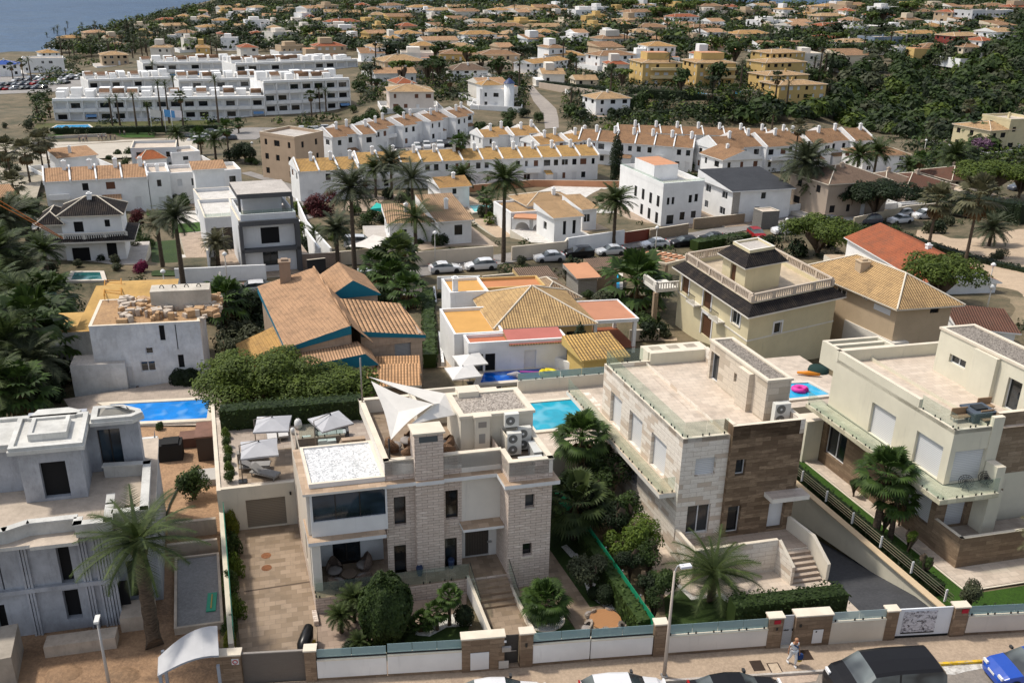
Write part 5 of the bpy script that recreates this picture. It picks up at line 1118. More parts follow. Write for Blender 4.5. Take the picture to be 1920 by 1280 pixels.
for (x,y,lb) in ((511,792,'grey square parasol farther left on the rear deck over two loungers'),(620,787,'grey square parasol farther right on the rear deck over a dark sofa'),(486,838,'grey square parasol nearest the garage on the rear deck')):
    q=P(x,y,5.2); umbrella(q.x,q.y,2.92,1.12,2.2,lb,d1=14+{511:-6,620:22,486:2}[x])
def lounger(x,y,z,d1,label,group,seat=(.62,.60,.58),L=1.9,w=.68):
    root=thing('sun_lounger',label,'sun lounger',(x,y,z),group); m=M(d1); t=Vector((math.cos(R_(d1)),math.sin(R_(d1)),0)); u=Vector((-t.y,t.x,0)); c=Vector((x,y,z))
    m.prism([c-t*L/2-u*w/2,c+t*L*.5-u*w/2,c+t*L*.5+u*w/2,c-t*L/2+u*w/2],z+.24,z+.31,mk('wicker',(.38,.36,.33)),None,True); m.build('frame',root)
    m=M(d1); m.prism([c-t*L*.12-u*w*.46,c+t*L*.5-u*w*.46,c+t*L*.5+u*w*.46,c-t*L*.12+u*w*.46],z+.31,z+.4,mk('fabric',seat)); m.build('cushion',root)
    m=M(d1); a=c-t*L*.12+Vector((0,0,.33)); b=c-t*L*.47+Vector((0,0,.72)); m.face([b-u*w*.46,a-u*w*.46,a+u*w*.46,b+u*w*.46],mk('fabric',seat)); k=Vector((-.05*t.x,-.05*t.y,-.08)); m.face([b+u*w*.46+k,a+u*w*.46+k,a-u*w*.46+k,b-u*w*.46+k],mk('wicker',(.38,.36,.33))); m.build('backrest',root)
    for s in(-.42,.42):
        for v in(-.4,.4): m=M(d1); q=c+t*L*s+u*w*v; m.box((q.x,q.y,z),.06,.06,.24,mk('wicker',(.38,.36,.33))); m.build('leg',root)
    return root
for (x,y,lb) in ((509,812,'light lounger, left of the pair under the far left parasol'),(530,808,'light lounger, right of the pair under the far left parasol')): q=P(x,y,3.2); lounger(q.x,q.y,2.92,108+180,lb,'loungers on the rear deck')
for (x,y,d,lb) in ((478,872,8,'grey lounger with open backrest nearest the plants on the rear deck'),(497,886,-20,'dark slatted lounger in front on the rear deck')): q=P(x,y,3.2); lounger(q.x,q.y,2.92,d,lb,'loungers on the rear deck',seat=(.30,.29,.28))
def sofa(x,y,z,d1,label,w=2.4,body=(.10,.10,.105),cush=(.42,.46,.46),group='deck sofas'):
    root=thing('sofa',label,'sofa',(x,y,z),group); m=M(d1); t=Vector((math.cos(R_(d1)),math.sin(R_(d1)),0)); u=Vector((-t.y,t.x,0)); c=Vector((x,y,z)); mb=mk('wicker',body)
    m.box(c,w,.85,.3,mb); m.build('base',root); m=M(d1); q=c+u*.4; m.box((q.x,q.y,z+.3),w,.18,.45,mb); m.build('backrest',root)
    for s in(-1,1): m=M(d1); q=c+t*s*(w/2-.09); m.box((q.x,q.y,z+.3),.18,.7,.25,mb); m.build('armrest',root)
    for k in range(3): m=M(d1); q=c+t*(-.33+.33*k)*(w-.35)-u*.06; m.box((q.x,q.y,z+.31),(w-.4)/3-.03,.6,.14,mk('fabric',cush)); m.build('cushion',root)
    return root
q=P(622,813,3.2); sofa(q.x,q.y,2.92,14,'dark wicker sofa with pale cushions under the right parasol',2.3)
q=P(470,853,3.2); sofa(q.x,q.y,2.92,200,'cream cushioned sofa under the parasol nearest the garage',1.7,(.35,.32,.28),(.66,.62,.56))
for i,(x,y) in enumerate(((575,826),(605,829),(622,829))):
    q=P(x,y,3.1); m=M(); m.box((q.x,q.y,2.92),.6,.6,.38,mk('fabric',(.52,.60,.60))); m.box((q.x,q.y,3.3),.56,.56,.07,mk('fabric',(.6,.68,.68))); m.build('pouf',label='pale blue-grey square pouf behind the deck glass, '+('leftmost','middle one','rightmost')[i]+' of three',cat='pouf',group='poufs by the deck glass')
for (x,y,s,lb) in ((559,796,.28,'large white egg shaped lantern by the deck hedge'),(549,806,.18,'small white egg shaped lantern by the deck hedge')):
    q=P(x,y,3.2); r=thing('lantern',lb,'lantern',(q.x,q.y,2.92)); m=M(); m.lathe((q.x,q.y,2.92),[(s*.5,0),(s*.95,s*.6),(s,s*1.3),(s*.8,s*2.2),(s*.3,s*2.7)],mk('plaster',(.8,.8,.78)),12); m.build('shade',r); m=M(); m.tube([(q.x,q.y,2.92+s*2.65),(q.x,q.y,2.92+s*3.1)],.02,DARKM,6); m.build('handle',r)
def eggchair(x,y,z,ang_,label,group,mt=None,r=.42,h=1.0,cush=(.30,.27,.25)):
    root=thing('wicker_chair',label,'chair',(x,y,z),group); mt=mt or mk('wicker',(.17,.125,.10)); a=R_(ang_); m=M(); n=14; zs=[(0.18,.62),(.36,1.0),(.6,1.0),(.85,.88),(h,.55)]
    V=[]
    for zz,k in zs:
        row=[]
        for i in range(n+1):
            th=a+R_(75)+R_(210)*i/n; hh=zz if zz<.4 else .4+(zz-.4)*max(.35,math.sin(math.pi*i/n)**.6); row.append(Vector((x+r*k*math.cos(th),y+r*k*math.sin(th),z+hh)))
        V.append(row)
    for j in range(len(V)-1):
        for i in range(n): q=[V[j][i],V[j][i+1],V[j+1][i+1],V[j+1][i]]; m.face(q,mt,True); m.face([v+(Vector((x,y,v.z))-v)*.07 for v in q[::-1]],mt,True)
    m.build('shell',root); m=M(); m.lathe((x,y,z+.2),[(r*.6,0),(r*.95,.12),(r*.9,.2),(r*.5,.26)],mk('fabric',cush),14); m.build('cushion',root)
    m=M(); m.lathe((x,y,z),[(r*.6,0),(r*.55,.2)],mt,10); m.build('base',root); return root
G1='wicker armchairs on the covered terrace'
for x,y,an,lb in ((627,1068,-60,'brown egg shaped wicker chair with grey cushion, back left on the covered terrace'),(683,1057,200,'brown egg shaped wicker chair with grey cushion, back right on the covered terrace'),(631,1091,60,'low brown wicker chair, front left by the glass on the covered terrace'),(682,1082,130,'low brown wicker chair, front right on the covered terrace')):
    q=P(x,y,1.35); eggchair(q.x,q.y,1.0,an,lb,G1,h=1.15 if y<1070 else .8,r=.48)
q=P(655,1080,1.3); m=M(); m.lathe((q.x,q.y,1.0),[(.3,0),(.12,.1),(.1,.4),(.42,.45),(.42,.5)],mk('wicker',(.2,.15,.11)),16); m.build('coffee_table',label='round wicker coffee table between the terrace armchairs',cat='table')
for i,(x,y) in enumerate(((738,832),(768,845),(765,822),(836,830),(838,842),(767,806))):
    q=P(x,y,7.8); 
    if i<5: eggchair(q.x,q.y,7.36,(30,120,200,180,90)[i],('round wicker chair under the big sail near its low corner','round wicker chair left of the chimney, near the parapet','round wicker chair behind the chimney under the sail','round wicker chair just right of the chimney','low wicker armchair right of the chimney near the stair house')[i],'round wicker chairs on the roof terrace',mk('wicker',(.24,.14,.08)),r=.5,h=.95)
r=thing('dining_table','round wooden table in the garden corner beside the street wall','table',FA(3.94,-4.66,0)); q=FA(3.94,-4.66); m=M(); m.lathe((q.x,q.y,.7),[(.85,0),(.85,.05)],mk('board',(.44,.22,.09),(.36,.17,.07),s=-3),28,smooth=False); m.build('table_top',r); m=M(); m.lathe((q.x,q.y,0),[(.35,0),(.1,.08),(.1,.7)],mk('paint',(.2,.1,.05)),12); m.build('pedestal',r)
for i in range(5):
    th=1.2+i*1.15; eggchair(q.x+1.05*math.cos(th),q.y+1.05*math.sin(th),0.05,math.degrees(th)+0,'rounded wicker chair at the wooden garden table, '+('on its far side','on its upper left','on its lower left','nearest the street wall','on its right side')[i],'chairs at the round wooden table',mk('wicker',(.42,.35,.29)),r=.33,h=.75)
# wire chairs and roof table on the cream villa
for i,(x,y) in enumerate(((1811,905),(1848,898))):
    q=P(x,y,4.9); root=thing('wire_chair','round black wire chair on the cream villa balcony, '+('left one','right one'),'chair',(q.x,q.y,4.47),'wire chairs on the balcony') if 0 else thing('wire_chair','round black wire chair on the cream villa balcony, '+('the left one' if i==0 else 'the right one'),'chair',(q.x,q.y,4.47),'wire chairs on the balcony')
    m=M(); c=Vector((q.x,q.y,5.0)); nn=Vector((-.5,-.6,.75)).normalized(); u=nn.orthogonal().normalized(); v=nn.cross(u)
    for rr in(.12,.22,.32,.42): m.tube([c-nn*(.12*(1-(rr/.42)**2))+u*rr*math.cos(k*.3927)+v*rr*math.sin(k*.3927) for k in range(17)],.02,BLACKP,4,False)
    for k in range(16): e=u*math.cos(k*.3927)+v*math.sin(k*.3927); m.tube([c-nn*.12,c+e*.42],.014,BLACKP,4,False)
    m.build('wire_shell',root)
    for k in range(4): m=M(); e=Vector((math.cos(k*1.57+.6),math.sin(k*1.57+.6),0))*.28; m.tube([c+Vector((0,0,-.12)),Vector((q.x+e.x,q.y+e.y,4.47))],.012,BLACKP,4); m.build('leg',root)
q=P(1832,778,8.1); r=thing('outdoor_sofa_set','dark blue-grey padded corner table on the cream villa roof beside the glass','table',(q.x,q.y,7.91)); m=M(); m.box((q.x,q.y,7.91),1.5,1.3,.55,mk('fabric',(.05,.065,.08))); m.build('base',r); m=M(); m.ring([Vector((p.x,p.y,0)) for p in FC.rect(0,0,0,0)],.0,0,0,BLACKP) if 0 else m.box((q.x,q.y,8.46),1.6,1.4,.12,mk('fabric',(.08,.10,.13))); m.box((q.x,q.y,8.58),.8,.6,.12,mk('fabric',(.03,.035,.04))); m.build('top',r)
for i,(x,y,w_) in enumerate(((1800,783,1.1),(1852,788,.9),(1847,764,1.0))):
    q=P(x,y,8.1); r=thing('garden_chair',('tan garden chair left of the padded table','tan garden chair in front of the padded table near the parapet','tan garden chair behind the padded table')[i],'chair',(q.x,q.y,7.91),'chairs round the padded roof table'); m=M(); m.box((q.x,q.y,8.2),w_,.5,.07,mk('board',(.42,.28,.17),s=4)); m.build('seat',r); m=M(); m.box((q.x,q.y+.25,8.28),w_,.06,.4,mk('board',(.42,.28,.17),s=4)); m.build('backrest',r)
    for dx in(-.4,.4):
        for dy in(-.2,.2): m=M(); m.box((q.x+dx*w_,q.y+dy,7.91),.04,.04,.3,STEEL); m.build('leg',r)
# street lamp
q=P(1245,1268,.15); r=thing('street_lamp','slender leaning beige street lamp with white head beside the white car','street lamp',q); z=6.5; m=M(); m.tube([q,(q.x,q.y,z)],[.10,.05],mk('plaster',(.55,.47,.40)),10); m.build('pole',r)
m=M(); m.tube([(q.x,q.y,z-.05),(q.x+.12,q.y+.02,z+.3),(q.x+.4,q.y+.03,z+.35)],.03,mk('paint',(.7,.7,.7)),6); m.box((q.x+.5,q.y+.03,z+.22),.55,.26,.12,mk('paint',(.72,.73,.76))); m.build('lamp_head',r); m=M(); m.box((q.x,q.y,.15),.3,.3,.12,STEEL); m.build('foot',r)
# ================================================================ cars, people, plants near the street
CARS={}
def carproto(kind,L=4.3):
    """shared meshes of one car shape, nose towards -x"""
    if kind in CARS: return CARS[kind]
    S={'hatch':[(-.5,.62,.42,.5),(-.485,.80,.58,.6),(-.40,.88,.80,.83),(-.24,.90,.92,.95),(-.06,.90,.95,1.42),(.14,.90,.96,1.47),(.16,.90,.96,1.47),(.34,.89,.98,1.42),(.46,.86,.98,1.05),(.495,.80,.75,.8),(.5,.7,.5,.52)],
       'suv':[(-.5,.66,.55,.6),(-.485,.84,.72,.74),(-.42,.90,.95,.98),(-.26,.92,1.04,1.07),(-.10,.92,1.07,1.58),(.12,.92,1.08,1.64),(.14,.92,1.08,1.64),(.38,.91,1.10,1.58),(.47,.88,1.08,1.15),(.495,.82,.8,.85),(.5,.74,.55,.58)],
       'sedan':[(-.5,.66,.42,.48),(-.485,.82,.58,.6),(-.40,.90,.78,.81),(-.22,.91,.90,.93),(-.05,.91,.93,1.37),(.10,.91,.94,1.42),(.12,.91,.94,1.42),(.27,.90,.96,1.34),(.40,.89,.97,1.0),(.49,.83,.90,.92),(.5,.74,.5,.52)],
       'van':[(-.5,.72,.6,.66),(-.49,.88,.85,.9),(-.42,.95,1.10,1.14),(-.33,.97,1.20,1.3),(-.20,.97,1.22,1.80),(.02,.97,1.24,1.88),(.04,.97,1.24,1.88),(.44,.96,1.26,1.86),(.485,.93,1.2,1.65),(.498,.88,.8,.95),(.5,.8,.5,.55)]}[kind]
    n=len(S); body=M();glass=M(); pa,gl,dk=mk('paint',(.5,.5,.5)),mk('winglass',(.03,.035,.038),(.13,.15,.15)),mk('paint',(.03,.03,.03))
    rows=[]
    for x,w_,bz,rz in S:
        wr=w_*(.80 if rz>bz+.2 else .9); rows.append([Vector((x*L,s*a,z)) for s in(1,-1) for a,z in()] or [Vector((x*L,y,z)) for y,z in ((w_*.92,.22),(w_,.45),(w_*.985,(bz+.45)/2+.1),(w_*.95,bz),(wr,max(bz+.01,rz-.05)),(wr*.8,rz),(0,rz+.02),(-wr*.8,rz),(-wr,max(bz+.01,rz-.05)),(-w_*.95,bz),(-w_*.985,(bz+.45)/2+.1),(-w_,.45),(-w_*.92,.22))])
    for i in range(n-1):
        A,B=rows[i],rows[i+1]; tall0=S[i][3]>S[i][2]+.2; tall1=S[i+1][3]>S[i+1][2]+.2
        for j in range(12):
            q=[A[j],A[j+1],B[j+1],B[j]]; side=j in(3,8); top=j in(4,5,6,7)
            g=(side and (tall0 or tall1) and not (i==5)) or (top and (tall0!=tall1))
            (glass if g else body).face(q[::-1],gl if g else (dk if (i==5 and side) else pa),not g)
    body.face(rows[0],pa); body.face(rows[-1][::-1],pa)
    def me(m): o=m.build('x',at=(0,0,0),uv=False); d=o.data; bpy.data.objects.remove(o); return d
    W=M(); r=.33 if kind!='van' else .36; W.tube([(0,-.11,0),(0,.11,0)],r,mk('paint',(.02,.02,.02),rough=.8),16); wm=me(W); W=M(); W.tube([(0,-.125,0),(0,.125,0)],r*.58,mk('metal',(.5,.5,.5)),10); rm=me(W)
    hl=M(); hl.box((0,0,0),.1,.34,.14,mk('paint',(.8,.8,.8),rough=.1),yaw=0); tl=M(); tl.box((0,0,0),.08,.28,.2,mk('paint',(.35,.01,.01),rough=.2),yaw=0); pl=M(); pl.box((0,0,0),.03,.5,.12,mk('paint',(.75,.75,.75)),yaw=0)
    mr=M(); mr.box((0,0,0),.12,.2,.13,mk('paint',(.05,.05,.05)),yaw=0)
    CARS[kind]=(me(body),me(glass),wm,rm,me(hl),me(tl),me(pl),me(mr),S,L,r); return CARS[kind]
def car(loc,ang_,col,kind,label=None,L=None,group=None,lod=0,look=None):
    b,g,wm,rm,hl,tl,pl,mr,S,L0,r=carproto(kind); key=('car',kind,tuple(col),rough_c(col))
    if key not in VM:
        d=b.copy(); d.materials[0]=mk('carpaint',col); VM[key]=d
    root=place('parked_car',look or (cname(col)+{'hatch':' hatchback','suv':' car','sedan':' saloon','van':' van'}[kind]),'car',loc,group or 'cars parked along the streets and in car parks',label); root.rotation_euler=(0,0,R_(ang_))
    if L: root.scale=(L/L0,)*3
    sub(root,'body',VM[key],(0,0,0),(1,1,1)); sub(root,'windows',g,(0,0,0),(1,1,1))
    if lod>1: return root
    for x in(-.31,.30):
        for s in(-1,1):
            w_=sub(root,'wheel',wm,(x*L0,s*.80,r),(1,1,1))
            if lod==0: sub(w_,'rim',rm,(0,0,0),(1,1,1))
    for s in(-1,1):
        sub(root,'headlight',hl,(-.478*L0,s*.62,S[1][2]+.05),(1,1,1)); sub(root,'tail_light',tl,(.478*L0,s*.66,.82),(1,1,1))
        if lod==0: sub(root,'mirror',mr,(-.12*L0,s*1.0,1.05),(1,1,1))
    if lod==0: sub(root,'number_plate',pl,(-.497*L0,0,.5),(1,1,1)); sub(root,'number_plate',pl,(.499*L0,0,.7),(1,1,1))
    return root
def rough_c(c): return 0
CN={(.75,.75,.76):'white',(.014,.014,.016):'black',(.35,.36,.38):'grey',(.06,.07,.10):'dark blue',(.30,.01,.015):'red',(.01,.07,.42):'blue',(.55,.56,.58):'silver'}
def cname(c): return CN.get(tuple(c),'dark')
WH,BK,GY,DB,RD,BL,SV=list(CN.keys())[0],list(CN.keys())[1],list(CN.keys())[2],list(CN.keys())[3],list(CN.keys())[4],list(CN.keys())[5],list(CN.keys())[6]
def carpx(x,y,col,kind,ang_,label=None,L=None,h=.7,**k):
    q=G(x,y,h); q.z-=h; return car(q,ang_,col,kind,label,L,**k)
def kp(x,dy,z): return P(x,kby(x)+dy,z)
for (x,y,z,col,kind,an,L,lb) in ((1660,1262,1.5,BK,'van',7,5.3,'big black people carrier parked at the kerb beside the yellow kerb mark'),(1386,1300,.9,BK,'sedan',187,4.8,'black saloon car cut by the bottom edge near the walking man'),(1172,1296,.9,WH,'hatch',187,4.4,'white car with its roof at the bottom edge beside the street lamp'),(940,1307,.9,WH,'sedan',187,4.6,'white car barely showing at the bottom edge below the grey gate'),(1935,1243,.9,BL,'hatch',7,4.3,'bright blue hatchback at the right edge facing the yellow kerb')):
    q=P(x,y,z); q.z=.02; car(q,an,col,kind,lb,L,group='cars parked along the kerb in front')
# ---- the walking man
def skinfig(name,pts,edges,rad,mat,parent,loc,sub_=1,rz=0):
    me=bpy.data.meshes.new(name); me.from_pydata([Vector(p) for p in pts],edges,[]); o=bpy.data.objects.new(name,me); COL.objects.link(o); o.parent=parent; o.location=loc; o.rotation_euler=(0,0,rz)
    sk=o.modifiers.new('skin','SKIN'); sk.use_smooth_shade=True
    for i,r in enumerate(rad): v=me.skin_vertices[0].data[i]; v.radius=(r,r) if not hasattr(r,'__len__') else r; v.use_root=(i==0)
    s=o.modifiers.new('s','SUBSURF'); s.levels=sub_; s.render_levels=sub_; me.materials.append(mat); return o
def man(x,y,z,face_,label,shirt=(.72,.74,.76),trou=(.70,.71,.72),skin=(.42,.22,.13),bag=True,scale=1,cat='person',det=True,group=None):
    root=thing('person',label,cat,(x,y,z),group); root.rotation_euler=(0,0,R_(face_)); root.scale=(scale,)*3     # faces -y
    sk=mk('skin',skin)
    P_=[(0,0,.98),(0,0,1.12),(0,-.01,1.30),(0,-.02,1.42),(0,-.05,1.50),(0,-.09,1.60),(0,-.10,1.70),
        (.10,0,.94),(.11,-.16,.52),(.11,-.12,.09),(.12,-.24,.04),(-.10,0,.94),(-.11,.06,.52),(-.11,.26,.14),(-.12,.17,.05),
        (.17,-.01,1.42),(.25,-.01,1.18),(.27,-.10,.94),(.275,-.13,.86),(-.17,-.01,1.42),(-.25,.03,1.18),(-.28,.02,.93),(-.285,.01,.85)]
    E_=[(0,1),(1,2),(2,3),(3,4),(4,5),(5,6),(0,7),(7,8),(8,9),(9,10),(0,11),(11,12),(12,13),(13,14),(3,15),(15,16),(16,17),(17,18),(3,19),(19,20),(20,21),(21,22)]
    R=[(.15,.11),(.14,.11),(.16,.11),(.13,.09),.055,(.072,.088),(.06,.07),.085,.058,.04,.035,.085,.058,.04,.035,.05,.038,.028,.022,.05,.038,.028,.022]
    skinfig('body',P_,E_,R,sk,root,(0,0,0),2)
    g=.012
    skinfig('shirt',[P_[0],P_[1],P_[2],P_[3],P_[15],(.215,-.01,1.28),P_[19],(-.215,.01,1.28)],[(0,1),(1,2),(2,3),(3,4),(4,5),(3,6),(6,7)],[(.165,.125),(.158,.125),(.172,.125),(.14,.10),.064,.056,.064,.056],mk('fabric',shirt),root,(0,0,0),2)
    skinfig('trousers',[P_[0],P_[7],P_[8],(.11,-.125,.12),P_[11],P_[12],(-.11,.25,.17)],[(0,1),(1,2),(2,3),(0,4),(4,5),(5,6)],[(.168,.13),.10,.078,.062,.10,.078,.062],mk('fabric',trou),root,(0,0,0),2)
    if not det: 
        m=M(); m.lathe((0,0,0),[(.09,0),(.105,.05),(.09,.12),(.02,.15)],mk('paint',(.05,.035,.02)),10); o=m.build('hair',at=(0,0,0)); o.parent=root; o.location=(0,-.09,1.64); return root
    def ch(m,nm,loc=(0,0,0)): o=m.build(nm,at=(0,0,0)); o.parent=root; o.location=loc; return o
    m=M(); m.lathe((0,0,0),[(.085,0),(.10,.03),(.10,.08),(.07,.13),(.02,.145)],mk('skin',(.40,.21,.12)),12); m.box((0,-.11,-.01),.10,.05,.02,mk('fabric',(.5,.15,.08)),yaw=0); ch(m,'cap',(0,-.10,1.66))
    m=M(); [m.box((s*.034,-.185,1.635),.022,.012,.012,BLACKP,yaw=0) for s in(-1,1)]; m.box((0,-.195,1.60),.02,.03,.035,sk,yaw=0); m.box((0,-.18,1.565),.045,.01,.01,mk('paint',(.25,.07,.05)),yaw=0); ch(m,'face')
    m=M(); m.face([(-.16,-.14,1.40),(-.10,-.15,1.44),(.17,-.14,1.24),(.17,-.15,1.15)],mk('fabric',(.03,.10,.24))); ch(m,'shirt_stripe')
    for s,hx,hy in((1,.275,-.13),(-1,-.285,.01)):
        m=M(); m.tube([(hx,hy,.87),(hx,hy-.01,.80)],[.03,.036],sk,8)
        for k in range(4): yy=hy-.035+.023*k; m.tube([(hx,yy,.80),(hx-.005*s,yy-.004,.755),(hx-.022*s,yy-.004,.72-.004*abs(k-1.4))],[.010,.009,.007],sk,6)
        m.tube([(hx-.01*s,hy-.035,.84),(hx-.03*s,hy-.06,.80),(hx-.035*s,hy-.062,.77)],[.011,.010,.008],sk,6); ch(m,'hand')
    for s,fx,fy,fz in((1,.115,-.17,0),(-1,-.115,.21,.03)): m=M(); m.lathe((fx,fy,fz),[(.055,0),(.06,.04),(.05,.08),(.03,.11)],mk('paint',(.72,.72,.72)),10,sx=.85,sy=2.3); ch(m,'shoe')
    if bag:
        b=thing('beach_bag','blue and yellow cloth bag carried in the walking man\'s left hand','bag',(x,y,z+.3)); t=R_(face_); 
        def tr(px_,py_,pz_): return (x+scale*(px_*math.cos(t)-py_*math.sin(t)),y+scale*(px_*math.sin(t)+py_*math.cos(t)),z+scale*pz_)
        m=M(); c=tr(.36,-.05,0); m.lathe((c[0],c[1],z+.36),[(.12,0),(.19,.06),(.2,.2),(.16,.33)],mk('fabric',(.02,.05,.16)),12,sx=1,sy=.7); m.build('pouch',b); m=M(); m.lathe((c[0],c[1],z+.24),[(.10,0),(.15,.05),(.13,.14)],mk('fabric',(.5,.36,.04)),12,sx=1,sy=.7); m.build('lower_pouch',b)
        m=M(); m.tube([tr(.30,-.05,.68),tr(.28,-.12,.76),tr(.36,-.05,.68)],.012,mk('fabric',(.02,.05,.16)),5); m.build('strap',b)
    return root
q=P(1484,1246,.15); man(q.x,q.y,.15,12,'man in white with a blue shirt stripe walking on the pavement carrying a bag',scale=.99)
q=P(536,394,-2); 
# ---- plants of the villa gardens
f=FA
q=P(290,1212,0); palm(q,6.5,3.4,'date',0,'palm','tall ragged date palm in front of the unfinished grey house',tr=.36)
q=P(1333,1124,.1); palm(q,1.9,3.0,'date',0,'palm','feathery palm on the pebble edged lawn before the travertine villa',tr=.24)
q=FA(1.19,-3.07); palm(Vector((q.x,q.y,.05)),1.1,1.5,'fan',0,'fan','short fan palm in the round white pebble ring',tr=.26)
q=P(1640,1005,0); palm(q,4.5,2.1,'fan',0,'fan','tall bushy fan palm on the lawn strip beside the cream villa',tr=.24); q=P(1668,1012,0); palm(q,2.9,1.6,'fan',1,'fan','smaller fan palm just right of the bushy one beside the cream villa',tr=.18)
q=P(1085,935,0); palm(q,4.6,2.1,'fan',0,'fan','big fan palm in front of the turquoise pool between the two villas'); q=P(1075,1010,0); palm(q,2.6,2.5,'fan',0,'palm','drooping dark fan palm beside the stone villa tower')
q=P(1960,1110,0); palm(q,3.4,2.3,'date',1,'dry','yellowish palm whose fronds reach in at the right edge')
for x,y,h,r,lb in ((843,1172,1.9,.85,'small palm with two-tone fronds beside the dark ball shrub'),(820,1180,1.2,.8,'low palm left of the small palm in the front garden'),(665,1165,1.5,1.05,'spiky yucca left of the big domed shrub'),(640,1185,1.1,.95,'spiky yucca nearest the driveway in the front garden'),(676,1215,.4,.8,'low spiky yucca in front of the domed shrub'),(790,1180,.5,.8,'low palm clump in the middle of the front garden'),(762,1185,.3,.7,'leafy dark clump right of the domed shrub')):
    q=P(x,y,.05); palm(q,h,r,'fan' if 'yucca' not in lb else 'date',1,'fan' if 'small' in lb or 'low palm' in lb else 'palm',lb,'palms and yuccas in the front garden',tr=.1)
q=P(725,1200,0); bush(q,1.35,2.1,0,'hedge','big dark domed shrub in the middle of the stone villa front garden','ball')
o=P(870,1170,.05); bush(o,.55,.6,1,'dark','dark clipped ball shrub at the edge of the pebble bed','ball'); o=P(1134,1130,.05); bush(o,.55,.62,1,'dark','dark clipped ball shrub on the white pebbles near the wooden table','ball'); o=P(1112,1122,.05); bush(o,.35,.4,1,'dark','small clipped ball shrub left of the larger one near the wooden table','ball')
for x,y,r in ((655,1225,.8),(700,1218,.6),(770,1205,.6),(800,1170,.6),(900,1100,.1)): 
    if r>.2: bush(P(x,y,.03),r,r*.8,1,rng.choice(['hedge','dark','olive']),None,look='low leafy bush',group='bushes in the villa front gardens')
q=P(1108,1110,0); tree(q,2.6,1.35,'round',1,'olive','small olive tree on the white pebble bed beside the green fence')
for i,(x,y,r,h,lf) in enumerate(((434,960,.75,2.3,'bright'),(436,1000,.7,2.2,'yel'),(440,1040,.8,2.1,'hedge'),(442,1082,.75,2.2,'bright'),(438,1120,.8,2.3,'broad'),(442,1160,.85,2.1,'bright'),(436,1195,.7,1.9,'broad'),(434,1222,.6,1.8,'yel'))):
    q=P(x,y,0); bush(q,r*.95,h*.8,1,lf,('yellow-green','yellowish','dark green','bright green','mid green','bushy bright','mid green','pale green')[i]+' shrub by the driveway, '+('farthest, by the garage door','second from the garage','third from the garage','fourth from the garage','fifth from the garage','sixth from the garage','seventh from the garage','nearest the grey gate')[i],group='shrubs along the driveway wall')
for i in range(6): q=FA(-14.5,10.2+1.2*i); bush(Vector((q.x,q.y,2.92)),.5,.8,1,'bright' if i%2 else 'broad',None,look='low deck plant',group='plants along the deck edge')
hedge([FA(-14.7,17.9,2.92),FA(-5.0,17.7,2.92)],1.3,1.6,'hedge','broad clipped hedge behind the grey parasols',dens=70,size=.1)
hedge([FB(-3.2,-6.9,.03),FB(3.3,-7.2,.03)],1.1,2.25,'hedge','tall dark clipped hedge behind the long cream street wall',dens=80,size=.09)
hedge([FA(5.5,-6.0,.03),FA(5.6,2.5,.03)],.8,1.5,'broad','feathery hedge on the stone villa side of the green mesh fence',dens=60,size=.11)
hedge([SW(1812,.03)+Vector((0,.9,0)),SW(2050,.03)+Vector((0,.9,0))],.9,1.0,'hedge','low dark hedge behind the teal glass at the right edge',dens=70,size=.09)
hedge([FB(10.2,-6.5,.05),FB(10.2,13.5,.05)],.7,.75,'dark','low dark bushes lining the railing above the ramp',dens=60,size=.1,name='bush_row',look='bush row')
for i,(x,y,r,h,lf,kd) in enumerate(((1098,905,1.3,3.2,'dark','r'),(1140,960,1.9,4.0,'hedge','r'),(1105,1010,1.4,3.2,'dark','r'),(1150,1035,1.3,3.2,'dark','r'),(1195,1060,1.4,3.0,'bright','r'),(1215,1095,1.1,2.6,'hedge','r'),(1180,1095,1.0,2.4,'dark','r'),(1238,1135,1.0,2.3,'broad','r'),(1225,1165,.8,1.9,'hedge','r'),(1210,1130,.9,2.1,'dark','r'),(1062,875,1.4,3.2,'dark','r'),(1125,985,1.5,3.4,'hedge','r'),(1170,1010,1.4,3.0,'broad','r'),(1165,1065,1.3,2.6,'bright','r'),(1122,930,1.5,3.6,'dark','r'),(1070,960,1.2,2.8,'dark','r'))):
    q=P(x,y,0); tree(q,h,r,'round',1,lf,None,'shrubs and trees between the two stone villas',look={'dark':'dark bushy tree','hedge':'green bushy tree','bright':'yellow-green lemon tree','broad':'mid green bushy tree'}[lf])
for x,y,h,r in ((1700,1040,1.0,.55),(1730,1085,.9,.5),(1655,1000,.8,.5),(1600,930,.7,.5),(1685,985,1.1,.6)): tree(P(x,y,.05),h+.6,r,'round',1,'bright' if x==1700 else 'broad',None,'small shrubs on the cream villa lawn',look='small shrub tree')
q=P(1812,1150,.05); tree(q,2.0,.85,'round',1,'olive','small open olive tree behind the pillar with the red plate')
q=P(365,935,0); tree(q,2.0,1.4,'round',1,'broad','loose green bush on the sandy rear yard'); q=P(300,806,0); bush(q,.5,.7,1,'broad','small green bush in front of the big blue pool'); 
q=P(238,1060,0); tree(q,3.8,1.6,'round',1,'broad','dark green bush behind the ragged date palm by the grey facade')
# pines behind the deck hedge
for i,(x,y,r,h) in enumerate(((455,745,3.6,4.6),(510,735,3.8,5.4),(565,745,3.4,4.6),(615,742,3.6,4.8),(665,750,2.6,4.2),(430,725,2.8,4.2))):
    q=P(x,y,-.6+2.6); q.z=-.6; tree(q,h+.6,r,'round',0 if r>3 else 1,'pine',('wide bright green pine over the hedge, far left','tall bright green pine over the hedge, second from left','bright green pine over the hedge, in the middle','bright green pine over the hedge, second from right','smaller pine by the sail shade mast','smaller pine at the left rear of the pine group')[i],'pines behind the deck hedge',flat=.62)
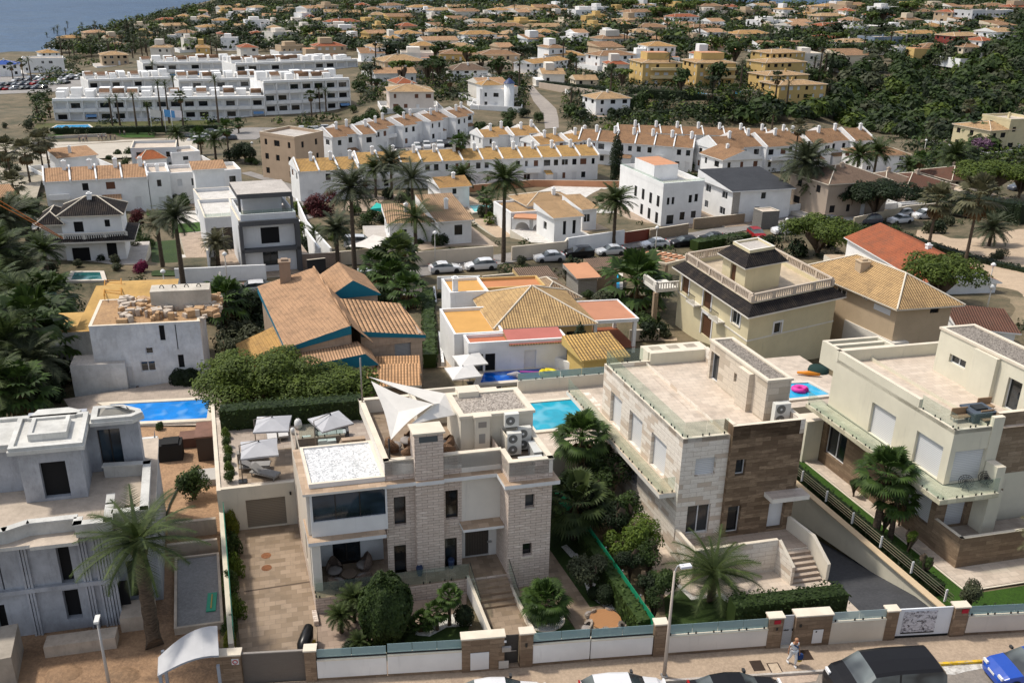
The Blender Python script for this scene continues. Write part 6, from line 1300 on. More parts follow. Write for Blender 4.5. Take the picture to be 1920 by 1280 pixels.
# ================================================================ house kit and the middle ground
def autowin(L,h,st,rg,kinds=('glass','bshutter','glass'),w=1.1,sp=3.0,door=True,z0=0.0):
    out=[]; n=max(1,int(L/sp)); fh=h/st
    for s in range(st):
        for i in range(n):
            if rg.random()<.12: continue
            c=L*(i+.5)/n+rg.uniform(-.2,.2); ww=w*rg.choice([.7,1,1,1.5]); k=rg.choice(kinds)
            if s==0 and door and i==n//2: out.append((c-.5,c+.5,z0+.05,z0+2.2,'door')); continue
            a=z0+s*fh+fh*.34; out.append((c-ww/2,c+ww/2,a,min(a+1.25,z0+(s+1)*fh-.35),k))
    return out
LAST=[]
def hiproof(m,poly,z,rh,mat,over=.45,fas=None):
    o=inset(poly,-over); e=[(o[i]-o[(i+1)%4]).length for i in range(4)]
    k=0 if e[0]>=e[1] else 1; a,b,c,d=[Vector((p.x,p.y,z)) for p in (o[k],o[(k+1)%4],o[(k+2)%4],o[(k+3)%4])]
    hw=(b-c).length/2; L=(a-b).length; t=min(.5,hw/L); m0=(a+d)/2; m1=(b+c)/2; r0=m0.lerp(m1,t)+Vector((0,0,rh)); r1=m1.lerp(m0,t)+Vector((0,0,rh))
    m.face([a,b,r1,r0],mat); m.face([c,d,r0,r1],mat); m.face([b,c,r1],mat); m.face([d,a,r0],mat)
    m.prism(o,z-.14,z-.004,fas or COPING,None,True)
    for p,q in ((r0,r1),(a,r0),(d,r0),(b,r1),(c,r1)):
        if (p-q).length>.3: m.tube([p+Vector((0,0,.02)),q+Vector((0,0,.02))],.09,fas or COPING,5,False)
def gable(m,poly,z,rh,mat,over=.35,ax=0,fas=None,wall=None,ends=.0):
    """ridge parallel to edge ax (0: along the front)"""
    o=inset(poly,-over); q=[Vector((p.x,p.y,z)) for p in o]; q=q[ax:]+q[:ax]; a,b,c,d=q; up=Vector((0,0,rh)); r0=(a+d)/2+up; r1=(b+c)/2+up; t=Vector((0,0,.14))
    m.face([a,b,r1,r0],mat); m.face([c,d,r0,r1],mat); w_=wall or COPING
    m.face([b-t,c-t,c,r1,b],w_); m.face([d-t,a-t,a,r0,d],w_); m.face([a-t,b-t,b,a],fas or w_); m.face([c-t,d-t,d,c],fas or w_); m.face([a-t,d-t,c-t,b-t],w_)
def mono(m,poly,z,rh,mat,over=.3,ax=0,wall=None):
    """high along the edge opposite to ax"""
    o=inset(poly,-over); q=[Vector((p.x,p.y,z)) for p in o]; q=q[ax:]+q[:ax]; a,b,c,d=q; up=Vector((0,0,rh)); t=Vector((0,0,.14)); w_=wall or COPING
    m.face([a,b,c+up,d+up],mat); m.face([b-t,c-t,c+up,b],w_); m.face([d-t,a-t,a,d+up],w_); m.face([c-t,d-t,d+up,c+up],w_); m.face([a-t,b-t,b,a],w_); m.face([a-t,d-t,c-t,b-t],w_)
def quad(FL,FR,h,depth,skew=94,sh=0.0):
    c=G((FL[0]+FR[0])/2,(FL[1]+FR[1])/2,h); a,b=P(*FL,c.z),P(*FR,c.z); z=c.z-h
    d=Vector((b.x-a.x,b.y-a.y,0)).normalized(); t=R_(skew); e=Vector((d.x*math.cos(t)-d.y*math.sin(t),d.x*math.sin(t)+d.y*math.cos(t),0))*depth
    a=Vector((a.x,a.y,0)); b=Vector((b.x,b.y,0)); return [a,b,b+e,a+e],z,math.degrees(math.atan2(d.y,d.x))
def chimney(root,p,z,h=1.2,w=.55,mat=None):
    m=M(); m.box((p.x,p.y,z-.6),w,w,h+.6,mat or WHITE); m.box((p.x,p.y,z+h),w+.14,w+.14,.1,mat or WHITE); m.box((p.x,p.y,z+h+.1),w*.6,w*.6,.18,mat or WHITE); return m.build('chimney',root)
def house(label,FL,FR,depth,h,roof='flat',rh=1.5,wall=WHITE,rmat=None,st=2,over=.4,kinds=('glass','bshutter','glass'),cat='house',group=None,seed=0,skew=94,par=.6,chim=1,bl=None,ops=None,side=True,ax=0,look=None,px=None,floor=None,name='house',fas=None,win=True,rh_ext=0):
    poly,zb,d1=quad(FL,FR,h,depth,skew)
    if bl: e_=P(*bl,zb+h)-P(*FL,zb+h); e_.z=0; a_=P(*FL,zb+h); b_=P(*FR,zb+h); a_.z=b_.z=0; poly=[a_,b_,b_+e_,a_+e_]
    rg=random.Random(seed+int(FL[0]*3+FL[1])); c=sum(poly,Vector((0,0,0)))/4; c.z=zb
    root=place(name,look or 'house',cat,c,group,label); rmat=rmat or RT_OR; o={}
    if ops is not None: o[0]=[q if len(q)==5 and q[4] in('arch',) else op(poly[0],poly[1],*q) for q in ops]
    elif win: o[0]=autowin((poly[1]-poly[0]).length,h,st,rg,kinds,z0=zb)
    if win:
        if side in(True,'l'): o[3]=autowin((poly[3]-poly[0]).length,h,st,rg,kinds,door=False,z0=zb,sp=3.4)
        if side in(True,'r'): o[1]=autowin((poly[2]-poly[1]).length,h,st,rg,kinds,door=False,z0=zb,sp=3.4)
    zt=zb+h
    if name=='house' and 90<c.y<900 and h<9:
        ex=inset(poly,-rg.uniform(2.0,3.6)); mm=M(d1); mm.prism(ex,zb-3,zb+.06,WHITE if c.y>200 else CREAM,rg.choice([PAVEM,TERR,SAND,WHPAVE,CONC])); mm.build('plot_paving',kind='structure')
        if rg.random()<.55 and c.y>170: mm=M(d1); mm.ring(inset(ex,-.02),.2,zb-2,zb+1.3,WHITE); mm.build('plot_wall',root)
    wallset(root,poly,zb-(1.2 if c.y<170 else 3),zt,wall,o,dep=.14,frame=FRAMEW if rg.random()<.5 else FRAMED,d1=d1,closed=True,top=floor or PALEFL)
    m=M(d1)
    if roof=='flat':
        m.ring(inset(poly,-.03),.25,zt,zt+par,wall,COPING if wall is not WHITE else WHITE); m.build('parapet',root)
    elif roof=='hip': hiproof(m,poly,zt,rh,rmat,over,fas); m.build('roof',root)
    elif roof=='gable': gable(m,poly,zt,rh,rmat,over,ax,fas,wall); m.build('roof',root)
    elif roof=='mono': mono(m,poly,zt,rh,rmat,over,ax,wall); m.build('roof',root)
    for i in range(chim): p=poly[0].lerp(poly[1],rg.uniform(.25,.75)).lerp(poly[3].lerp(poly[2],.5),rg.uniform(.35,.6)); chimney(root,p,zt+(rh*.6 if roof!='flat' else .1),1.1,mat=wall)
    LAST[:]=[(root,poly,zb)]
    return root,poly,zb,d1
def addbox(root,name,poly,fa,fb,z0,z1,mat,top=None,prj=0):
    """box on a house given by fractions of its outline: fa along front (0..1), fb to the back"""
    def q(u,v): return poly[0].lerp(poly[1],u).lerp(poly[3].lerp(poly[2],u),v) if 0<=v<=1 else poly[0].lerp(poly[1],u)+(poly[3].lerp(poly[2],u)-poly[0].lerp(poly[1],u))*v
    m=M(); m.prism([q(fa[0],fb[0]),q(fa[1],fb[0]),q(fa[1],fb[1]),q(fa[0],fb[1])],z0,z1,mat,top,True); return m.build(name,root)
def balustrade(root,pts,z,h=.9,mat=None,sp=.28):
    mat=mat or OFFW; m=M()
    for i in range(len(pts)-1):
        a,b=Vector((*pts[i][:2],0)),Vector((*pts[i+1][:2],0)); d=b-a; L=d.length; d/=L; m.bar(a,b,.2,0,z+h-.14,z+h,mat); m.bar(a,b,.2,0,z,z+.1,mat); n=Vector((-d.y,d.x,0))*.1
        k=int(L/sp)
        for j in range(k+1): q=a+d*(L*j/k)+n; w_=.26 if j%9==0 else .11; m.box((q.x,q.y,z+.1),w_,w_,h-.24,mat)
    return m.build('balustrade',root)
def row(label,FL,FR,depth,h,n,rmat,wall=WHITE,st=2,rh=1.3,stag=0,chim=True,kinds=('glass','bshutter','glass','hole'),d=94,side=True,group='terraces of row houses',fall=0):
    poly,zb,d1=quad(FL,FR,h,depth,d); rg=random.Random(int(FL[0]+FR[1])); c=sum(poly,Vector((0,0,0)))/4; c.z=zb; root=thing('terrace_of_houses',label,'row houses',c,group)
    for i in range(n):
        a=poly[0].lerp(poly[1],i/n); b=poly[0].lerp(poly[1],(i+1)/n); e=(poly[3]-poly[0]); off=e.normalized()*(stag*(i%2)); a=a+off;b=b+off; q=[a,b,b+e,a+e]; z=zb; zt=z+h+fall*i
        o={0:autowin((b-a).length,h,st,rg,kinds,z0=z,sp=2.1,w=.95)}
        if i==0 and side: o[3]=autowin(depth,h,st,rg,kinds,z0=z,door=False,sp=3.2)
        if i==n-1 and side: o[1]=autowin(depth,h,st,rg,kinds,z0=z,door=False,sp=3.2)
        wallset(root,q,z-2.5,zt,wall,o,dep=.12,closed=True,frame=FRAMED if i%2 else FRAMEW,d1=d1)
        m=M(d1); gable(m,[a+(b-a)*.02,b-(b-a)*.02,b-(b-a)*.02+e,a+(b-a)*.02+e],zt,rh,rmat,.28,0,None,wall); m.build('roof',root)
        m=M(d1); u=(b-a).normalized()*.13; v=e.normalized()*.35
        for s,k in ((a,1),(b,1)):
            pts=[s-v,s+e*.5,s+e+v]; zz=[zt+.0,zt+rh+.2,zt+.0]; up=Vector((0,0,.22))
            for k in (0,1):
                P0=Vector((*pts[k][:2],zz[k]))+up; P1=Vector((*pts[k+1][:2],zz[k+1]))+up; dn=Vector((0,0,-.7))
                m.face([P0-u,P0+u,P1+u,P1-u],wall); m.face([P0-u+dn,P0+u+dn,P0+u,P0-u],wall); m.face([P0-u+dn,P0-u,P1-u,P1-u+dn],wall); m.face([P0+u,P0+u+dn,P1+u+dn,P1+u],wall)
            if i<n-1 : break
        m.build('party_wall',root)
        if rg.random()<.6:
            ln=(b-a).length; nn=-e.normalized(); s0=a+(b-a)*.12; s1=a+(b-a)*rg.choice([.5,.88]); m=M(d1)
            if rg.random()<.5: qq=[s0+nn*1.5,s1+nn*1.5,s1,s0]; m.prism(qq,z-1.2,z+2.3,wall); m.face([Vector((*(qq[0]+nn*.2)[:2],z+2.3)),Vector((*(qq[1]+nn*.2)[:2],z+2.3)),Vector((*qq[2][:2],z+2.85)),Vector((*qq[3][:2],z+2.85))],rmat); m.build('porch',root)
            else: m.prism([s0+nn*1.2,s1+nn*1.2,s1,s0],z+2.65,z+2.8,wall,None,True); m.bar(s0+nn*1.2,s1+nn*1.2,.1,0,z+2.8,z+3.6,wall); m.build('balcony',root)
        if chim: p=a.lerp(b,.82)+e*.42; chimney(root,p,zt+rh*.75,1.5,.6,wall)
    return root,poly,zb,d1
def gwall(pts,h=1.8,mat=None,label=None,w=.25,look='garden wall',cap=True,name='garden_wall'):
    m=M(); mat=mat or WHITE; q=[G(*p) for p in pts]
    for i in range(len(q)-1):
        a,b=q[i],q[i+1]; m.slope(a,b,w,a.z-.5,a.z+h,b.z-.5,b.z+h,mat,COPING if cap and mat is not WHITE else mat)
    o=m.build(name); tag(o,label,'wall','garden walls in the neighbourhood')
    if label is None: AUTO.append((o,look,*pix((q[0]+q[-1])/2)))
    return o
def gsheet(name,pts,mat,lift=.05,label=None):
    q=[G(*p) for p in pts]
    c=sum(q,Vector((0,0,0)))/len(q); m=M(18); n=len(q)
    for i in range(n):
        a,b=q[i],q[(i+1)%n]; K=2
        m.face([v+Vector((0,0,lift)) for v in ((a,b,c) if (b-a).cross(c-b).z>0 else (b,a,c))],mat)
    return m.build(name,kind='structure')
def gpool(label,pts,h=0.0,water=(.015,.42,.62)):
    q=[G(*p,h) for p in pts]; z=sum(v.z for v in q)/len(q)+.15; return pool(label,q,z,water,cop=.5,copm=mk('plaster',(.66,.60,.52)))
ROADM=mk('asphalt',(.27,.25,.235),(.19,.18,.17)); PAVEM=mk('pave',(.42,.33,.25),(.30,.235,.18)); SAND=mk('pave',(.48,.37,.26),(.36,.27,.19)); TERR=mk('tile',(.42,.32,.24),(.34,.26,.19)); WHPAVE=mk('tile',(.66,.63,.59),(.58,.55,.5))
# streets
strip('street',[(380,560),(520,551),(700,528),(780,520),(900,502),(1000,486),(1130,472),(1300,452),(1420,428),(1560,398),(1720,372),(1920,330)],[(380,535),(520,528),(700,505),(800,497),(900,482),(1000,468),(1130,455),(1300,436),(1420,412),(1560,386),(1720,360),(1920,318)],ROADM,.05,3)
strip('street',[(600,405),(575,372),(545,345),(470,322)],[(575,412),(548,378),(515,345),(450,325)],ROADM,.05,4)
strip('curved_road',[(1022,242),(1020,222),(1012,205),(1000,190),(992,172),(990,160)],[(1048,240),(1047,222),(1043,205),(1030,192),(1012,176),(1000,162)],mk('asphalt',(.34,.30,.26),(.25,.22,.2)),.06,4)
strip('car_park',[(330,262),(330,240)],[(480,262),(520,240)],ROADM,.05,3); strip('car_park',[(-20,178),(-20,140)],[(150,170),(210,146)],mk('asphalt',(.3,.28,.26),(.22,.21,.2)),.08,4); strip('car_park',[(740,285),(740,265)],[(1000,275),(900,262)],ROADM,.05,3)
for nm,pts,mt in (('garden_ground',[(80,545),(230,500),(235,470),(60,470)],SAND),('garden_path',[(757,640),(800,640),(796,540),(758,545)],mk('pave',(.40,.32,.24),(.3,.24,.18))),('driveway',[(820,690),(870,690),(860,560),(820,560)],SAND),('patio',[(850,715),(1060,715),(1000,640),(850,640)],TERR),('terrace',[(1170,640),(1270,640),(1250,545),(1080,545)],SAND),('driveway',[(895,400),(1165,400),(1165,350),(1050,345)],WHPAVE),('terrace',[(640,395),(760,400),(760,365),(660,365)],TERR),('dry_garden',[(1700,500),(1930,560),(1930,430),(1720,432)],SAND),('dry_garden',[(1790,600),(1930,610),(1930,560),(1800,545)],mk('soil',(.30,.23,.15),(.18,.15,.09))),('lawn',[(275,405),(322,402),(322,378),(275,382)],LAWN),('lawn',[(325,438),(378,434),(372,404),(320,405)],LAWN),('lawn',[(284,518),(338,518),(334,450),(284,455)],GRASS),('white_paving',[(340,512),(400,510),(400,475),(340,478)],WHPAVE),('beach_promenade',[(170,298),(370,292),(370,258),(80,268),(60,300)],mk('pave',(.50,.45,.38),(.4,.36,.3))),('lawn',[(90,262),(290,258),(290,246),(90,250)],LAWN),('lawn',[(60,245),(420,236),(400,226),(70,232)],mk('grass',(.05,.07,.015),(.12,.08,.04))),('shore_ground',[(-60,420),(60,400),(90,300),(-60,230)],mk('pave',(.42,.36,.29),(.2,.19,.13))),('scrub_ground',[(0,640),(120,760),(115,600),(60,560),(0,560)],mk('grass',(.05,.07,.02),(.03,.045,.015))),('scrub_ground',[(60,740),(130,745),(160,620),(100,600)],mk('grass',(.06,.07,.025),(.10,.08,.045))),('garden_ground',[(410,700),(760,700),(740,560),(420,560)],mk('soil',(.28,.19,.12),(.12,.09,.06)))):
    gsheet(nm,pts,mt,.06 if nm!='lawn' else .1)
# --- damaged house under demolition
def ruin():
    r,p,z,d=house('white damaged house under demolition, roof broken open, grimy front with missing windows',(166,612),(374,602),6.5,6.0,'flat',wall=mk('dirtyplaster',(.80,.80,.79),(.42,.40,.38)),chim=0,side=False,par=.02,floor=mk('soil',(.45,.28,.14),(.26,.16,.09)),ops=[(236,688,252,722,'door'),(263,678,293,695,'glass'),(272,652,288,663,'glass'),(297,610,311,638,'hole'),(327,608,335,655,'hole'),(333,665,347,689,'hole')],group=None,name='damaged_house',cat='house')
    e=(p[3]-p[0]).normalized(); u=(p[1]-p[0]).normalized(); w_=mk('dirtyplaster',(.76,.76,.74),(.42,.40,.37)); yl=mk('dirtyplaster',(.58,.36,.12),(.36,.20,.08))
    m=M(d); a=p[0]-u*1.8-e*.6; m.prism([a,a+u*4.2,a+u*4.2+e*2.2,a+e*2.2],z-1.2,z+2.9,w_,CONC); m.build('front_wing',r)
    a=p[0]-u*4.8+e*4.5; m=M(d); m.prism([a,a+u*4.0,a+u*4.0+e*5,a+e*5],z-1.2,z+3.9,w_,yl); m.build('left_wing',r)
    m=M(d); q=[p[0]+e*2.2-u*1.5,p[0]+e*2.2+u*4.3,p[0]+e*9+u*4.8,p[0]+e*9-u*.6]; z0=z+4.9
    m.face([Vector((q[0].x,q[0].y,z0)),Vector((q[1].x,q[1].y,z0)),Vector((q[2].x,q[2].y,z0+1.6)),Vector((q[3].x,q[3].y,z0+1.6))],yl); m.build('sloping_slab',r)
    m=M(d); q=[p[0]+e*10-u*1,p[0]+e*10+u*6,p[0]+e*13.5+u*6,p[0]+e*13.5-u*.2]
    m.prism(q,z-1,z+5.4,w_,yl); m.build('rear_wing',r)
    m=M(d); a=p[0]+u*4.6+e*3.0; m.prism([a,a+u*4.8,a+u*4.8+e*1.8,a+e*1.8],z+6.01,z+7.7,mk('dirtyplaster',(.60,.55,.47),(.4,.33,.26))); b_=m.build('rubble_sack'); tag(b_,'long pale concrete roof block with four lifting loops on the damaged house','block')
    for i in range(4): m=M(); q=a+u*(.9+1.0*i)+e*.9; m.tube([q+u*(.16*math.cos(k*.52))+Vector((0,0,z+7.7+.25*math.sin(k*.52))) for k in range(7)],.04,BLACKP,5); o=m.build('lifting_loop',b_)
    rg=random.Random(3); m=M(d)
    for i in range(170):
        q=p[0]+u*rg.uniform(2.0,10.3)+e*rg.uniform(.5,6.4); s=rg.uniform(.2,.95); m.box((q.x,q.y,z+5.95),s,s*rg.uniform(.4,1),rg.uniform(.15,.7),rg.choice([mk('soil',(.5,.33,.18),(.36,.22,.12)),mk('concrete',(.55,.48,.40),(.4,.33,.27))]),yaw=rg.random()*3)
    o=m.build('rubble',kind='stuff')
    # yellow crane jib and platform, lattice
    yel=mk('paint',(.55,.24,.02)); c=thing('crane','yellow lattice crane and work platform lying over the damaged roof','crane',Vector((p[2].x,p[2].y,z+6)))
    def lat(a,b,s,nm):
        m=M(); d_=(b-a); L=d_.length; d_/=L; n=d_.cross(Vector((0,0,1))).normalized()*s; up=Vector((0,0,s)); k=max(2,int(L/(s*1.6)))
        cs=[-n,n,n+up*1.6,-n+up*1.6]
        for v in cs: m.tube([a+v,b+v],.05,yel,4)
        for i in range(k):
            t0=a+d_*(L*i/k); t1=a+d_*(L*(i+1)/k)
            for j in range(4): m.tube([t0+cs[j],t1+cs[(j+1)%4]],.03,yel,4,False)
        m.build(nm,c)
    A=G(205,560,5.5);B=G(360,560,6.5); lat(A,B,.45,'jib'); A2=G(215,575,6); B2=G(215,545,6); lat(A2,B2,.7,'platform'); m=M(); q=G(240,575,6.0); m.box((q.x,q.y,q.z-1.2),2.6,1.6,1.4,mk('paint',(.50,.33,.03))); m.build('cab',c)
    A=G(352,590,5.5); lat(A,A+Vector((1.4,3.0,.2)),.5,'end_frame')
    A=G(0,385,12);B=G(118,448,5); m=M(); 
    for k in(0,.5): m.tube([A+Vector((0,0,k)),B+Vector((0,0,k*.3))],.06,mk('paint',(.55,.18,.04)),4)
    m.build('crane_boom',label='orange crane boom coming down from the left edge towards the black-roofed house',cat='crane')
    q=G(70,557,1.0); m=M(); 
    for k,(sx,sy,sz,cc) in enumerate(((3.6,2.2,1.8,(.01,.14,.13)),(3.9,1.3,.7,(.10,.22,.24)))): m.box((q.x+.3*k,q.y-1.8*k,q.z-1),sx,sy,sz,mk('paint',cc))
    m.build('skip',label='dark teal skip and tarpaulin covered load left of the damaged house',cat='skip')
ruin()
# --- blue gabled tiled house
def pinkhouse():
    BLU=mk('plaster',(.012,.16,.24)); tanw=mk('tile',(.46,.35,.26),(.42,.32,.24)); RO=mk('rooftile',(.56,.34,.20),(.40,.25,.15),s=.9)
    r,p,z,d=house('two storey sandy tiled house with blue gable strips and broad orange-brown roofs',(541,652),(656,640),14.5,4.6,'none',wall=tanw,chim=0,win=False)
    e=(p[3]-p[0]); u=(p[1]-p[0]); E=e.normalized(); U=u.normalized(); zt=z+4.6
    def zz(q,h): return Vector((q.x,q.y,h))
    m=M(d); A,B=p[0]-U*.3-E*.3,p[1]+U*.1-E*.3; R0,R1=p[1]+U*.1-E*.3,p[1]+U*.1+e+E*.2; C0=p[1]+U*1.9-E*.1; C1=C0+e*.62; L1=p[0]-U*.3+e+E*.2
    m.face([zz(A,zt+.1),zz(B,zt+1.5),zz(R1,zt+1.9),zz(L1,zt+.5)],RO); m.face([zz(B,zt+1.5),zz(C0,zt-.3),zz(C1,zt-.1),zz(p[1]+U*.1+e*.75,zt+1.8)],RO); m.tube([zz(B,zt+1.55),zz(R1,zt+1.95)],.12,RO,5)
    m.face([zz(A,zt-.25),zz(B,zt+.75),zz(B,zt+1.5),zz(A,zt+.1)],BLU); m.face([zz(A+E*.2,zt-1),zz(B+E*.2,zt-1),zz(B+E*.2,zt+1.3),zz(A+E*.2,zt+.05)],tanw); m.face([zz(B,zt-1),zz(B+e*.7,zt-1),zz(B+e*.7,zt+1.5),zz(B,zt+1.4)],tanw); m.face([zz(A,zt-.15),zz(A,zt+.1),zz(L1,zt+.5),zz(L1,zt-.15)],BLU); m.build('roof',r)
    m=M(d); q=[p[1]-U*4.2-E*2.3,p[1]+U*1.4-E*2.3,p[1]+U*1.4,p[1]-U*4.2]; q=[Vector((v.x,v.y,0)) for v in q]; m.prism(q,z-1.2,z+3.3,tanw)
    a,b,c_,d_=[v for v in inset(q,-.15)]; m.face([zz(a,z+3.9),zz(b-U*.9,z+4.4),zz(c_-U*.9,z+4.5),zz(d_,z+4.1)],RO); m.face([zz(b-U*.9,z+4.4),zz(b+U*.2,z+3.3),zz(c_+U*.2,z+3.5),zz(c_-U*.9,z+4.5)],RO); m.face([zz(a,z+3.3),zz(b+U*.2,z+3.3),zz(b-U*.9,z+4.4),zz(a,z+3.9)],BLU); m.build('front_wing',r)
    # right wing
    q=[p[1]+U*1.4+E*1.2,p[1]+U*6.4+E*1.2,p[1]+U*6.4+E*8.5,p[1]+U*1.4+E*8.5]; o=[(2.6,4.0,z+1.8,z+3.6,'greyshut'),(2.9,3.4,z+.1,z+1.3,'glass'),(3.6,4.1,z+.1,z+1.3,'glass')]; wallset(r,q,z-1.2,z+4.2,tanw,{0:o},name='right_wing_wall')
    a,b,c_,d_=inset(q,-.25); m=M(d); m.face([zz(a,z+5.0),zz(b,z+4.1),zz(c_,z+4.3),zz(d_,z+5.3)],mk('rooftile',(.60,.36,.20),(.10,.07,.05),s=1.5)); m.face([zz(a,z+4.5),zz(b,z+3.8),zz(b,z+4.1),zz(a,z+5.0)],BLU); m.face([zz(a+E*.15,z+3.5),zz(b+E*.15,z+3.5),zz(b+E*.15,z+4.0),zz(a+E*.15,z+4.8)],tanw); m.build('right_roof',r)
    q=[p[1]+U*.5+e*.72,p[1]+U*5.0+e*.72,p[1]+U*5.0+e*1.1,p[1]+U*.5+e*1.1]; m=M(d); m.prism(q,z-1,z+4.9,tanw); gable(m,q,z+4.9,1.5,RO,.25,1,None,BLU); m.build('rear_wing',r)
    q=[p[0]-U*3.0+E*.5,p[0]+E*.5,p[0]+E*8,p[0]-U*3+E*8]; m=M(d); m.prism(q,z-1.2,z+1.9,tanw); a,b,c_,d_=inset(q,-.3); m.face([zz(a,z+1.9),zz(b,z+3.3),zz(c_,z+3.5),zz(d_,z+2.1)],mk('rooftile',(.62,.38,.14),(.44,.25,.10),s=.9)); m.build('left_wing',r)
    chimney(r,p[0].lerp(p[1],.45)+e*.95,zt+1.5,1.5,1.0,mk('plaster',(.30,.22,.16)))
    for x0,x1,y,dd,lb in ((672,788,700,2.0,'long low orange tiled garden roof, the upper of two below the blue-gabled house'),(690,788,722,2.6,'long low orange tiled garden roof, the lower one behind the sail shade')):
        P_,zb,d1=quad((x0,y),(x1,y-3),2.4,dd); rr=thing('carport',lb,'carport',Vector((*P_[0][:2],zb)),'tiled lean-to roofs'); m=M(d1); mono(m,P_,zb+2.3,.7,mk('rooftile',(.62,.36,.19),(.40,.23,.12),s=1.0),.1,0,COPING); m.build('roof',rr); m=M(d1); m.bar(P_[3],P_[2],.2,0,zb-1,zb+2.9,tanw); m.build('wall',rr)
pinkhouse()
# --- yellow-tiled villa
def yvilla():
    OR=mk('rooftile',(.62,.42,.20),(.40,.25,.13)); yw=mk('plaster',(.62,.42,.17)); terr=mk('plaster',(.60,.33,.10)); tr2=mk('plaster',(.50,.17,.09))
    r,p,z,d=house('low white and ochre villa with big tan pyramid tiled roof and orange roof terraces',(931,614),(1111,604),9.0,3.1,'hip',2.3,wall=yw,rmat=OR,chim=0,st=1,side=False)
    U=(p[1]-p[0]).normalized(); E=(p[3]-p[0]).normalized(); S=p[0]
    def blk(nm,a0,a1,b0,b1,h,wm,top,rg_=True,ops=None):
        q=[S+U*a0+E*b0,S+U*a1+E*b0,S+U*a1+E*b1,S+U*a0+E*b1]; wallset(r,q,z-1.2,z+h,wm,ops or {},name=nm,top=top)
        if rg_: m=M(d); m.ring(inset(q,-.02),.2,z+h,z+h+.3,wm); m.build('parapet',r)
    blk('left_terrace_wall',-4.2,.3,-1.5,5.2,3.0,WHITE,terr); blk('pool_wing_wall',-3.4,5.5,-3.6,-1.5,2.9,WHITE,tr2,True,{0:[(.5,1.3,z+.05,z+2.1,'glass'),(1.5,2.4,z+.05,z+2.1,'hole'),(5.0,6.1,z+.05,z+2.2,'door')]})
    blk('rear_left_wall',-2.6,1.2,8.0,12.5,3.6,WHITE,terr); blk('rear_terrace_wall',1.2,7.5,9.7,13,3.3,yw,mk('plaster',(.52,.22,.10))); chimney(r,S-U*2.0+E*8.6,z+3.6,1.5,.5)
    m=M(d); q=[S+U*.2-E*3.8,S+U*5.3-E*3.8,S+U*5.3-E*1.4,S+U*.2-E*1.4]; mono(m,q,z+2.92,.5,mk('plaster',(.48,.16,.13)),.0,0,OR); m.build('red_terrace',r)
    # carport right
    q=[S+U*9.4+E*.5,S+U*13.8+E*.5,S+U*13.8+E*6.0,S+U*9.4+E*6.0]; c=thing('carport','open white-posted carport with flat terracotta roof right of the ochre villa','carport',Vector((*q[0][:2],z))); m=M(d); m.prism(q,z+2.7,z+2.95,WHITE,mk('plaster',(.48,.22,.13)),True); m.ring(inset(q,-.04),.15,z+2.95,z+3.05,WHITE); m.build('roof',c)
    for i in(0,1,2,3): m=M(d); v=inset(q,.25)[i]; m.box((v.x,v.y,z-.5),.32,.32,3.2,WHITE); m.build('post',c)
    m=M(d); m.face([Vector((v.x,v.y,z+.12)) for v in q],mk('plaster',(.28,.09,.04))); m.build('carport_floor',kind='structure')
    # gazebo behind
    house('small tiled pavilion with brown hip roof and white posts behind the tan pyramid roof',(1018,562),(1082,556),5.5,2.8,'hip',1.2,wall=OFFW,rmat=mk('rooftile',(.42,.30,.19),(.22,.15,.10)),chim=0,st=1,win=False,name='pavilion',cat='pavilion')
    r2,p2,z2,d2=house('small yellow outbuilding with mottled tan tile roof at the rear of the travertine villa',(1095,672),(1170,664),3.4,2.9,'mono',.7,wall=mk('plaster',(.62,.45,.16)),rmat=mk('rooftile',(.60,.38,.13),(.22,.14,.08),s=1.2),chim=0,st=1,win=False)
    gpool('deep blue pool with yellow ring and steps, in front of the ochre villa',[(900,722),(1046,710),(1034,694),(908,702)],0,(.004,.09,.45))
    q=G(1028,702,.3); m=M(); m.tube([q+Vector((.62*math.cos(k*.3927),.62*math.sin(k*.3927),.1)) for k in range(17)],.26,mk('paint',(.75,.62,.02)),8,False); m.build('pool_ring',label='bright yellow inflatable ring at the right end of the deep blue pool',cat='pool float')
    q=G(968,706,.3); m=M(); m.tube([q+Vector((-.8,.2,.1)),q+Vector((0,0,.25)),q+Vector((.8,-.1,.1))],[.08,.28,.06],mk('fabric',(.38,.36,.38)),8); m.tube([q+Vector((.1,-.5,.2)),q+Vector((.1,.5,.2))],.1,mk('fabric',(.38,.36,.38)),6); m.build('pool_float',label='grey animal shaped float on the deep blue pool',cat='pool float')
    q=G(1000,699,.3); m=M(); m.tube([q+Vector((-1.2,0,.1)),q+Vector((1.0,0,.1))],.07,mk('paint',(.5,.08,.35)),6); m.build('pool_noodle',label='pink foam noodle beside the yellow ring on the pool',cat='pool float')
    for x,y,lb in ((881,672,'white square parasol, the farther of two by the deep blue pool'),(868,695,'white square parasol, the nearer of two by the deep blue pool')):
        q=G(x,y,2.3); umbrella(q.x,q.y,q.z-2.3,1.25,2.2,lb,20,mk('fabric',(.72,.70,.67)),group='white parasols at the ochre villa',side=False)
    q=G(954,682,.4); m=M(); m.box((q.x,q.y,q.z-.4),1.8,.8,.5,mk('fabric',(.14,.005,.01))); m.box((q.x,q.y+.35,q.z+.1),1.8,.2,.4,mk('fabric',(.14,.005,.01))); m.build('sofa',label='dark red garden sofa against the white pool wing',cat='sofa')
yvilla()
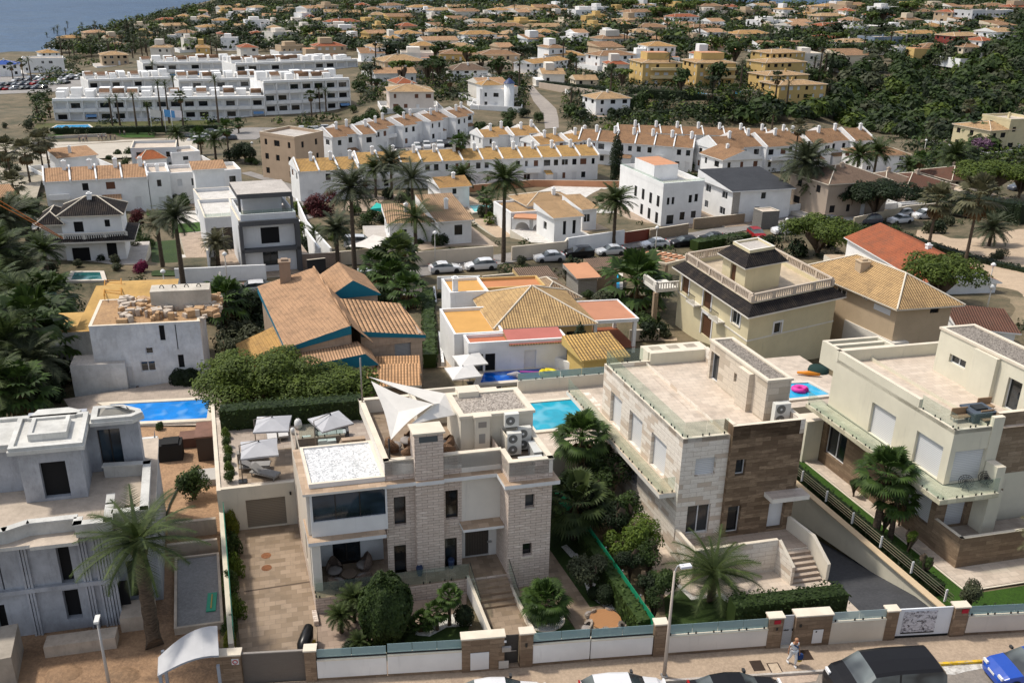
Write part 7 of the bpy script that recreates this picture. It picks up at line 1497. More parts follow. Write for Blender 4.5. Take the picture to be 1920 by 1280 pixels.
# --- balustraded cream house
def cream():
    cw=mk('plaster',(.66,.58,.38)); A=G(1405,592,5.2); B=G(1575,575,5.2); C=G(1266,520,5.2); z=A.z-5.2; A,B,C=[Vector((v.x,v.y,0)) for v in(A,B,C)]; q=[A,B,B+(C-A),C]; d=math.degrees(math.atan2((B-A).y,(B-A).x))
    r=thing('villa','two storey cream house with dark tiled skirt roof and stone balustrades round its roof terrace','house',Vector((A.x,A.y,z)))
    inn=inset(q,.35); o={0:[op(inn[0],inn[1],1452,606,1463,623,'glass'),op(inn[0],inn[1],1462,606,1462,623,'glass')][:1],3:[]}; Ls=(inn[3],inn[0])
    for x0,y0,x1,y1,k in ((1278,547,1290,560,'wooddoor'),(1318,570,1332,585,'wooddoor'),(1372,597,1387,605,'glass')):
        s0,_=wallpix(*Ls,x0,y0); s1,_=wallpix(*Ls,x1,y1); o[3].append((s0,s1,z+(2.9 if k=='wooddoor' else 3.3),z+4.6,k))
    s0,_=wallpix(*Ls,1312,640); s1,_=wallpix(*Ls,1330,650); o[3].append((s0,s1,z+.1,z+2.3,'wooddoor'))
    wallset(r,inn,z-1.2,z+5.2,cw,o,dep=.12,frame=FRAMEW,sill=True,top=mk('tile',(.52,.42,.31)))
    # surrounds
    m=M(d)
    for side,L in o.items():
        a,b=inn[side],inn[(side+1)%4]; dd=(b-a).normalized(); nn=Vector((dd.y,-dd.x,0))
        for w_ in L:
            for s0,s1,z0,z1 in ((w_[0]-.18,w_[0],w_[2],w_[3]+.18),(w_[1],w_[1]+.18,w_[2],w_[3]+.18),(w_[0],w_[1],w_[3],w_[3]+.18)): m.bar(a+dd*s0+nn*.06,a+dd*s1+nn*.06,.06,0,z0,z1,FRAMEW)
    m.build('window_surrounds',r)
    m=M(d); out=inset(q,-.35); top=inset(q,.75)
    for i in range(4):
        j=(i+1)%4; m.face([Vector((*out[i][:2],z+5.2)),Vector((*out[j][:2],z+5.2)),Vector((*top[j][:2],z+6.0)),Vector((*top[i][:2],z+6.0))],RT_BLK)
    m.prism(out,z+5.05,z+5.195,OFFW,None,True); m.build('skirt_roof',r)
    tp=inset(q,.85); m=M(d); m.ring(inset(q,.7),.25,z+5.2,z+6.02,cw,OFFW); m.face([Vector((v.x,v.y,z+5.6)) for v in tp],mk('tile',(.54,.44,.32))); m.build('terrace_floor',r)
    balustrade(r,[*inset(q,.72),inset(q,.72)[0]],z+6.0,.85,mk('plaster',(.56,.47,.38)))
    U=(q[1]-q[0]).normalized(); E=(q[3]-q[0]).normalized(); S=q[0]+U*1.0+E*4.2; t=[S+U*1.1,S+U*5.6,S+U*5.6+E*4.4,S+U*1.1+E*4.4]; wallset(r,t,z+5.6,z+8.3,cw,{3:[(1.6,2.6,z+5.65,z+7.7,'wooddoor')]},name='stair_tower_wall',frame=FRAMEW)
    m=M(d); out=inset(t,-.5); top=inset(t,.6)
    for i in range(4): j=(i+1)%4; m.face([Vector((*out[i][:2],z+8.2)),Vector((*out[j][:2],z+8.2)),Vector((*top[j][:2],z+9.2)),Vector((*top[i][:2],z+9.2))],RT_BLK)
    m.prism(out,z+8.1,z+8.195,OFFW,None,True); m.ring(top,.2,z+9.2,z+9.5,cw,OFFW); m.face([Vector((v.x,v.y,z+9.3)) for v in top],CONC); m.build('tower_roof',r)
    m=M(d); m.ring(inset(q,.3),.12,z+2.5,z+2.62,OFFW); m.build('string_course',r)
    a=inn[3]; u2=-(inn[3]-inn[0]).normalized(); n=Vector((u2.y,-u2.x,0)); qq=[a-u2*3+n*2.6,a+u2*.1+n*2.6,a+u2*.1,a-u2*3]; m=M(d); m.prism(qq,z+2.7,z+2.95,OFFW,None,True); m.build('side_balcony',r); balustrade(r,[qq[0],qq[1],qq[2]],z+2.95,.8); m=M(); m.box((qq[1].x,qq[1].y,z-1),.45,.45,3.7,mk('brick',(.4,.3,.2),(.3,.22,.15))); m.build('column',r)
    for s in (4.2,9.0): 
        c=a+u2*s; m=M(d); m.prism([c-u2*.9+n*.8,c+u2*.9+n*.8,c+u2*.9,c-u2*.9],z+2.72,z+2.86,OFFW,None,True); m.build('balcony',r); m=M()
        for i in range(9): v=c+u2*(-.85+.21*i)+n*.76; m.box((v.x,v.y,z+2.86),.03,.03,.9,DARKM)
        m.bar(c-u2*.88+n*.78,c+u2*.88+n*.78,.04,0,z+3.74,z+3.79,DARKM); m.build('balcony_rail',r)
cream()
# ================================================================ rest of the middle ground
CRM=mk('plaster',(.68,.58,.44)); TAN=mk('plaster',(.52,.40,.27)); OCH=mk('plaster',(.62,.43,.17)); TAUPE=mk('plaster',(.42,.34,.27)); GRW=mk('plaster',(.62,.64,.66))
RT_TAN=mk('rooftile',(.56,.37,.20),(.36,.23,.13)); RT_TAU=mk('rooftile',(.24,.165,.12),(.15,.105,.08)); SLATE=mk('asphalt',(.045,.048,.055),(.03,.032,.038))
TCO=mk('plaster',(.55,.27,.15)); GW=('glass',); GS=('glass','shutter','glass'); GH=('glass','hole','glass')
def midhouses():
    # black-roofed white house
    r,p,z,d=house('white two storey house with black tiled hip roof, dark skirt roof and curved balcony',(112,405),(226,401),6,6.2,'hip',1.8,rmat=RT_BLK,ops=[(137,416,158,435,'hole'),(195,412,207,425,'hole'),(134,465,172,494,'hole'),(199,456,222,484,'hole')],side=False)
    m=M(d); q=inset(p,-1.4); q=[q[0]-(p[1]-p[0])*.28,q[1],q[2],q[3]-(p[1]-p[0])*.28]; m.prism(q,z+2.8,z+3.0,OFFW,None,True)
    for i in range(4): j=(i+1)%4; a=inset(q,1.3); m.face([Vector((*q[i][:2],z+3.0)),Vector((*q[j][:2],z+3.0)),Vector((*a[j][:2],z+3.5)),Vector((*a[i][:2],z+3.5))],RT_BLK)
    m.build('skirt_roof',r); a=inset(q,1.0); balustrade(r,[a[3],a[0],a[0].lerp(a[1],.5)-(p[3]-p[0])*.08,a[1]],z+3.1,.9)
    addbox(r,'left_wing',p,(-.36,0),(.1,.9),z-1.2,z+5.2,OFFW); q2=[p[0]+(p[0]-p[1])*.36,p[0],p[3],p[3]+(p[0]-p[1])*.36]; m=M(d); hiproof(m,[Vector((*v[:2],0)) for v in q2],z+5.2,1.3,RT_BLK,.5); m.build('left_roof',r)
    # row houses left
    row('row of four small white and cream houses with weathered brown tiles behind the black roof',(82,341),(276,331),8,5.6,4,RT_PK,stag=.0,rh=1.5,group='terraces of row houses')
    house('narrow white flat-roofed house at the end of the small tiled row',(277,330),(318,328),8,6,'flat',chim=1,kinds=GH)
    house('white flat-roofed house with tile strip beside the dark framed villa',(318,331),(452,323),7,5.5,'flat',kinds=GS); house('low house with orange strip roof over the white block',(364,318),(420,315),3,7.2,'mono',.8,rmat=RT_PK,win=False,chim=0)
    house('small ochre house with brown roof at the left edge',(-22,372),(28,366),7,5,'gable',1.2,wall=OCH,rmat=RT_PK,side=True); house('white house with tan roof behind the small row',(110,297),(180,290),6,4,'mono',1,rmat=RT_PK,win=False,chim=1); house('white flat hall with blue-grey wall beside the promenade',(245,283),(330,281),9,4.5,'flat',wall=GRW,kinds=GW,chim=0)
    house('small white pavilion with orange-red hip roof in front of the white hall',(262,300),(312,296),4,3,'hip',1.6,rmat=mk('rooftile',(.62,.20,.08),(.4,.15,.08)),win=False,chim=0,over=.2)
    house('white low house with glazed front right of the orange-red pavilion',(322,292),(375,288),7,3.6,'flat',kinds=GW,chim=0)
    # dark framed modern villa
    DK=mk('plaster',(.10,.10,.105)); W2=mk('plaster',(.72,.73,.74))
    r,p,z,d=house('modern white villa with dark grey frames, black gates and stacked terraces',(449,418),(556,411),9,6.6,'flat',wall=W2,chim=0,par=.1,side=False,ops=[(488,427,525,455,'hole'),(492,467,523,496,'glass')],floor=CONC)
    m=M(d); F_=lambda u,v:p[0].lerp(p[1],u)+(p[3]-p[0])*v
    for u0,u1,z0,z1 in ((-.02,1.02,z+6.3,z+6.9),(-.02,1.02,z+2.9,z+3.3),(.95,1.03,z-1,z+6.3),(-.03,.03,z-1,z+6.3)): m.prism([F_(u0,-.1),F_(u1,-.1),F_(u1,0),F_(u0,0)],z0,z1,DK,None,True)
    m.build('dark_frames',r); q=[F_(.12,.05),F_(.88,.05),F_(.88,.8),F_(.12,.8)]; m=M(d); m.ring([F_(.02,-.05),F_(.98,-.05),F_(.98,.9),F_(.02,.9)],.2,z+6.9,z+7.7,W2); m.build('parapet',r)
    m=M(d); m.prism([F_(.15,.45),F_(.85,.45),F_(.85,.9),F_(.15,.9)],z+6.7,z+9.3,W2); m.prism([F_(.02,.12),F_(.98,.12),F_(.98,.95),F_(.02,.95)],z+9.3,z+9.9,DK,CONC,True)
    for u in(.03,.95): m.prism([F_(u,.12),F_(u+.04,.12),F_(u+.04,.18),F_(u,.18)],z+6.9,z+9.3,DK)
    m.build('roof_pavilion',r); rail(r,[F_(.02,-.05),F_(.98,-.05)],z+7.7,.5,clamp=False)
    r,p,z,d=house('white wing with dark glazed room and roof terrace left of the dark framed villa',(384,415),(449,411),11,5.2,'flat',wall=W2,chim=0,par=.5,side=False,ops=[(395,428,446,502,'glass')],floor=WHPAVE); rail(r,[p[0],p[1]],z+5.7,.5,clamp=False)
    house('long white terrace block with railings behind the dark framed villa',(378,383),(450,378),9,4,'flat',wall=W2,chim=0,kinds=GS,floor=WHPAVE)
    for x0,x1,y0,y1,h,mt,lb in ((578,612,519,515,2.2,mk('paint',(.02,.02,.022)),'black double gate right of the dark framed villa'),(568,640,505,500,2.0,mk('brick',(.5,.38,.3),(.36,.26,.2)),None)):
        gwall([(x0,y0),(x1,y1)],h,mt,lb,look='stone street wall')
    gwall([(330,532),(382,530),(450,526),(500,524)],1.9,WHITE,look='white street wall with glass'); gwall([(395,512),(395,480)],3.0,W2,look='white side wall'); gwall([(560,440),(600,500)],2.5,WHITE,look='white ramp wall'); gwall([(556,395),(575,440),(620,495)],2.2,WHITE,look='white ramp wall')
    gwall([(350,600),(415,596),(418,546)],2.5,mk('plaster',(.62,.58,.52)),look='cream yard wall'); gwall([(358,577),(416,574)],2.2,CREAM,look='cream yard wall')
    # tile roofed white villa
    r,p,z,d=house('white villa with mottled brown tiled gable roof and blue-green awning',(822,415),(884,411),10,3.6,'mono',1.6,rmat=mk('rooftile',(.50,.33,.20),(.25,.17,.11),s=1.3),st=1,ops=[(852,422,867,440,'glass')],chim=1)
    house('white wing with brown tile edge left of the mottled roof villa',(730,418),(822,416),8,3.4,'mono',.8,rmat=mk('rooftile',(.50,.33,.20),(.25,.17,.11),s=1.3),st=1,chim=1); house('small orange-tiled house behind the mottled roof villa',(826,352),(880,348),6,4,'gable',1.3,rmat=RT_OR)
    m=M(); q=[G(694,392,2.6),G(718,398,2.2),G(730,388,3.2),G(706,380,3.4)]; m.face(q,mk('fabric',(.03,.42,.36))); m.face([v-Vector((0,0,.03)) for v in q[::-1]],mk('fabric',(.03,.42,.36))); m.build('awning',label='blue-green sloping awning at the left of the mottled roof villa',cat='awning')
    sail('long white sail shade over the parked van by the street wall',[G(648,462,2.5),G(700,440,3.2),G(758,446,2.6),G(700,468,2.4)],-.1,'sail shades')
    # arched white villa
    r,p,z,d=house('white villa with round arches and pale orange tiled roofs',(958,402),(1040,397),8,3.4,'flat',st=1,side=False,win=False,chim=0,floor=RT_TAN,par=.3)
    house('white wing with tall thin windows and tan tiled roof beside the round arches',(1040,408),(1090,404),6,4.0,'mono',.9,rmat=RT_TAN,st=1,ops=[(1056,415,1061,440,'hole'),(1074,413,1079,438,'hole')],chim=0); house('white right wing with tan roof and square window',(1093,392),(1119,390),6,3.6,'mono',.9,rmat=RT_TAN,st=1,ops=[(1095,402,1106,416,'glass')],chim=0)
    house('white back wing with tan hip roof behind the thin-windowed wing',(990,385),(1085,378),7,4.0,'hip',1.2,rmat=RT_TAN,chim=1,win=False)
    m=M(20); A,B=G(963,408,3.2),G(1030,406,3.2); za=A.z-3.2; d_=Vector((B.x-A.x,B.y-A.y,0)); L=d_.length; d_/=L; n=Vector((-d_.y,d_.x,0)); A=Vector((A.x,A.y,0)); k=2
    for a in range(k):
        s0,s1=L*a/k+.3,L*(a+1)/k-.3; c=(s0+s1)/2; rr=(s1-s0)/2; N_=10
        for j in range(N_):
            t0,t1=math.pi*j/N_,math.pi*(j+1)/N_; x0,x1=c-rr*math.cos(t0),c-rr*math.cos(t1); y0,y1=za+1.4+min(1.2,rr)*math.sin(t0),za+1.4+min(1.2,rr)*math.sin(t1); q=lambda s,zz:Vector((*(A+d_*s)[:2],zz)); m.face([q(x0,y0),q(x1,y1),q(x1,za+3.1),q(x0,za+3.1)],WHITE)
        for s_ in(s0-.6,s1): m.prism([A+d_*s_,A+d_*(s_+.6),A+d_*(s_+.6)+n*.35,A+d_*s_+n*.35],za-.5,za+3.1,WHITE)
    m.prism([A-n*.3,A+d_*L-n*.3,A+d_*L+n*2.5,A+n*2.5],za+3.1,za+3.3,TCO,TCO,True); m.build('arcade',label='white round arched arcade under a terracotta strip roof',cat='arcade')
    # white cube house
    r,p,z,d=house('white cube house with narrow dark windows and railed roof terrace',(1244,353),(1320,347),9,6.6,'flat',bl=(1163,317),side=False,ops=[(1251,371,1255,384,'hole'),(1260,370,1264,383,'hole'),(1292,366,1297,380,'hole'),(1303,364,1308,378,'hole'),(1250,404,1262,420,'glass'),(1275,398,1283,412,'glass'),(1296,396,1304,408,'glass')],chim=0,floor=WHPAVE,par=.8)
    for x,y in ((1192,358),(1206,364),(1220,371),(1234,377),(1203,392),(1217,400),(1231,408)): s,zc=wallpix(p[3],p[0],x,y); window(r,p[3],p[0],(s-.45,s+.45,zc-.9,zc+.9,'hole'),dep=-.02)
    addbox(r,'roof_room',p,(.15,.75),(.35,.8),z+6.6,z+9.2,WHITE,TCO); rail(r,[p[3],p[0],p[1]],z+7.4,.4,clamp=False)
    r,p,z,d=house('white and stone house under a black mono-pitched roof',(1375,358),(1485,352),10,5.6,'mono',1.6,rmat=SLATE,ops=[(1428,361,1436,373,'glass'),(1415,388,1424,395,'glass')],chim=0,over=.5); addbox(r,'stone_strip',p,(.0,.12),(-.01,.0),z,z+5.5,mk('brick',(.5,.47,.42),(.33,.3,.27)))
    house('white low wing with pale slatted roof left of the black pitched roof',(1328,350),(1378,352),9,3.6,'flat',chim=0,kinds=GW)
    house('dark stone gate porch with flat roof in front of the black pitched house',(1430,398),(1462,396),2.5,2.8,'flat',par=.1,wall=mk('brick',(.25,.24,.22),(.16,.15,.14)),chim=0,win=False,cat='porch',name='gate_porch')
    # taupe hip houses & dark red roofs
    house('taupe two storey house with brown-grey hip roof and tall chimney',(1555,345),(1668,338),10,6,'hip',2.0,wall=TAUPE,rmat=RT_TAU,kinds=('hole',),chim=1); house('taupe lower wing right of the brown-grey hip roof',(1660,345),(1720,340),7,4,'hip',1.4,wall=TAUPE,rmat=RT_TAU,kinds=('hole',))
    house('long low house with dark red-brown tiled roofs, left part',(1700,352),(1790,348),10,3.6,'hip',1.6,wall=TAUPE,rmat=RT_MAR,kinds=('hole',)); house('long low house with dark red-brown tiled roofs, right part',(1785,338),(1860,334),9,3.6,'hip',1.6,wall=TAUPE,rmat=RT_MAR,kinds=('hole',)); house('small cream garage by the dark red roofs',(1785,365),(1830,362),5,2.6,'flat',wall=CRM,chim=0,win=False)
    # tan hip roofed house and long red roof
    r,p,z,d=house('two storey tan rendered house with mottled orange-tan hip roof',(1684,575),(1786,568),19,5.2,'hip',2.2,wall=TAN,rmat=mk('rooftile',(.56,.37,.18),(.36,.23,.12)),bl=(1517,504),over=.7,chim=0,ops=[(1745,578,1760,586,'hole')],side=False,win=True)
    a,b=p[3],p[0]; oo=[]
    for x0,y0,x1,y1,k in ((1530,522,1548,536,'glass'),(1572,538,1587,555,'glass'),(1640,568,1669,592,'shutter'),(1620,552,1627,562,'glass')):
        s0,z1=wallpix(a,b,x0,y0); s1,z0=wallpix(a,b,x1,y1); window(r,a,b,(s0,s1,min(z0,z1),max(z0,z1),k),dep=-.03,frame=FRAMEW)
    chimney(r,p[3].lerp(p[0],.42)+(p[1]-p[0])*.3,z+6.2,1.2,1.0,TAN); addbox(r,'garage_block',p,(-.02,.25),(-.04,.5),z-1.5,z+1.8,OFFW)
    house('long low house with weathered red tiled roof behind the tan house',(1590,446),(1735,530),9,3.0,'gable',2.0,wall=WHITE,rmat=RT_RED,chim=1,st=1,skew=88,win=False)
    house('small white outbuilding with faded brown tiles at the right edge',(1800,612),(1905,622),5,2.4,'mono',.5,rmat=RT_MAR,chim=0,win=False)
    # gatehouses and walls along the street
    for x0,y0,x1,y1,dp,h,wm,rm,lb in ((985,524,1040,520,3,2.8,mk('plaster',(.6,.43,.2)),RT_TAU,'ochre gatehouse with brown tiled top and white garage door'),(1122,505,1158,502,3,2.8,mk('brick',(.42,.31,.2),(.28,.2,.13)),RT_TAU,'small stone gatehouse with brown tiled top and dark door'),(1085,520,1120,518,4,2.4,mk('brick',(.4,.38,.34),(.28,.26,.24)),TCO,'low grey stone store with terracotta flat roof')):
        house(lb,(x0,y0),(x1,y1),dp,h,'mono',.4,wall=wm,rmat=rm,chim=0,win=False,cat='gatehouse',name='gatehouse',ops=[(x0+12,y0+6,x1-10,y0+25,'door')] if x0==985 else None)
    c=mk('plaster',(.70,.60,.47))
    for pts,h,mt,lb in (([(778,500),(870,492),(925,488)],2.0,c,'long cream street wall by the pair of white cars'),([(960,489),(1060,478),(1065,470)],2.0,c,None),([(963,478),(1065,472)],1.0,WHITE,None),([(1065,474),(1170,458)],2.2,WHITE,'white wall with balustrade openings in front of the arched villa'),([(1172,457),(1230,448)],1.8,mk('paint',(.20,.05,.03)),'dark red-brown fence by the cube house'),([(1218,452),(1290,440)],1.8,mk('brick',(.4,.3,.2),(.26,.2,.14)),'rough brown stone wall in front of the cube house'),([(1300,430),(1395,420)],1.8,mk('brick',(.4,.3,.2),(.26,.2,.14)),None),([(1395,418),(1560,392),(1660,378)],1.9,WHITE,None),([(1600,428),(1700,405),(1870,388)],1.8,mk('plaster',(.5,.42,.3)),'long tan boundary wall behind the umbrella pines'),([(905,545),(980,538)],1.9,mk('plaster',(.5,.44,.37)),None),([(820,542),(900,540)],1.6,WHITE,None),([(812,545),(828,690)],.6,WHITE,None),([(757,545),(755,660)],1.2,WHITE,None),([(1180,640),(1235,638)],1.2,c,None),([(880,360),(1000,350),(1160,352)],1.4,TCO,'long terracotta capped wall below the front terrace'),([(600,500),(770,485)],1.8,c,None),([(505,640),(420,560)],1.0,CONC,None),([(1030,690),(1072,705)],1.2,WHITE,None),([(930,300),(1100,296)],1.0,WHITE,None),([(0,300),(80,262),(200,256)],.8,CONC,None),([(95,278),(372,262)],.7,c,None),([(1180,168),(1420,178)],1.5,c,'long low wall below the yellow apartments'),([(1010,165),(1180,190),(1200,188)],2.0,mk('plaster',(.55,.45,.36)),None),([(940,205),(905,150)],1.5,WHITE,None),([(1420,420),(1425,395)],2.2,BLACKP,None)):
        gwall(pts,h,mt,lb)
    # pergola, pools
    r=thing('pergola','pergola with pale beams and terracotta tile slats beside the street','pergola',G(1230,500)); m=M(16); q,z,d=quad((1180,482),(1250,496),2.8,5,70); m.ring(q,.3,z+2.7,z+2.95,CRM); m.bar(q[0].lerp(q[3],.5),q[1].lerp(q[2],.5),.25,0,z+2.7,z+2.94,CRM); m.build('beams',r); m=M(d)
    for i in range(7):
        t=(i+.5)/7
        for u in(.08,.56): a=q[0].lerp(q[1],t).lerp(q[3].lerp(q[2],t),u); b=q[0].lerp(q[1],t).lerp(q[3].lerp(q[2],t),u+.34); m.bar(a,b,.35,0,z+2.96,z+3.08,TCO)
    m.build('tile_slats',r)
    for i in range(4): m=M(); v=inset(q,.2)[i]; m.box((v.x,v.y,z-.5),.4,.4,3.2,mk('brick',(.4,.3,.2),(.26,.2,.14))); m.build('post',r)
    gpool('small bright blue pool by the dark cypresses',[(1095,535),(1165,552),(1160,528),(1100,520)],0,(.01,.33,.58)); gpool('turquoise pool behind the tall palm left of the arches',[(890,400),(945,396),(925,386),(880,388)],0,(.05,.42,.40)); gpool('blue pool below the beige corner building',[(573,273),(640,270),(625,260),(573,260)],0,(.01,.33,.62)); gpool('kidney blue pool on the lawn before the seafront apartments',[(95,243),(175,243),(165,236),(108,236)],0,(.02,.30,.6)); gpool('blue pool behind the white cube house',[(1298,305),(1325,303),(1325,296),(1300,297)],0,(.02,.33,.62)); gpool('long pale pool terrace below the yellow apartments',[(1300,178),(1390,180),(1390,172),(1300,171)],0,(.03,.35,.66)); gpool('small green-blue pool before the black-roofed white house',[(133,528),(192,527),(188,514),(140,514)],0,(.01,.10,.10)); 
    q=FB(14.2,19.2); pool('blue pool with pink floats between the travertine and cream villas',[P(1480,750,1.6),P(1556,742,1.6),P(1515,720,1.6),P(1470,722,1.6)],1.65,(.01,.33,.56),copm=mk('plaster',(.66,.60,.52)))
    q=P(1500,728,1.9); m=M(); m.tube([Vector((q.x+.5*math.cos(k*.5236),q.y+.4*math.sin(k*.5236),1.85)) for k in range(13)],.22,mk('paint',(.75,.05,.35)),8,False); m.build('pool_ring',label='hot pink inflatable on the pool between the right villas',cat='pool float')
    q=P(1516,700,1.8); m=M(); m.tube([(q.x-.9,q.y+.2,1.8),(q.x,q.y,1.85),(q.x+.9,q.y-.2,1.8)],[.1,.2,.12],mk('paint',(.70,.25,.02)),8); m.build('water_gun',label='orange and green toy lying on the deck by the right pool',cat='toy'); q=P(1535,691,1.8); m=M(); m.lathe((q.x,q.y,1.62),[(.9,0),(.8,.3),(.4,.45)],mk('fabric',(.015,.04,.035)),12); m.build('covered_boat',label='dark green covered mound on the deck by the right pool',cat='cover')
    # beige corner building
    house('beige corner building with brown band and railed roof',(487,252),(552,262),9,9,'flat',wall=mk('plaster',(.50,.37,.26)),kinds=('hole',),chim=0,st=3,floor=CONC); house('low ochre annex right of the beige corner building',(530,282),(575,280),6,4,'hip',1,wall=TAN,rmat=RT_OR)
def rows():
    row('long two storey white terrace with bright orange tiled roofs, nearest of the rows',(672,308),(1122,291),8,5.6,12,mk('rooftile',(.60,.37,.14),(.40,.24,.10)),rh=1.6)
    row('left wing of the long orange-roofed terrace, turned towards the viewer',(560,322),(672,316),8,5.8,3,mk('rooftile',(.60,.37,.14),(.40,.24,.10)),rh=1.6)
    row('stepped white row with brown tiles above the blue pool',(622,258),(705,250),8,6,3,RT_BR,rh=1.5,stag=2); row('white stepped terrace with brown tiles below the cream house',(700,245),(900,214),8,5.4,8,RT_BR,rh=1.4,stag=2.5)
    row('left stepped white houses with orange tiles beside the curved road',(905,258),(1020,252),7,5,4,RT_OR,rh=1.3,stag=2.5); row('right stepped white houses with orange tiles near the dark cypress',(1010,272),(1125,262),7,5,4,RT_OR,rh=1.3,stag=2)
    row('brown-roofed white terrace right of the dark cypress',(1085,262),(1300,278),8,5.4,6,RT_BR,rh=1.9); row('long rear terrace with brown roofs behind the brown-roofed row',(1160,248),(1480,258),7,3,8,RT_BR,rh=1.5,st=1)
    row('stepped white terrace with brown pitched roofs before the ravine',(1350,282),(1640,262),9,5.6,7,RT_BR,rh=2.2,stag=1.5); house('white end house with brown roof and white gable at the stepped terrace',(1356,300),(1430,296),8,5.6,'gable',1.8,rmat=RT_BR,ax=1); house('brown-roofed white house at the right end of the stepped terrace',(1620,292),(1705,290),8,4,'hip',1.6,rmat=RT_BR)
def aparts(label,FL,FR,depth,st,n,seed):
    h=st*3.3; poly,zb,d1=quad(FL,FR,h,depth); rg=random.Random(seed); c=sum(poly,Vector((0,0,0)))/4; c.z=zb; root=thing('apartment_block',label,'apartment block',c,'white seafront apartment blocks'); U=(poly[1]-poly[0]); L=U.length; U/=L; E=(poly[3]-poly[0]).normalized()
    inn=[poly[0]+E*1.0,poly[1]+E*1.0,poly[2],poly[3]]; o=[]
    for s in range(st):
        for i in range(n): o.append((L*(i+.12),)) if 0 else o.append((L*(i+.18)/n,L*(i+.82)/n,zb+3.3*s+1.0,zb+3.3*s+2.5,rg.choice(['glass','hole','glass','shutter','shutter'])))
    wallset(root,inn,zb-2,zb+h,WHITE,{0:o},dep=.2,top=WHPAVE)
    for s in range(st): m=M(d1); m.prism([poly[0],poly[1],poly[1]+E*1.0,poly[0]+E*1.0],zb+3.3*s-.15,zb+3.3*s+.05,WHITE,None,True); m.bar(poly[0],poly[1],.15,0,zb+3.3*s,zb+3.3*s+.95,WHITE); m.build('balcony',root)
    m=M(d1); m.bar(poly[0],poly[1],1.1,0,zb+h-.1,zb+h+.7,WHITE)
    for i in range(n+1): a=poly[0]+U*(L*i/n-.1); m.prism([a,a+U*.25,a+U*.25+E*1.1,a+E*1.1],zb-2,zb+h,WHITE)
    m.build('partition_walls',root)
    bl=mk('fabric',(.12,.24,.42)); br=mk('rooftile',(.30,.18,.11),(.17,.10,.07))
    for i in range(n):
        a=poly[0]+U*(L*(i+.1)/n)+E*rg.uniform(9,12); w_=L/n*.75; m=M(d1); m.box((*(a+U*w_/2)[:2],zb+h),w_,3.5,rg.uniform(1.6,2.6),WHITE); m.build('roof_room',root)
        if rg.random()<.5: m=M(d1); a=a-E*4; m.box((*(a+U*w_/2)[:2],zb+h),w_,2.2,1.5,WHITE); m.face([Vector((*(a-E*1.3)[:2],zb+h+1.3)),Vector((*(a-E*1.3+U*w_)[:2],zb+h+1.3)),Vector((*(a+E+U*w_)[:2],zb+h+2.5)),Vector((*(a+E)[:2],zb+h+2.5))],br); m.build('roof_shade',root)
    for i in range(n):
        a=poly[0]+U*(L*(i+.08)/n)+E*rg.uniform(2.5,8); w_=L/n*.8; k=rg.random()
        if k<.4: m=M(d1); m.box((a+U*w_/2+E*1).to_tuple()[:2]+(zb+h,),w_,3,1.9,WHITE); m.tube([a+Vector((0,0,zb+h+1.9)),a+U*w_+Vector((0,0,zb+h+1.9))],.8,mk('rooftile',(.30,.18,.11),(.17,.10,.07)),10); m.build('roof_room',root)
        elif k<.75: m=M(d1); m.box((a+U*w_/2+E*1).to_tuple()[:2]+(zb+h,),w_*.7,3,2.1,WHITE); m.build('roof_room',root)
        else: m=M(d1); m.bar(a,a+U*w_,.2,0,zb+h,zb+h+1.2,WHITE); m.build('roof_wall',root)
        if rg.random()<.4: b=poly[0]+U*(L*(i+.12)/n); z0=zb+rg.choice([0,0,3][:st])+2.2; m=M(d1); m.face([Vector((*(b-E*1.0)[:2],z0-.35)),Vector((*(b-E*1.0+U*L/n*.76)[:2],z0-.35)),Vector((*(b+U*L/n*.76)[:2],z0+.3)),Vector((*b[:2],z0+.3))],bl); m.build('awning',root)
def apartments():
    for a in (('nearest low white apartment block with blue awnings facing the lawn',(98,190),(495,184),17,2,15,1),('second white apartment block, middle of the three lines, left part',(165,153),(330,147),17,2,8,2),('second white apartment block, middle of the three lines, centre part',(335,153),(492,149),17,2,7,3),('three storey white apartment block at the right end of the middle line',(494,156),(655,150),15,3,7,4),('rear white apartment block, farthest of the three lines, left part',(268,121),(440,117),17,2,8,5),('rear white apartment block, farthest of the three lines, right part',(442,122),(670,114),17,2,11,6)): aparts(*a)
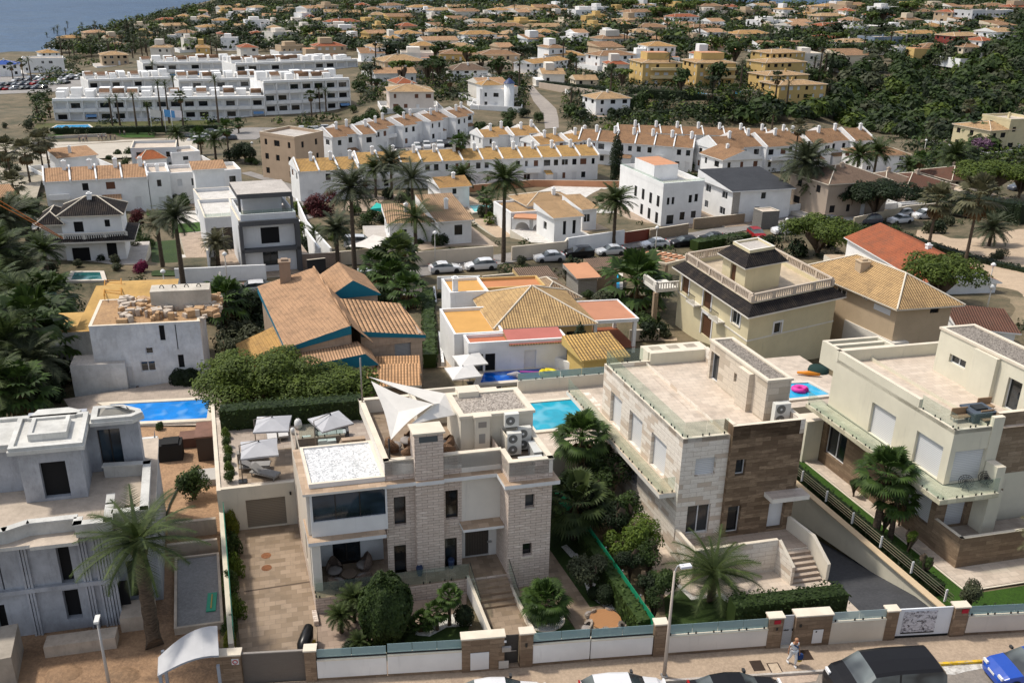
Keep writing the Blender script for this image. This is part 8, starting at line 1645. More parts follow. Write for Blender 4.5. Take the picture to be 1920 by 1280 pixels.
def upper():
    house('tan arcaded villa with orange-brown hip roof and long balcony',(722,116),(798,114),12,6,'hip',2,wall=TAN,rmat=RT_TAN,kinds=('shutter',)); r,p,z,d=house('cream villa with tan roof and red-brown shutters above the stepped terrace',(730,172),(813,172),11,6,'hip',1.6,wall=mk('plaster',(.70,.62,.55)),rmat=RT_TAN,kinds=('bshutter',))
    r,p,z,d=house('white villa with round turret under a dark blue cone roof',(900,170),(962,172),9,5.6,'flat',kinds=GW,chim=0); c=p[1]-(p[1]-p[0])*.12; m=M(); m.lathe((c.x,c.y,z),[(1.6,0),(1.6,8.2)],WHITE,14); m.build('turret',r); m=M(); m.lathe((c.x,c.y,z+8.2),[(1.9,0),(1.1,.8),(.05,1.6)],mk('paint',(.03,.05,.14)),14); m.build('cone_roof',r); house('orange hip roof over the white turret villa',(905,160),(940,159),5,7.2,'hip',1.3,rmat=RT_OR,win=False)
    house('white villa with tan hip roof in the trees right of the curved road',(1118,186),(1182,184),9,5,'hip',1.6,rmat=RT_TAN,kinds=('hole',)); house('white low villa with dark brown hip roof near the turret',(850,132),(915,131),9,3.6,'hip',2,rmat=RT_TAU,kinds=('hole',)); house('cream stone villa with white terrace wall behind the dark roof',(880,122),(960,118),5,3,'flat',wall=CRM,chim=0)
    house('white pitched villa with brown hip roof left of the yellow apartments',(1125,105),(1192,103),10,5,'hip',1.6,rmat=RT_BR); house('white villa with orange strip roof and roof deck beside the road wall',(1000,120),(1065,112),9,4,'gable',1.2,rmat=RT_OR); house('cream pitched house above the dark hedge',(1080,150),(1120,150),7,4.5,'gable',1.4,rmat=RT_TAN,wall=CRM,kinds=('hole',))
    for i,(x0,x1,y,lb) in enumerate(((1206,1278,118,'left block of the yellow apartments with arches and balconies'),(1308,1380,118,'right block of the yellow apartments with arches and balconies'))):
        r,p,z,d=house(lb,(x0,y),(x1,y),12,8,'hip',1.2,wall=OCH,rmat=RT_TAN,st=3,kinds=('shutter','hole','shutter'),group='yellow apartment blocks',chim=2,cat='apartment block',name='apartment_block'); addbox(r,'balcony',p,(.2,.98),(-.12,0),z+2.9,z+3.9,mk('plaster',(.7,.55,.3))); addbox(r,'balcony',p,(.2,.98),(-.12,0),z+5.6,z+6.5,mk('plaster',(.7,.55,.3))); addbox(r,'roof_room',p,(.2,.8),(.3,.8),z+8,z+11,OCH,TCO)
    for i,(x0,x1,y,h) in enumerate(((1462,1550,160,8),(1440,1516,142,8),(1436,1512,118,8),(1446,1510,100,8))): house(('terraced yellow apartment house','terraced yellow apartment house, second up','terraced yellow apartment house, third up','terraced yellow apartment house, topmost')[i]+(' nearest the ravine' if i==0 else ''),(x0,y),(x1,y-2),11,h,'hip',1.0,wall=OCH,rmat=RT_TAN,st=3,kinds=('hole','shutter'),group='terraced yellow houses',cat='apartment block',name='apartment_block')
    house('pale yellow house with tan roofs at the right edge',(1858,245),(1940,240),11,6,'hip',1.4,wall=mk('plaster',(.62,.54,.34)),rmat=RT_TAN,kinds=('hole',)); house('pale yellow tower wing at the right edge',(1895,228),(1950,226),9,8,'flat',wall=mk('plaster',(.62,.54,.34)),kinds=GW)
    for x0,x1,y,h,wl,rm,rf,lb in ((40,118,112,6,WHITE,None,'flat','long white seafront house with palms left of the apartments'),(-20,36,122,5,WHITE,mk('fabric',(.03,.08,.3)),'hip','white seafront building with dark blue roof at the left edge'),(112,156,72,6,TAN,RT_OR,'hip','tan and orange villa standing above the sea'),(160,205,62,6,TAN,RT_PK,'hip','terracotta villa on the headland among palms'),(190,240,104,5,TAN,RT_TAN,'hip','tan house with brown roof between car park and palms'),(75,112,100,4,WHITE,RT_OR,'hip','small white and orange seafront bar')): house(lb,(x0,y),(x1,y-1),10,h,rf,1.5,wall=wl,rmat=rm,kinds=('hole','glass'),group='seafront villas')
    # ridge villas
    for x0,x1,y,h,wl,rm,rf,lb in ((1824,1900,22,7,GRW,None,'flat','white modern villa with tall block on the ridge'),(1640,1700,72,6,mk('plaster',(.20,.26,.34)),None,'flat','blue-grey villa on the ridge above the ravine'),(1580,1640,80,5,WHITE,RT_TAN,'hip','white orange-roofed villa with long white wall on the ridge'),(1700,1772,64,5.5,OFFW,RT_OR,'hip','cream villa with ochre hip roof on the ridge'),(1790,1850,68,5.5,mk('plaster',(.24,.05,.04)),RT_TAN,'hip','dark red villa with tan roof and arches on the ridge'),(1600,1660,52,5,WHITE,RT_BR,'flat','white villa with small blue dome roof on the ridge'),(1540,1580,72,4,WHITE,RT_RED,'hip','small white villa with red roof left of the ridge wall'),(1500,1545,58,4,OCH,RT_OR,'hip','ochre villa with orange roof high in the trees'),(1480,1520,84,4,OFFW,RT_BR,'gable','pale pitched villa above the yellow terraces'),(1870,1915,40,4,OFFW,RT_OR,'hip','cream orange-roofed villa right on the ridge'),(1680,1720,92,3,WHITE,SLATE,'flat','white glazed pavilion on the edge of the ravine')):
        house(lb,(x0,y),(x1,y-1),11,h,rf,1.4,wall=wl,rmat=rm,kinds=GH,group='villas on the ridge')
midhouses(); rows(); apartments(); upper()
# ================================================================ far town, vegetation, cars
def inpx(x,y,poly): return inpoly(x,y,poly)
RAV=[(1395,235),(1380,215),(1470,212),(1560,205),(1560,120),(1620,112),(1700,105),(1800,98),(1940,92),(1940,205),(1860,215),(1850,290),(1720,262),(1640,258),(1560,225),(1450,235)]
APT=[(90,235),(90,178),(150,130),(260,100),(680,96),(670,215),(640,225),(500,232)]
BIG=[(560,360),(600,250),(700,190),(910,195),(1130,250),(1330,235),(1480,225),(1640,230),(1720,300),(1700,400),(1300,420),(900,430),(560,430)]
def farhouses():
    rg=random.Random(23); y=13.0; n=0; occ=[(o.location.x,o.location.y,9) for o in bpy.data.objects if o.get('category') in('house','apartment block')]
    wl=[(WHITE,'white'),(WHITE,'white'),(WHITE,'white'),(CRM,'cream'),(OFFW,'pale'),(OFFW,'pale'),(TAN,'tan'),(OCH,'ochre')]; rl=[(RT_OR,'orange-roofed','hip'),(RT_TAN,'tan-roofed','hip'),(RT_BR,'brown-roofed','hip'),(RT_PK,'weathered-roofed','gable'),(None,'flat-roofed','flat'),(None,'flat-roofed','flat'),(RT_RED,'red-roofed','hip'),(RT_TAN,'tan-roofed','gable'),(RT_BR,'brown-roofed','mono')]
    while y<205:
        x=-10+rg.uniform(0,30); step=max(23,17+y*.72)
        while x<1930:
            px,py=x+rg.uniform(-6,6),y+rg.uniform(-3,3); x+=step*rg.uniform(.8,1.35)
            xl=275+(44-py)*4.3 if py<60 else (100+(106-py)*2 if py<104 else 700)
            if px<xl or inpx(px,py,RAV) or inpx(px,py,APT) or inpx(px,py,BIG): continue
            if 960<px<1060 and 150<py<250: continue
            if py>118 and not (560<px<1210 and py<190): continue
            q=G(px,py,4)
            if q.y>1500 or any((q.x-a)**2+(q.y-b)**2<(c+7)**2 for a,b,c in occ): continue
            w_=rg.choice([8,10,12,14,18,21])*rg.uniform(.9,1.1); occ.append((q.x,q.y,w_*.5)); dx=F*w_/q.y*.5; (wm,wn),(rm,rn,rf)=rg.choice(wl),rg.choice(rl); h=rg.choice([3.4,4,5.6,6,6.4])
            tilt=rg.choice([.0,.06,-.05,.12])*dx
            house(None,(px-dx*.9,py+tilt*.2),(px+dx*.9,py-tilt*.2),rg.uniform(8,12),h,rf,1.6,wall=wm,rmat=rm,st=2 if h>5 else 1,kinds=rg.choice([('hole',),('glass','shutter'),('hole','shutter')]),group='houses of the far town',look=wn+' '+rn+' house',side='r' if px<700 else 'l' if px>1200 else False,chim=1 if rg.random()<.5 else 0); n+=1; hr=LAST[0]
            if rg.random()<.6: s0=rg.choice([-.35,.6,.85]); addbox(hr[0],'side_wing',hr[1],(s0,s0+rg.uniform(.3,.6)),(-.25,.5),hr[2]-3,hr[2]+h*rg.uniform(.5,.9),wm,rg.choice([TCO,PALEFL,WHITE]))
            if rf=='flat' or rg.random()<.15: addbox(hr[0],'roof_room',hr[1],(.2,.6),(.3,.8),hr[2]+h,hr[2]+h+2.4+(1.2 if rf!='flat' else 0),wm)
        y+=max(7.5,7+y*.09)
    return n
farhouses()
def blobs(name,pts,leafs,nq,label=None):
    """uncountable growth: one object of many leaf clumps; pts: (point, radius, material index)"""
    rg=random.Random(5); vs=[];fs=[];mi=[]
    for p,r,k in pts:
        n=nq if r<4 else int(nq*1.4); s=r*.24
        for _ in range(n):
            d=Vector((rg.gauss(0,1),rg.gauss(0,1),abs(rg.gauss(0,.8)))).normalized(); c=p+d*r*rg.uniform(.62,1.0)*(1+.2*noise.noise(d*2+p)); nn=(d+Vector((rg.uniform(-.6,.6),rg.uniform(-.6,.6),rg.uniform(-.2,.7)))).normalized(); a=nn.orthogonal().normalized(); th=rg.random()*6.28; u=a*math.cos(th)+nn.cross(a)*math.sin(th); v=nn.cross(u); z=s*rg.uniform(.6,1.2); i=len(vs)
            vs+=[c-u*z-v*z*.4,c-v*z*.6,c+u*z,c+v*z*.6]; fs.append((i,i+1,i+2,i+3)); mi.append(k)
    me=bpy.data.meshes.new(name); me.from_pydata(vs,[],fs); [me.materials.append(LEAFS[l]) for l in leafs]; me.polygons.foreach_set('material_index',mi); me.update(); o=bpy.data.objects.new(name,me); COL.objects.link(o); return tag(o,kind='stuff')
HOUSES=[(o.location.x,o.location.y) for o in bpy.data.objects if o.get('category') in('house','apartment block','row houses')]
HG={}
for a,b in HOUSES: HG.setdefault((int(a//12),int(b//12)),[]).append((a,b))
def free(x,y,r=6):
    for i in(-1,0,1):
        for j in(-1,0,1):
            for a,b in HG.get((int(x//12)+i,int(y//12)+j),()):
                if (a-x)**2+(b-y)**2<r*r: return False
    return True
def growth():
    rg=random.Random(9); pts=[]
    k=0
    while k<520:
        px,py=rg.uniform(1370,1960),rg.uniform(95,300)
        if not inpx(px,py,RAV): continue
        q=G(px,py); r=rg.uniform(1.6,5.4); pts.append((q+Vector((0,0,rg.uniform(.2,1.6)*r*.4)),r,rg.choice([0,0,1,1,2,2,3,4]))); k+=1
    blobs('ravine_woodland',pts,['dark','hedge','broad','pine','olive'],110)
    pts=[]; k=0
    while k<8500:
        py=10+(rg.random()**1.5)*330; px=rg.uniform(-20,1940); xl=248+(44-py)*4.4 if py<60 else (60 if py>180 else 75+max(0,106-py)*2)
        if px<xl or (inpx(px,py,APT)) or inpx(px,py,RAV) or (py>235 and px<560): continue
        if noise.noise(Vector((px*.012,py*.05,3)))<-.2 and py>100: continue
        if 985<px<1055 and 150<py<250: continue
        if inpx(px,py,BIG) : continue
        q=G(px,py)
        if q.y>1450 or not free(q.x,q.y,6.5): k+=1; continue
        r=rg.uniform(1.2,3.0) if py>110 else rg.uniform(2.6,5.5); pts.append((q+Vector((0,0,r*(.25 if py>110 else .5))),r,rg.choice([0,1,2,3,4,0]))); k+=1
    blobs('undergrowth',pts,['dark','hedge','broad','olive','pine'],26)
growth()
def ground_cover():
    rg=random.Random(12); pts=[]; k=0; ST=[(300,570),(700,532),(1000,490),(1420,434),(1720,378),(1940,334),(1940,310),(1720,352),(1420,404),(1000,460),(700,497),(300,528)]
    AV=[ST,[(890,405),(890,345),(1170,345),(1170,405)],[(1690,570),(1690,425),(1940,425),(1940,620)],[(735,288),(735,258),(1010,258),(1010,280)],[(325,268),(325,236),(530,236),(530,262)],[(975,250),(985,150),(1060,160),(1060,250)],[(440,410),(440,315),(620,360),(620,510),(330,512),(330,410)],[(800,700),(800,540),(880,540),(880,700)],[(750,650),(750,540),(800,540),(800,650)],[(1085,560),(1085,515),(1175,515),(1175,560)],[(60,300),(60,256),(375,256),(375,300)],[(500,280),(500,250),(660,250),(660,280)],[(285,520),(285,375),(380,375),(380,520)],[(100,540),(100,500),(240,500),(240,540)],[(880,405),(880,380),(950,380),(950,405)],[(90,250),(90,232),(180,232),(180,250)]]
    while k<2600:
        k+=1; py=rg.uniform(235,640); px=rg.uniform(-20,1940)
        if noise.noise(Vector((px*.02,py*.04,7)))<-.22 or any(inpx(px,py,a) for a in AV) or inpx(px,py,APT): continue
        q=G(px,py)
        if not free(q.x,q.y,7.5) or (py>520 and 500<px<1560): continue
        r=rg.uniform(.45,1.15)*(1 if py>300 else 1.4); pts.append((q+Vector((0,0,r*.15)),r,rg.choice([0,1,2,3,4])))
    blobs('ground_cover',pts,['dark','hedge','broad','olive','dry'],30)
ground_cover()
def palmpx(xb,yb,yt,r,kind='date',lod=1,leaf=None,lb=None,tr=None):
    q=G(xb,yb); h=max(1.0,ztop(q,yt)-q.z); return palm(q,h,r*1.3,kind,lod,leaf,lb,tr=tr)
def midplants():
    for a in ((666,528,352,2.9,'date',1,'palmgrey','tallest feathery palm with leaning crown by the street wall'),(634,505,430,2.3,'date',1,'palmgrey'),(780,485,408,3.6,'date',0,'palm','lower dark palm of the pair by the mottled roof villa'),(775,455,335,4.0,'date',0,'palmgrey','big grey-green palm, upper of the pair by the mottled roof villa'),(735,372,305,3.2,'date',1,'palmgrey'),(705,370,318,2.6,'date',1),(866,366,330,2.8,'date',1),(944,492,338,2.8,'date',1,'palm','tall slim palm with windswept crown left of the arches'),(1150,462,378,2.8,'date',1,'palm','tall palm in front of the white wall near the cube house'),(345,545,408,2.3,'date',1,'palmgrey'),(305,500,420,1.8,'date',1,'dry'),(912,412,368,1.6,'fan',1),(918,425,410,1.0,'fan',1,'bright'),(1345,392,345,1.9,'fan',1),(1498,398,305,4.3,'date',1,'palmgrey'),(1520,398,345,2.6,'date',1),(1600,362,292,3.0,'date',1),(1634,352,285,3.0,'date',1),(1737,482,378,2.5,'fan',1,'dry'),(1808,500,372,3.0,'fan',1,'dry'),(1853,466,430,2.6,'date',1,'palmgrey'),(1778,355,292,3.4,'date',1),(1716,360,300,1.6,'fan',1),(1700,345,312,2.6,'date',1,'palm'),(1486,330,240,1.8,'fan',1,'dry'),(1808,250,200,2.2,'fan',1,'dry'),(1515,330,298,1.8,'fan',1),(45,570,520,3.4,'date',1,'palmgrey'),(85,722,600,2.6,'fan',1,'broad'),(35,745,640,2.6,'date',1,'palm'),(70,760,680,2.4,'date',1,'palmgrey'),(10,700,600,3,'date',1,'palm'),(20,480,412,3.6,'date',1,'palmgrey'),(55,470,400,3.0,'date',1,'palm'),(5,620,540,3.2,'date',1),(430,640,565,2.2,'fan',1),(105,640,560,2.6,'fan',1,'broad'),(15,560,470,3.2,'date',1,'palm'),(60,650,560,3,'date',1,'palm'),(100,700,640,2.4,'fan',1),(90,520,470,2.2,'date',1,'palm'),(8,800,720,2.6,'date',1,'palm'),(50,800,735,2.2,'fan',1),(560,600,578,1.9,'date',1,'palm'),(712,545,500,2.2,'fan',1),(748,550,482,2.6,'fan',1,'palm'),(732,560,520,2.3,'fan',1),(765,575,545,2.1,'fan',1),(750,520,465,2,'fan',1,'bright'),(1190,575,535,3.6,'fan',1,'fan','wide bright fan palm by the small bright blue pool'),(20,330,280,2.6,'fan',1,'dry'),(58,350,285,2.6,'fan',1,'dry'),(85,340,268,2.4,'fan',1,'dry'),(30,385,345,2.2,'fan',1,'dry'),(95,330,262,2.2,'fan',1,'dry'),(1845,330,300,1.6,'date',1),(400,400,372,1.4,'date',1),(478,395,372,1.6,'fan',1,'bright'),(448,250,232,1.6,'fan',1),(378,290,255,2.2,'fan',1),(405,300,262,2.2,'date',1),(430,300,240,2,'fan',1),(335,285,250,2.4,'date',1),(868,300,262,1.8,'date',1),(860,345,268,1.7,'fan',1),(1548,398,380,1.8,'date',1),(595,470,440,1.6,'date',1),(1195,505,492,.9,'fan',1,'bright'),(470,480,455,2,'date',1,'dry'),(410,500,455,1.8,'date',1,'dry')): palmpx(*a)
    def tpx(x,y,yt,r,kind='round',leaf='broad',lb=None,lod=1,flat=1.0): q=G(x,y); h=max(r*.9,ztop(q,yt)-q.z); return tree(q,h,r,kind,lod,leaf,lb,flat=flat)
    for a in ((1640,412,348,6.3,'umb','dark','big dark umbrella pine left of the dark red roofs',0,.8),(1590,405,358,3.5,'umb','dark'),(1532,480,422,5.6,'umb','pine','bright domed umbrella pine behind the cream balustraded house',0,.95),(1752,575,492,4.6,'umb','pine','domed green pine right of the tan hip-roofed house',0,1.0),(1850,380,325,7.5,'umb','pine','very wide bright umbrella pine near the right edge',0,.7),(1910,370,318,4.5,'umb','pine'),(1410,480,455,2.6,'round','broad'),(1440,470,445,2.2,'round','dark'),(1570,495,470,2.2,'round','olive'),(1152,344,250,.0,'cyp','dark'),(1870,500,470,1.4,'round','olive'),(600,400,362,3.6,'round','redleaf','dark red flowering tree beside the tall palms'),(565,400,380,1.8,'round','bright'),(460,305,262,3.3,'round','dark'),(440,300,275,2.4,'round','dark'),(1100,560,545,.9,'round','broad'),(1140,585,548,2.6,'round','olive'),(1230,560,535,1.6,'round','broad'),(1060,670,628,1.9,'round','olive','grey-green olive tree beside the dark cypress'),(270,470,440,2,'round','broad'),(250,480,455,2.0,'round','olive'),(262,420,392,1.8,'round','redleaf'),(345,395,365,1.8,'round','broad'),(328,390,362,1.4,'round','olive'),(450,620,545,3.4,'round','dark'),(490,615,550,3.6,'round','dark'),(520,600,560,3.0,'round','hedge'),(465,660,600,3.2,'round','olive'),(430,600,560,2.6,'round','dark'),(440,680,640,2.2,'round','olive'),(1700,640,605,1.3,'arau','dark'),(1548,200,100,5,'arau','dark','spiky norfolk pine beside the terraced yellow houses'),(1330,200,145,4.5,'arau','dark'),(1520,400,290,2.0,'arau','olive'),(245,100,38,4,'arau','dark'),(1835,290,255,4,'round','mauve','mauve flowering tree near the right edge'),(1790,275,262,2.5,'round','olive'),(560,470,420,1.4,'round','bright'),(820,460,440,1.5,'round','broad'),(845,300,290,2,'round','broad'),(980,220,200,2.4,'round','dark'),(955,235,205,2.6,'round','broad'),(1000,225,208,2.6,'fan','broad') if 0 else (1010,230,212,2.2,'round','broad')):
        if a[4]=='cyp':
            q=G(1152,346); h=ztop(q,250)-q.z; tree(q,h,h*.85,'cyp',0,'dark','fat dark cypress between the orange and brown terraces')
        else: tpx(*a)
    for x,y,yt,k,lb in ((1068,540,478,5,'left dark cypress by the small pool'),(1078,545,485,5,'right dark cypress by the small pool'),(1084,692,604,4.6,'slim dark cypress beside the olive tree and yellow outbuilding'),(1700,200,160,8,None),(1730,205,158,8,None),(1780,205,165,8,None),(1640,200,170,7,None)):
        q=G(x,y); h=ztop(q,yt)-q.z; tree(q,h,k,'cyp',1,'dark',lb)
    for i in range(9): q=G(1190+i*8,530+i*3); tree(q,2.6,2.2,'cyp',2,'hedge',None,'small conifers by the pergola',look='small conifer')
    rg=random.Random(31)
    for (x0,x1,y0,y1,n,lf,r) in ((560,650,440,500,16,'bright',1.5),(650,780,395,440,22,'broad',1.3),(780,840,440,460,8,'hedge',1.2),(1235,1265,610,640,5,'olive',.8),(1170,1240,590,640,14,'broad',1.0),(1040,1100,610,650,5,'olive',1.2),(960,1000,480,500,3,'olive',1),(1560,1660,600,640,14,'hedge',1.2),(1380,1560,455,490,16,'dark',1.5),(255,290,440,470,8,'broad',1.2),(190,215,480,510,4,'dark',1),(420,520,620,690,16,'dark',1.5),(0,115,560,780,70,'dark',1.6),(120,300,600,640,4,'olive',1.2),(0,90,400,560,50,'dark',2),(0,60,240,330,16,'olive',1.4),(890,950,400,440,12,'broad',1.1),(1040,1160,372,392,14,'hedge',1.0),(700,790,372,420,18,'broad',1.2),(1290,1330,330,350,8,'hedge',1.0),(1720,1800,400,440,12,'olive',1.2),(800,860,555,640,8,'broad',.6),(70,240,495,515,14,'olive',.9),(60,420,245,258,24,'olive',1.0),(1720,1900,440,520,14,'olive',.9),(1600,1700,430,470,10,'hedge',1.5),(560,900,345,360,12,'hedge',1),(1130,1300,300,320,14,'hedge',1),(880,1100,270,290,10,'broad',1.3),(440,480,290,330,8,'broad',1.4),(200,260,290,310,14,'hedge',1.2),(700,760,210,230,12,'broad',2),(660,720,160,250,20,'broad',2.4),(840,960,225,262,18,'broad',2.2),(1060,1180,200,232,22,'dark',2.4),(1100,1400,195,225,26,'hedge',2.3),(60,330,246,252,16,'dark',.9),(1700,1920,300,330,12,'dark',1.8),(1460,1560,350,400,8,'dark',1.2),(930,990,180,200,6,'dark',1.5),(340,400,520,540,4,'hedge',.8),(250,285,500,512,5,'boug',.9),(690,760,520,600,10,'broad',1.2)):
        for i in range(int(n*.42)):
            q=G(rg.uniform(x0,x1),rg.uniform(y0,y1)); s=r*rg.uniform(.8,1.6); bush(q,s,s*rg.uniform(.8,1.5),2,lf if rg.random()<.75 else rg.choice(['broad','dark','olive']),None,look={'boug':'magenta bush','olive':'grey-green bush','bright':'bright green bush','dark':'dark bush'}.get(lf,'green bush'))
    def hpx(pts,w,h,lf='hedge',lb=None): hedge([G(*p) for p in pts],w,h,lf,lb,dens=26,size=.17)
    hpx([(803,560),(806,690)],1.3,1.5,'broad','tall flowering hedge along the long narrow drive'); hpx([(1650,440),(1800,492),(1925,525)],1.4,1.5,'dark','long dark hedge between the red roof and the dry garden'); hpx([(1300,470),(1400,455)],2,1.6,'hedge'); hpx([(95,252),(420,246)],1.2,1.8,'dark','long dark hedge along the seafront lawn'); hpx([(1180,180),(1280,186),(1395,205)],3,2.5,'dark'); hpx([(1015,163),(1140,176)],2.5,2.2,'dark'); hpx([(1230,222),(1400,205)],3,2.2,'dark'); hpx([(1720,385),(1920,420)],3,3.5,'dark','tall black-green hedge behind the dry garden'); hpx([(1350,355),(1325,395)],1,1,'hedge')
midplants()
def farplants():
    rg=random.Random(77); n=0; lim=0
    while n<118 and lim<4000:
        lim+=1; py=8+(rg.random()**1.3)*215; px=rg.uniform(100,1930); xl=260+(44-py)*4.3 if py<60 else (85+(106-py)*2 if py<105 else 640)
        if px<xl or inpx(px,py,RAV) or inpx(px,py,APT) or (inpx(px,py,BIG)) or (980<px<1060 and py>150): continue
        q=G(px,py)
        if q.y>1400 or not free(q.x,q.y,4): continue
        h=rg.uniform(4,11); palm(q,h,rg.uniform(2.0,3.2),rg.choice(['date','date','fan']),2,rg.choice(['palm','palmgrey','palmgrey','broad']),group='palm trees of the far town',tr=.3); n+=1
    for i in range(60): palm(G(rg.uniform(100,420),rg.uniform(62,112)),rg.uniform(5,10),rg.uniform(2.4,3.4),'date',2,'palmgrey',group='seafront palms',tr=.3)
    for (x,y,yt) in ((72,225,200),(95,222,196),(212,240,190),(226,240,184),(258,252,180),(282,250,200),(345,248,182),(306,248,158),(412,250,150),(342,170,152),(318,235,160),(290,160,120),(330,200,148),(600,210,165),(612,215,172),(585,225,180),(45,150,118),(60,155,112),(25,150,125),(110,75,60),(90,80,64),(155,160,140),(140,110,80),(190,70,50),(1040,90,70),(1290,95,60),(1440,300,215)):
        q=G(x,y); palm(q,max(3,ztop(q,yt)-q.z),2.4,'fan' if x%2 else 'date',2,'palm',group='palms around the apartments',tr=.25)
    n=0;lim=0
    while n<190 and lim<4000:
        lim+=1; py=8+(rg.random()**1.1)*170; px=rg.uniform(100,1930); xl=260+(44-py)*4.3 if py<60 else (90+(106-py)*2 if py<100 else 690)
        if px<xl or inpx(px,py,RAV) or inpx(px,py,APT) or inpx(px,py,BIG) or (980<px<1060 and py>150): continue
        q=G(px,py)
        if q.y>1450 or not free(q.x,q.y,5): continue
        r=rg.uniform(2.5,5.5); kd='umb' if rg.random()<.45 else 'round'; tree(q,r*rg.uniform(1.3,1.9),r,kd,3,rg.choice(['dark','pine','broad','hedge']),None,'trees of the far town',flat=.75); n+=1
    for (x,y) in ((1240,25),(1210,18),(1280,35),(1180,28),(1310,28),(940,15),(1130,14),(1060,12),(1700,35),(1650,50),(1790,50),(1240,45)): tree(G(x,y),9,8,'umb',2,'pine' if x%3 else 'dark',None,'trees of the far town',flat=.8)
farplants()
def cars():
    for x,y,c,k,a in ((555,533,WH,'suv',196),(490,537,WH,'hatch',196),(408,545,SV,'hatch',196),(640,525,GY,'hatch',196),(690,515,SV,'hatch',196),(835,500,WH,'sedan',196),(901,495,WH,'hatch',16),(1085,473,BK,'suv',16),(1030,480,SV,'sedan',16),(1145,468,SV,'sedan',16),(1228,455,WH,'sedan',16),(1283,452,BK,'hatch',16),(1336,444,BK,'sedan',16),(1419,437,RD,'hatch',100),(1472,430,WH,'suv',16),(1555,412,DB,'sedan',20),(1630,412,DB,'suv',20),(1688,410,WH,'sedan',20),(1732,402,WH,'suv',20),(1690,398,GY,'hatch',20),(1910,350,DB,'suv',20),(672,455,SV,'van',190),(512,322,DB,'suv',200),(548,300,BK,'suv',190)): carpx(x,y,c,k,a,lod=1)
    rg=random.Random(8)
    for ry,x0,x1,n in ((158,5,135,11),(150,30,160,11),(144,60,190,9),(166,0,95,7)):
        for i in range(n): x=x0+(x1-x0)*i/n+rg.uniform(-2,2); carpx(x,ry-(x-x0)*.03,rg.choice([WH,BK,GY,DB,SV,RD,BK]),rg.choice(['hatch','suv','sedan']),rg.uniform(60,80),lod=2,group='cars in the seafront car park')
    for x,y in ((350,258),(365,262),(378,256),(392,254),(405,250),(415,248),(430,258),(390,246),(565,243),(580,242),(592,242),(605,240),(800,272),(825,271),(848,270),(862,268),(890,272),(782,275),(1072,108),(1080,165),(1090,164)): carpx(x,y,rg.choice([WH,BK,GY,DB,SV,WH]),rg.choice(['hatch','suv']),rg.choice([15,100]),lod=2,group='cars by the apartments and rows')
cars()
def lamps():
    for x,y,yt in ((816,500,440),(427,535,480),(1470,455,415),(1848,590,556),(1852,545,512),(1730,300,265),(1228,480,430),(312,560,520),(475,300,270)):
        q=G(x,y); h=max(3,ztop(q,yt)-q.z); r=place('street_lamp','street lamp','street lamp',q,'street lamps in the neighbourhood'); m=M(); m.tube([q,q+Vector((0,0,h))],[.09,.06],mk('plaster',(.6,.56,.5)),7); m.build('pole',r); m=M(); m.lathe(q+Vector((0,0,h)),[(.08,0),(.28,.15),(.3,.3),(.12,.5)],mk('plaster',(.8,.8,.78)),10); m.build('lamp_globe',r)
    # flags on the lawn, people on the promenade, man on the roof terrace, garden table guests
    for i,(x,y,c) in enumerate(((286,252,(.6,.6,.58)),(312,252,(.1,.3,.6)),(325,252,(.75,.72,.75)))):
        q=G(x,y); r=thing('flagpole',('pale flag on a pole','blue and white flag on a pole','white flag with pink mark on a pole')[i]+' by the seafront lawn','flag',q,'flags by the lawn'); m=M(); m.tube([q,q+Vector((0,0,7))],.09,FRAMEW,5); m.build('pole',r); m=M(); m.face([q+Vector((.1,0,5)),q+Vector((3,.3,4.6)),q+Vector((3,.3,6.6)),q+Vector((.1,0,7))],mk('fabric',c)); m.build('flag',r)
    for i,(x,y) in enumerate(((150,268),(157,268),(163,267),(186,265),(192,265),(200,264),(208,264),(216,264),(226,256),(234,256))):
        q=G(x,y); o=man(q.x,q.y,q.z+.05,rng.uniform(0,360),('person in dark clothes','person in pale clothes')[i%2]+' walking on the promenade, '+('leftmost','second from left','third from left','fourth from left','fifth from left','sixth from left','seventh from left','eighth from left','ninth by the lawn','rightmost by the lawn')[i],shirt=(.06,.07,.1) if i%2==0 else (.6,.55,.5),trou=(.1,.1,.12),bag=False,det=False,group='people on the promenade')
    q=G(535,375,7.7); man(q.x,q.y,q.z,0,'person in white standing on the roof terrace of the dark framed villa',bag=False,det=False)
    q=G(857,655); man(q.x,q.y,q.z,90,'person in blue sitting area beside the white plastic chair left of the ochre villa',shirt=(.08,.18,.35),trou=(.08,.1,.2),bag=False,det=False)
    for i,(x,y) in enumerate(((846,648),(848,658))):
        q=G(x,y); r=thing('plastic_chair','white plastic garden chair, '+('farther','nearer')+' one left of the ochre villa' if 0 else ('farther white plastic chair left of the ochre villa','nearer white plastic chair left of the ochre villa')[i],'chair',q,'white plastic chairs'); m=M(); m.box((q.x,q.y,q.z+.4),.5,.5,.06,FRAMEW); m.build('seat',r); m=M(); m.box((q.x,q.y+.23,q.z+.46),.5,.05,.45,FRAMEW); m.build('backrest',r)
        for dx in(-.2,.2):
            for dy in(-.2,.2): m=M(); m.box((q.x+dx,q.y+dy,q.z),.05,.05,.4,FRAMEW); m.build('leg',r)
lamps()
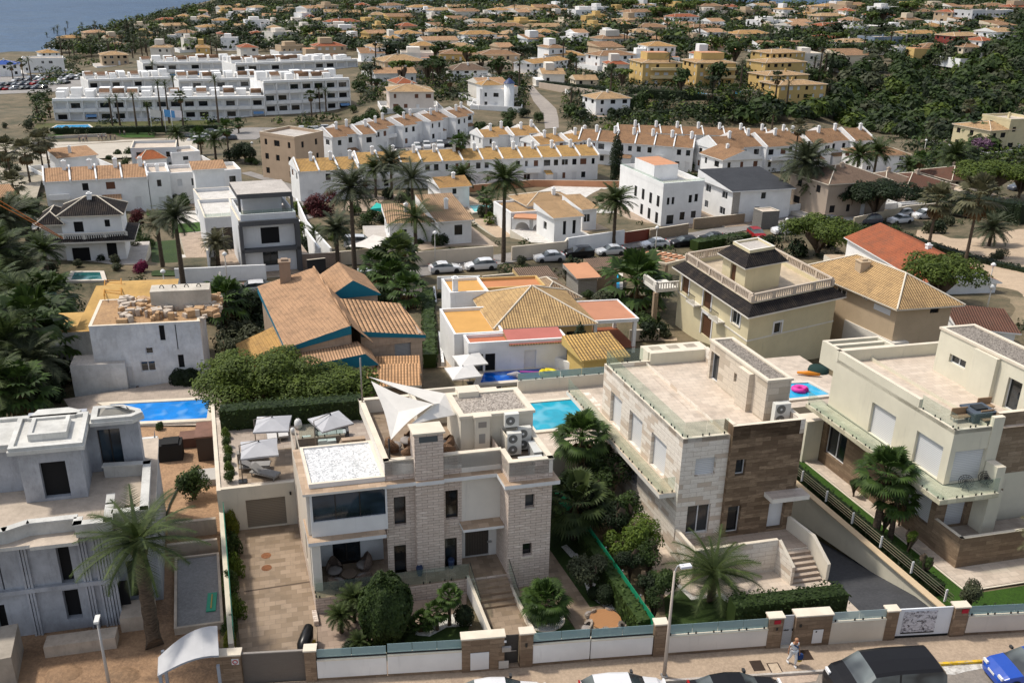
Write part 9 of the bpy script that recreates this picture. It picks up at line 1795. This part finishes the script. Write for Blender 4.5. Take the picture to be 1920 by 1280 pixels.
def terrace_left():
    f=lambda x,y,h=.9:G(x,y,h)
    for x,y,lb in ((285,725,'dark wicker sofa with grey cushions on the terrace behind the big blue pool'),(297,718,'second wicker sofa with a silvery cover behind the big blue pool')): q=f(x,y,.3); sofa(q.x,q.y,q.z-.3,16,lb,2.4,(.14,.11,.09),(.5,.5,.52))
    q=f(285,731,.3); m=M(); m.box((q.x,q.y,q.z-.3),1.1,.6,.4,mk('wicker',(.3,.24,.18))); m.build('coffee_table',label='low wicker table in front of the sofas by the big blue pool',cat='table')
    for x,lb in ((340,'left dark round shrub by the big blue pool'),(360,'right dark round shrub by the big blue pool')): bush(G(x,730),.85,1.0,1,'dark',lb,'ball')
    for x,y,c,lb in ((372,740,(.75,.10,.30),'pink inflatable lying at the corner of the big blue pool'),(402,731,(.70,.42,.01),'yellow inflatable lying right of the pink one')): q=G(x,y,.1); m=M(); m.tube([q+Vector((-.7,0,.1)),q+Vector((0,.1,.16)),q+Vector((.7,-.05,.1))],[.14,.3,.16],mk('paint',c),8); m.build('pool_float',label=lb,cat='pool float')
    q=P(574,1215,.3); r=thing('scooter','black covered scooter with yellow edges parked inside the driveway gate','scooter',(q.x,q.y,.02)); m=M(); m.tube([(q.x-.1,q.y-.75,.45),(q.x-.05,q.y-.3,.75),(q.x,q.y+.3,.8),(q.x,q.y+.8,.95),(q.x,q.y+.95,.7)],[.16,.34,.36,.26,.1],mk('paint',(.012,.012,.012),rough=.3),10); m.build('body',r); m=M(); m.box((q.x,q.y,.2),.72,1.3,.14,mk('paint',(.55,.33,.02)),yaw=0); m.build('footboard',r)
    for dy in(-.65,.75): m=M(); m.tube([(q.x-.08,q.y+dy,.27),(q.x+.08,q.y+dy,.27)],.26,BLACKP,12); m.build('wheel',r)
terrace_left()
# ================================================================ labels from landmarks
LM=[('the unfinished grey house',90,1000),('the stone villa',800,950),('the travertine villa',1350,850),('the cream villa',1800,850),('the big blue pool',300,770),('the damaged white house',250,660),('the blue-gabled tiled house',640,630),('the yellow-tiled villa',1010,590),('the balustraded cream house',1410,590),('the tan hip-roofed house',1650,560),('the black-roofed white house',150,430),('the dark framed modern villa',480,430),('the tile-roofed white villa',800,410),('the arched white villa',1030,400),('the white cube house',1240,370),('the black mono-pitched white house',1410,360),('the long red roof',1690,470),('the taupe hip-roofed house',1620,340),('the dark red roofs',1760,325),('the long orange-roofed terrace',850,310),('the brown-roofed terrace',1180,260),('the stepped brown terrace',1480,270),('the upper white terrace',760,240),('the beige corner building',505,270),('the white seafront apartments',290,190),('the second apartment row',420,150),('the car park by the sea',60,155),('the turreted white house',930,180),('the curved road',1020,200),('the tan arcaded villa',755,125),('the yellow apartments',1290,130),('the terraced yellow apartments',1490,150),('the green ravine',1700,210),('the pale yellow corner house',1895,250),('the seafront palms',320,60),('the ridge villas',1700,70),('the far town',900,50),('the far hillside',1250,50),('the white ridge villa',1860,30)]
ORDW=['leftmost','second from the left','third from the left','fourth from the left','fifth from the left','sixth from the left','seventh from the left','eighth from the left','ninth from the left','tenth from the left']
def label_all():
    import collections
    gr=collections.defaultdict(list)
    for o,look,x,y in AUTO:
        best=min(LM,key=lambda l:((l[1]-x)/1.3)**2+((l[2]-y)*1.5)**2); dx,dy=x-best[1],y-best[2]
        rel='right of' if dx>abs(dy)*1.6 else 'left of' if -dx>abs(dy)*1.6 else 'behind' if dy<0 else 'in front of'
        if abs(dx)<9 and abs(dy)<9: rel='beside'
        gr[(look,rel,best[0])].append((x,y,o))
    for (look,rel,lm),L in gr.items():
        L.sort(key=lambda t:t[0]); base=f"{look} {rel} {lm}"; n=len(L)
        for i,(x,y,o) in enumerate(L):
            if n==1: s=base
            elif i==n-1: s=base+', rightmost'
            elif i<10: s=base+', '+ORDW[i]
            else: s=base+', '+(['eleventh','twelfth','thirteenth','fourteenth','fifteenth','sixteenth','seventeenth','eighteenth','nineteenth','twentieth'][i-10] if i<20 else 'twenty-'+['first','second','third','fourth','fifth','sixth','seventh','eighth','ninth'][(i-20)%9] if i<29 else 'thirty-'+['first','second','third','fourth','fifth','sixth','seventh','eighth','ninth'][(i-29)%9])+' from the left'
            o['label']=s
label_all()
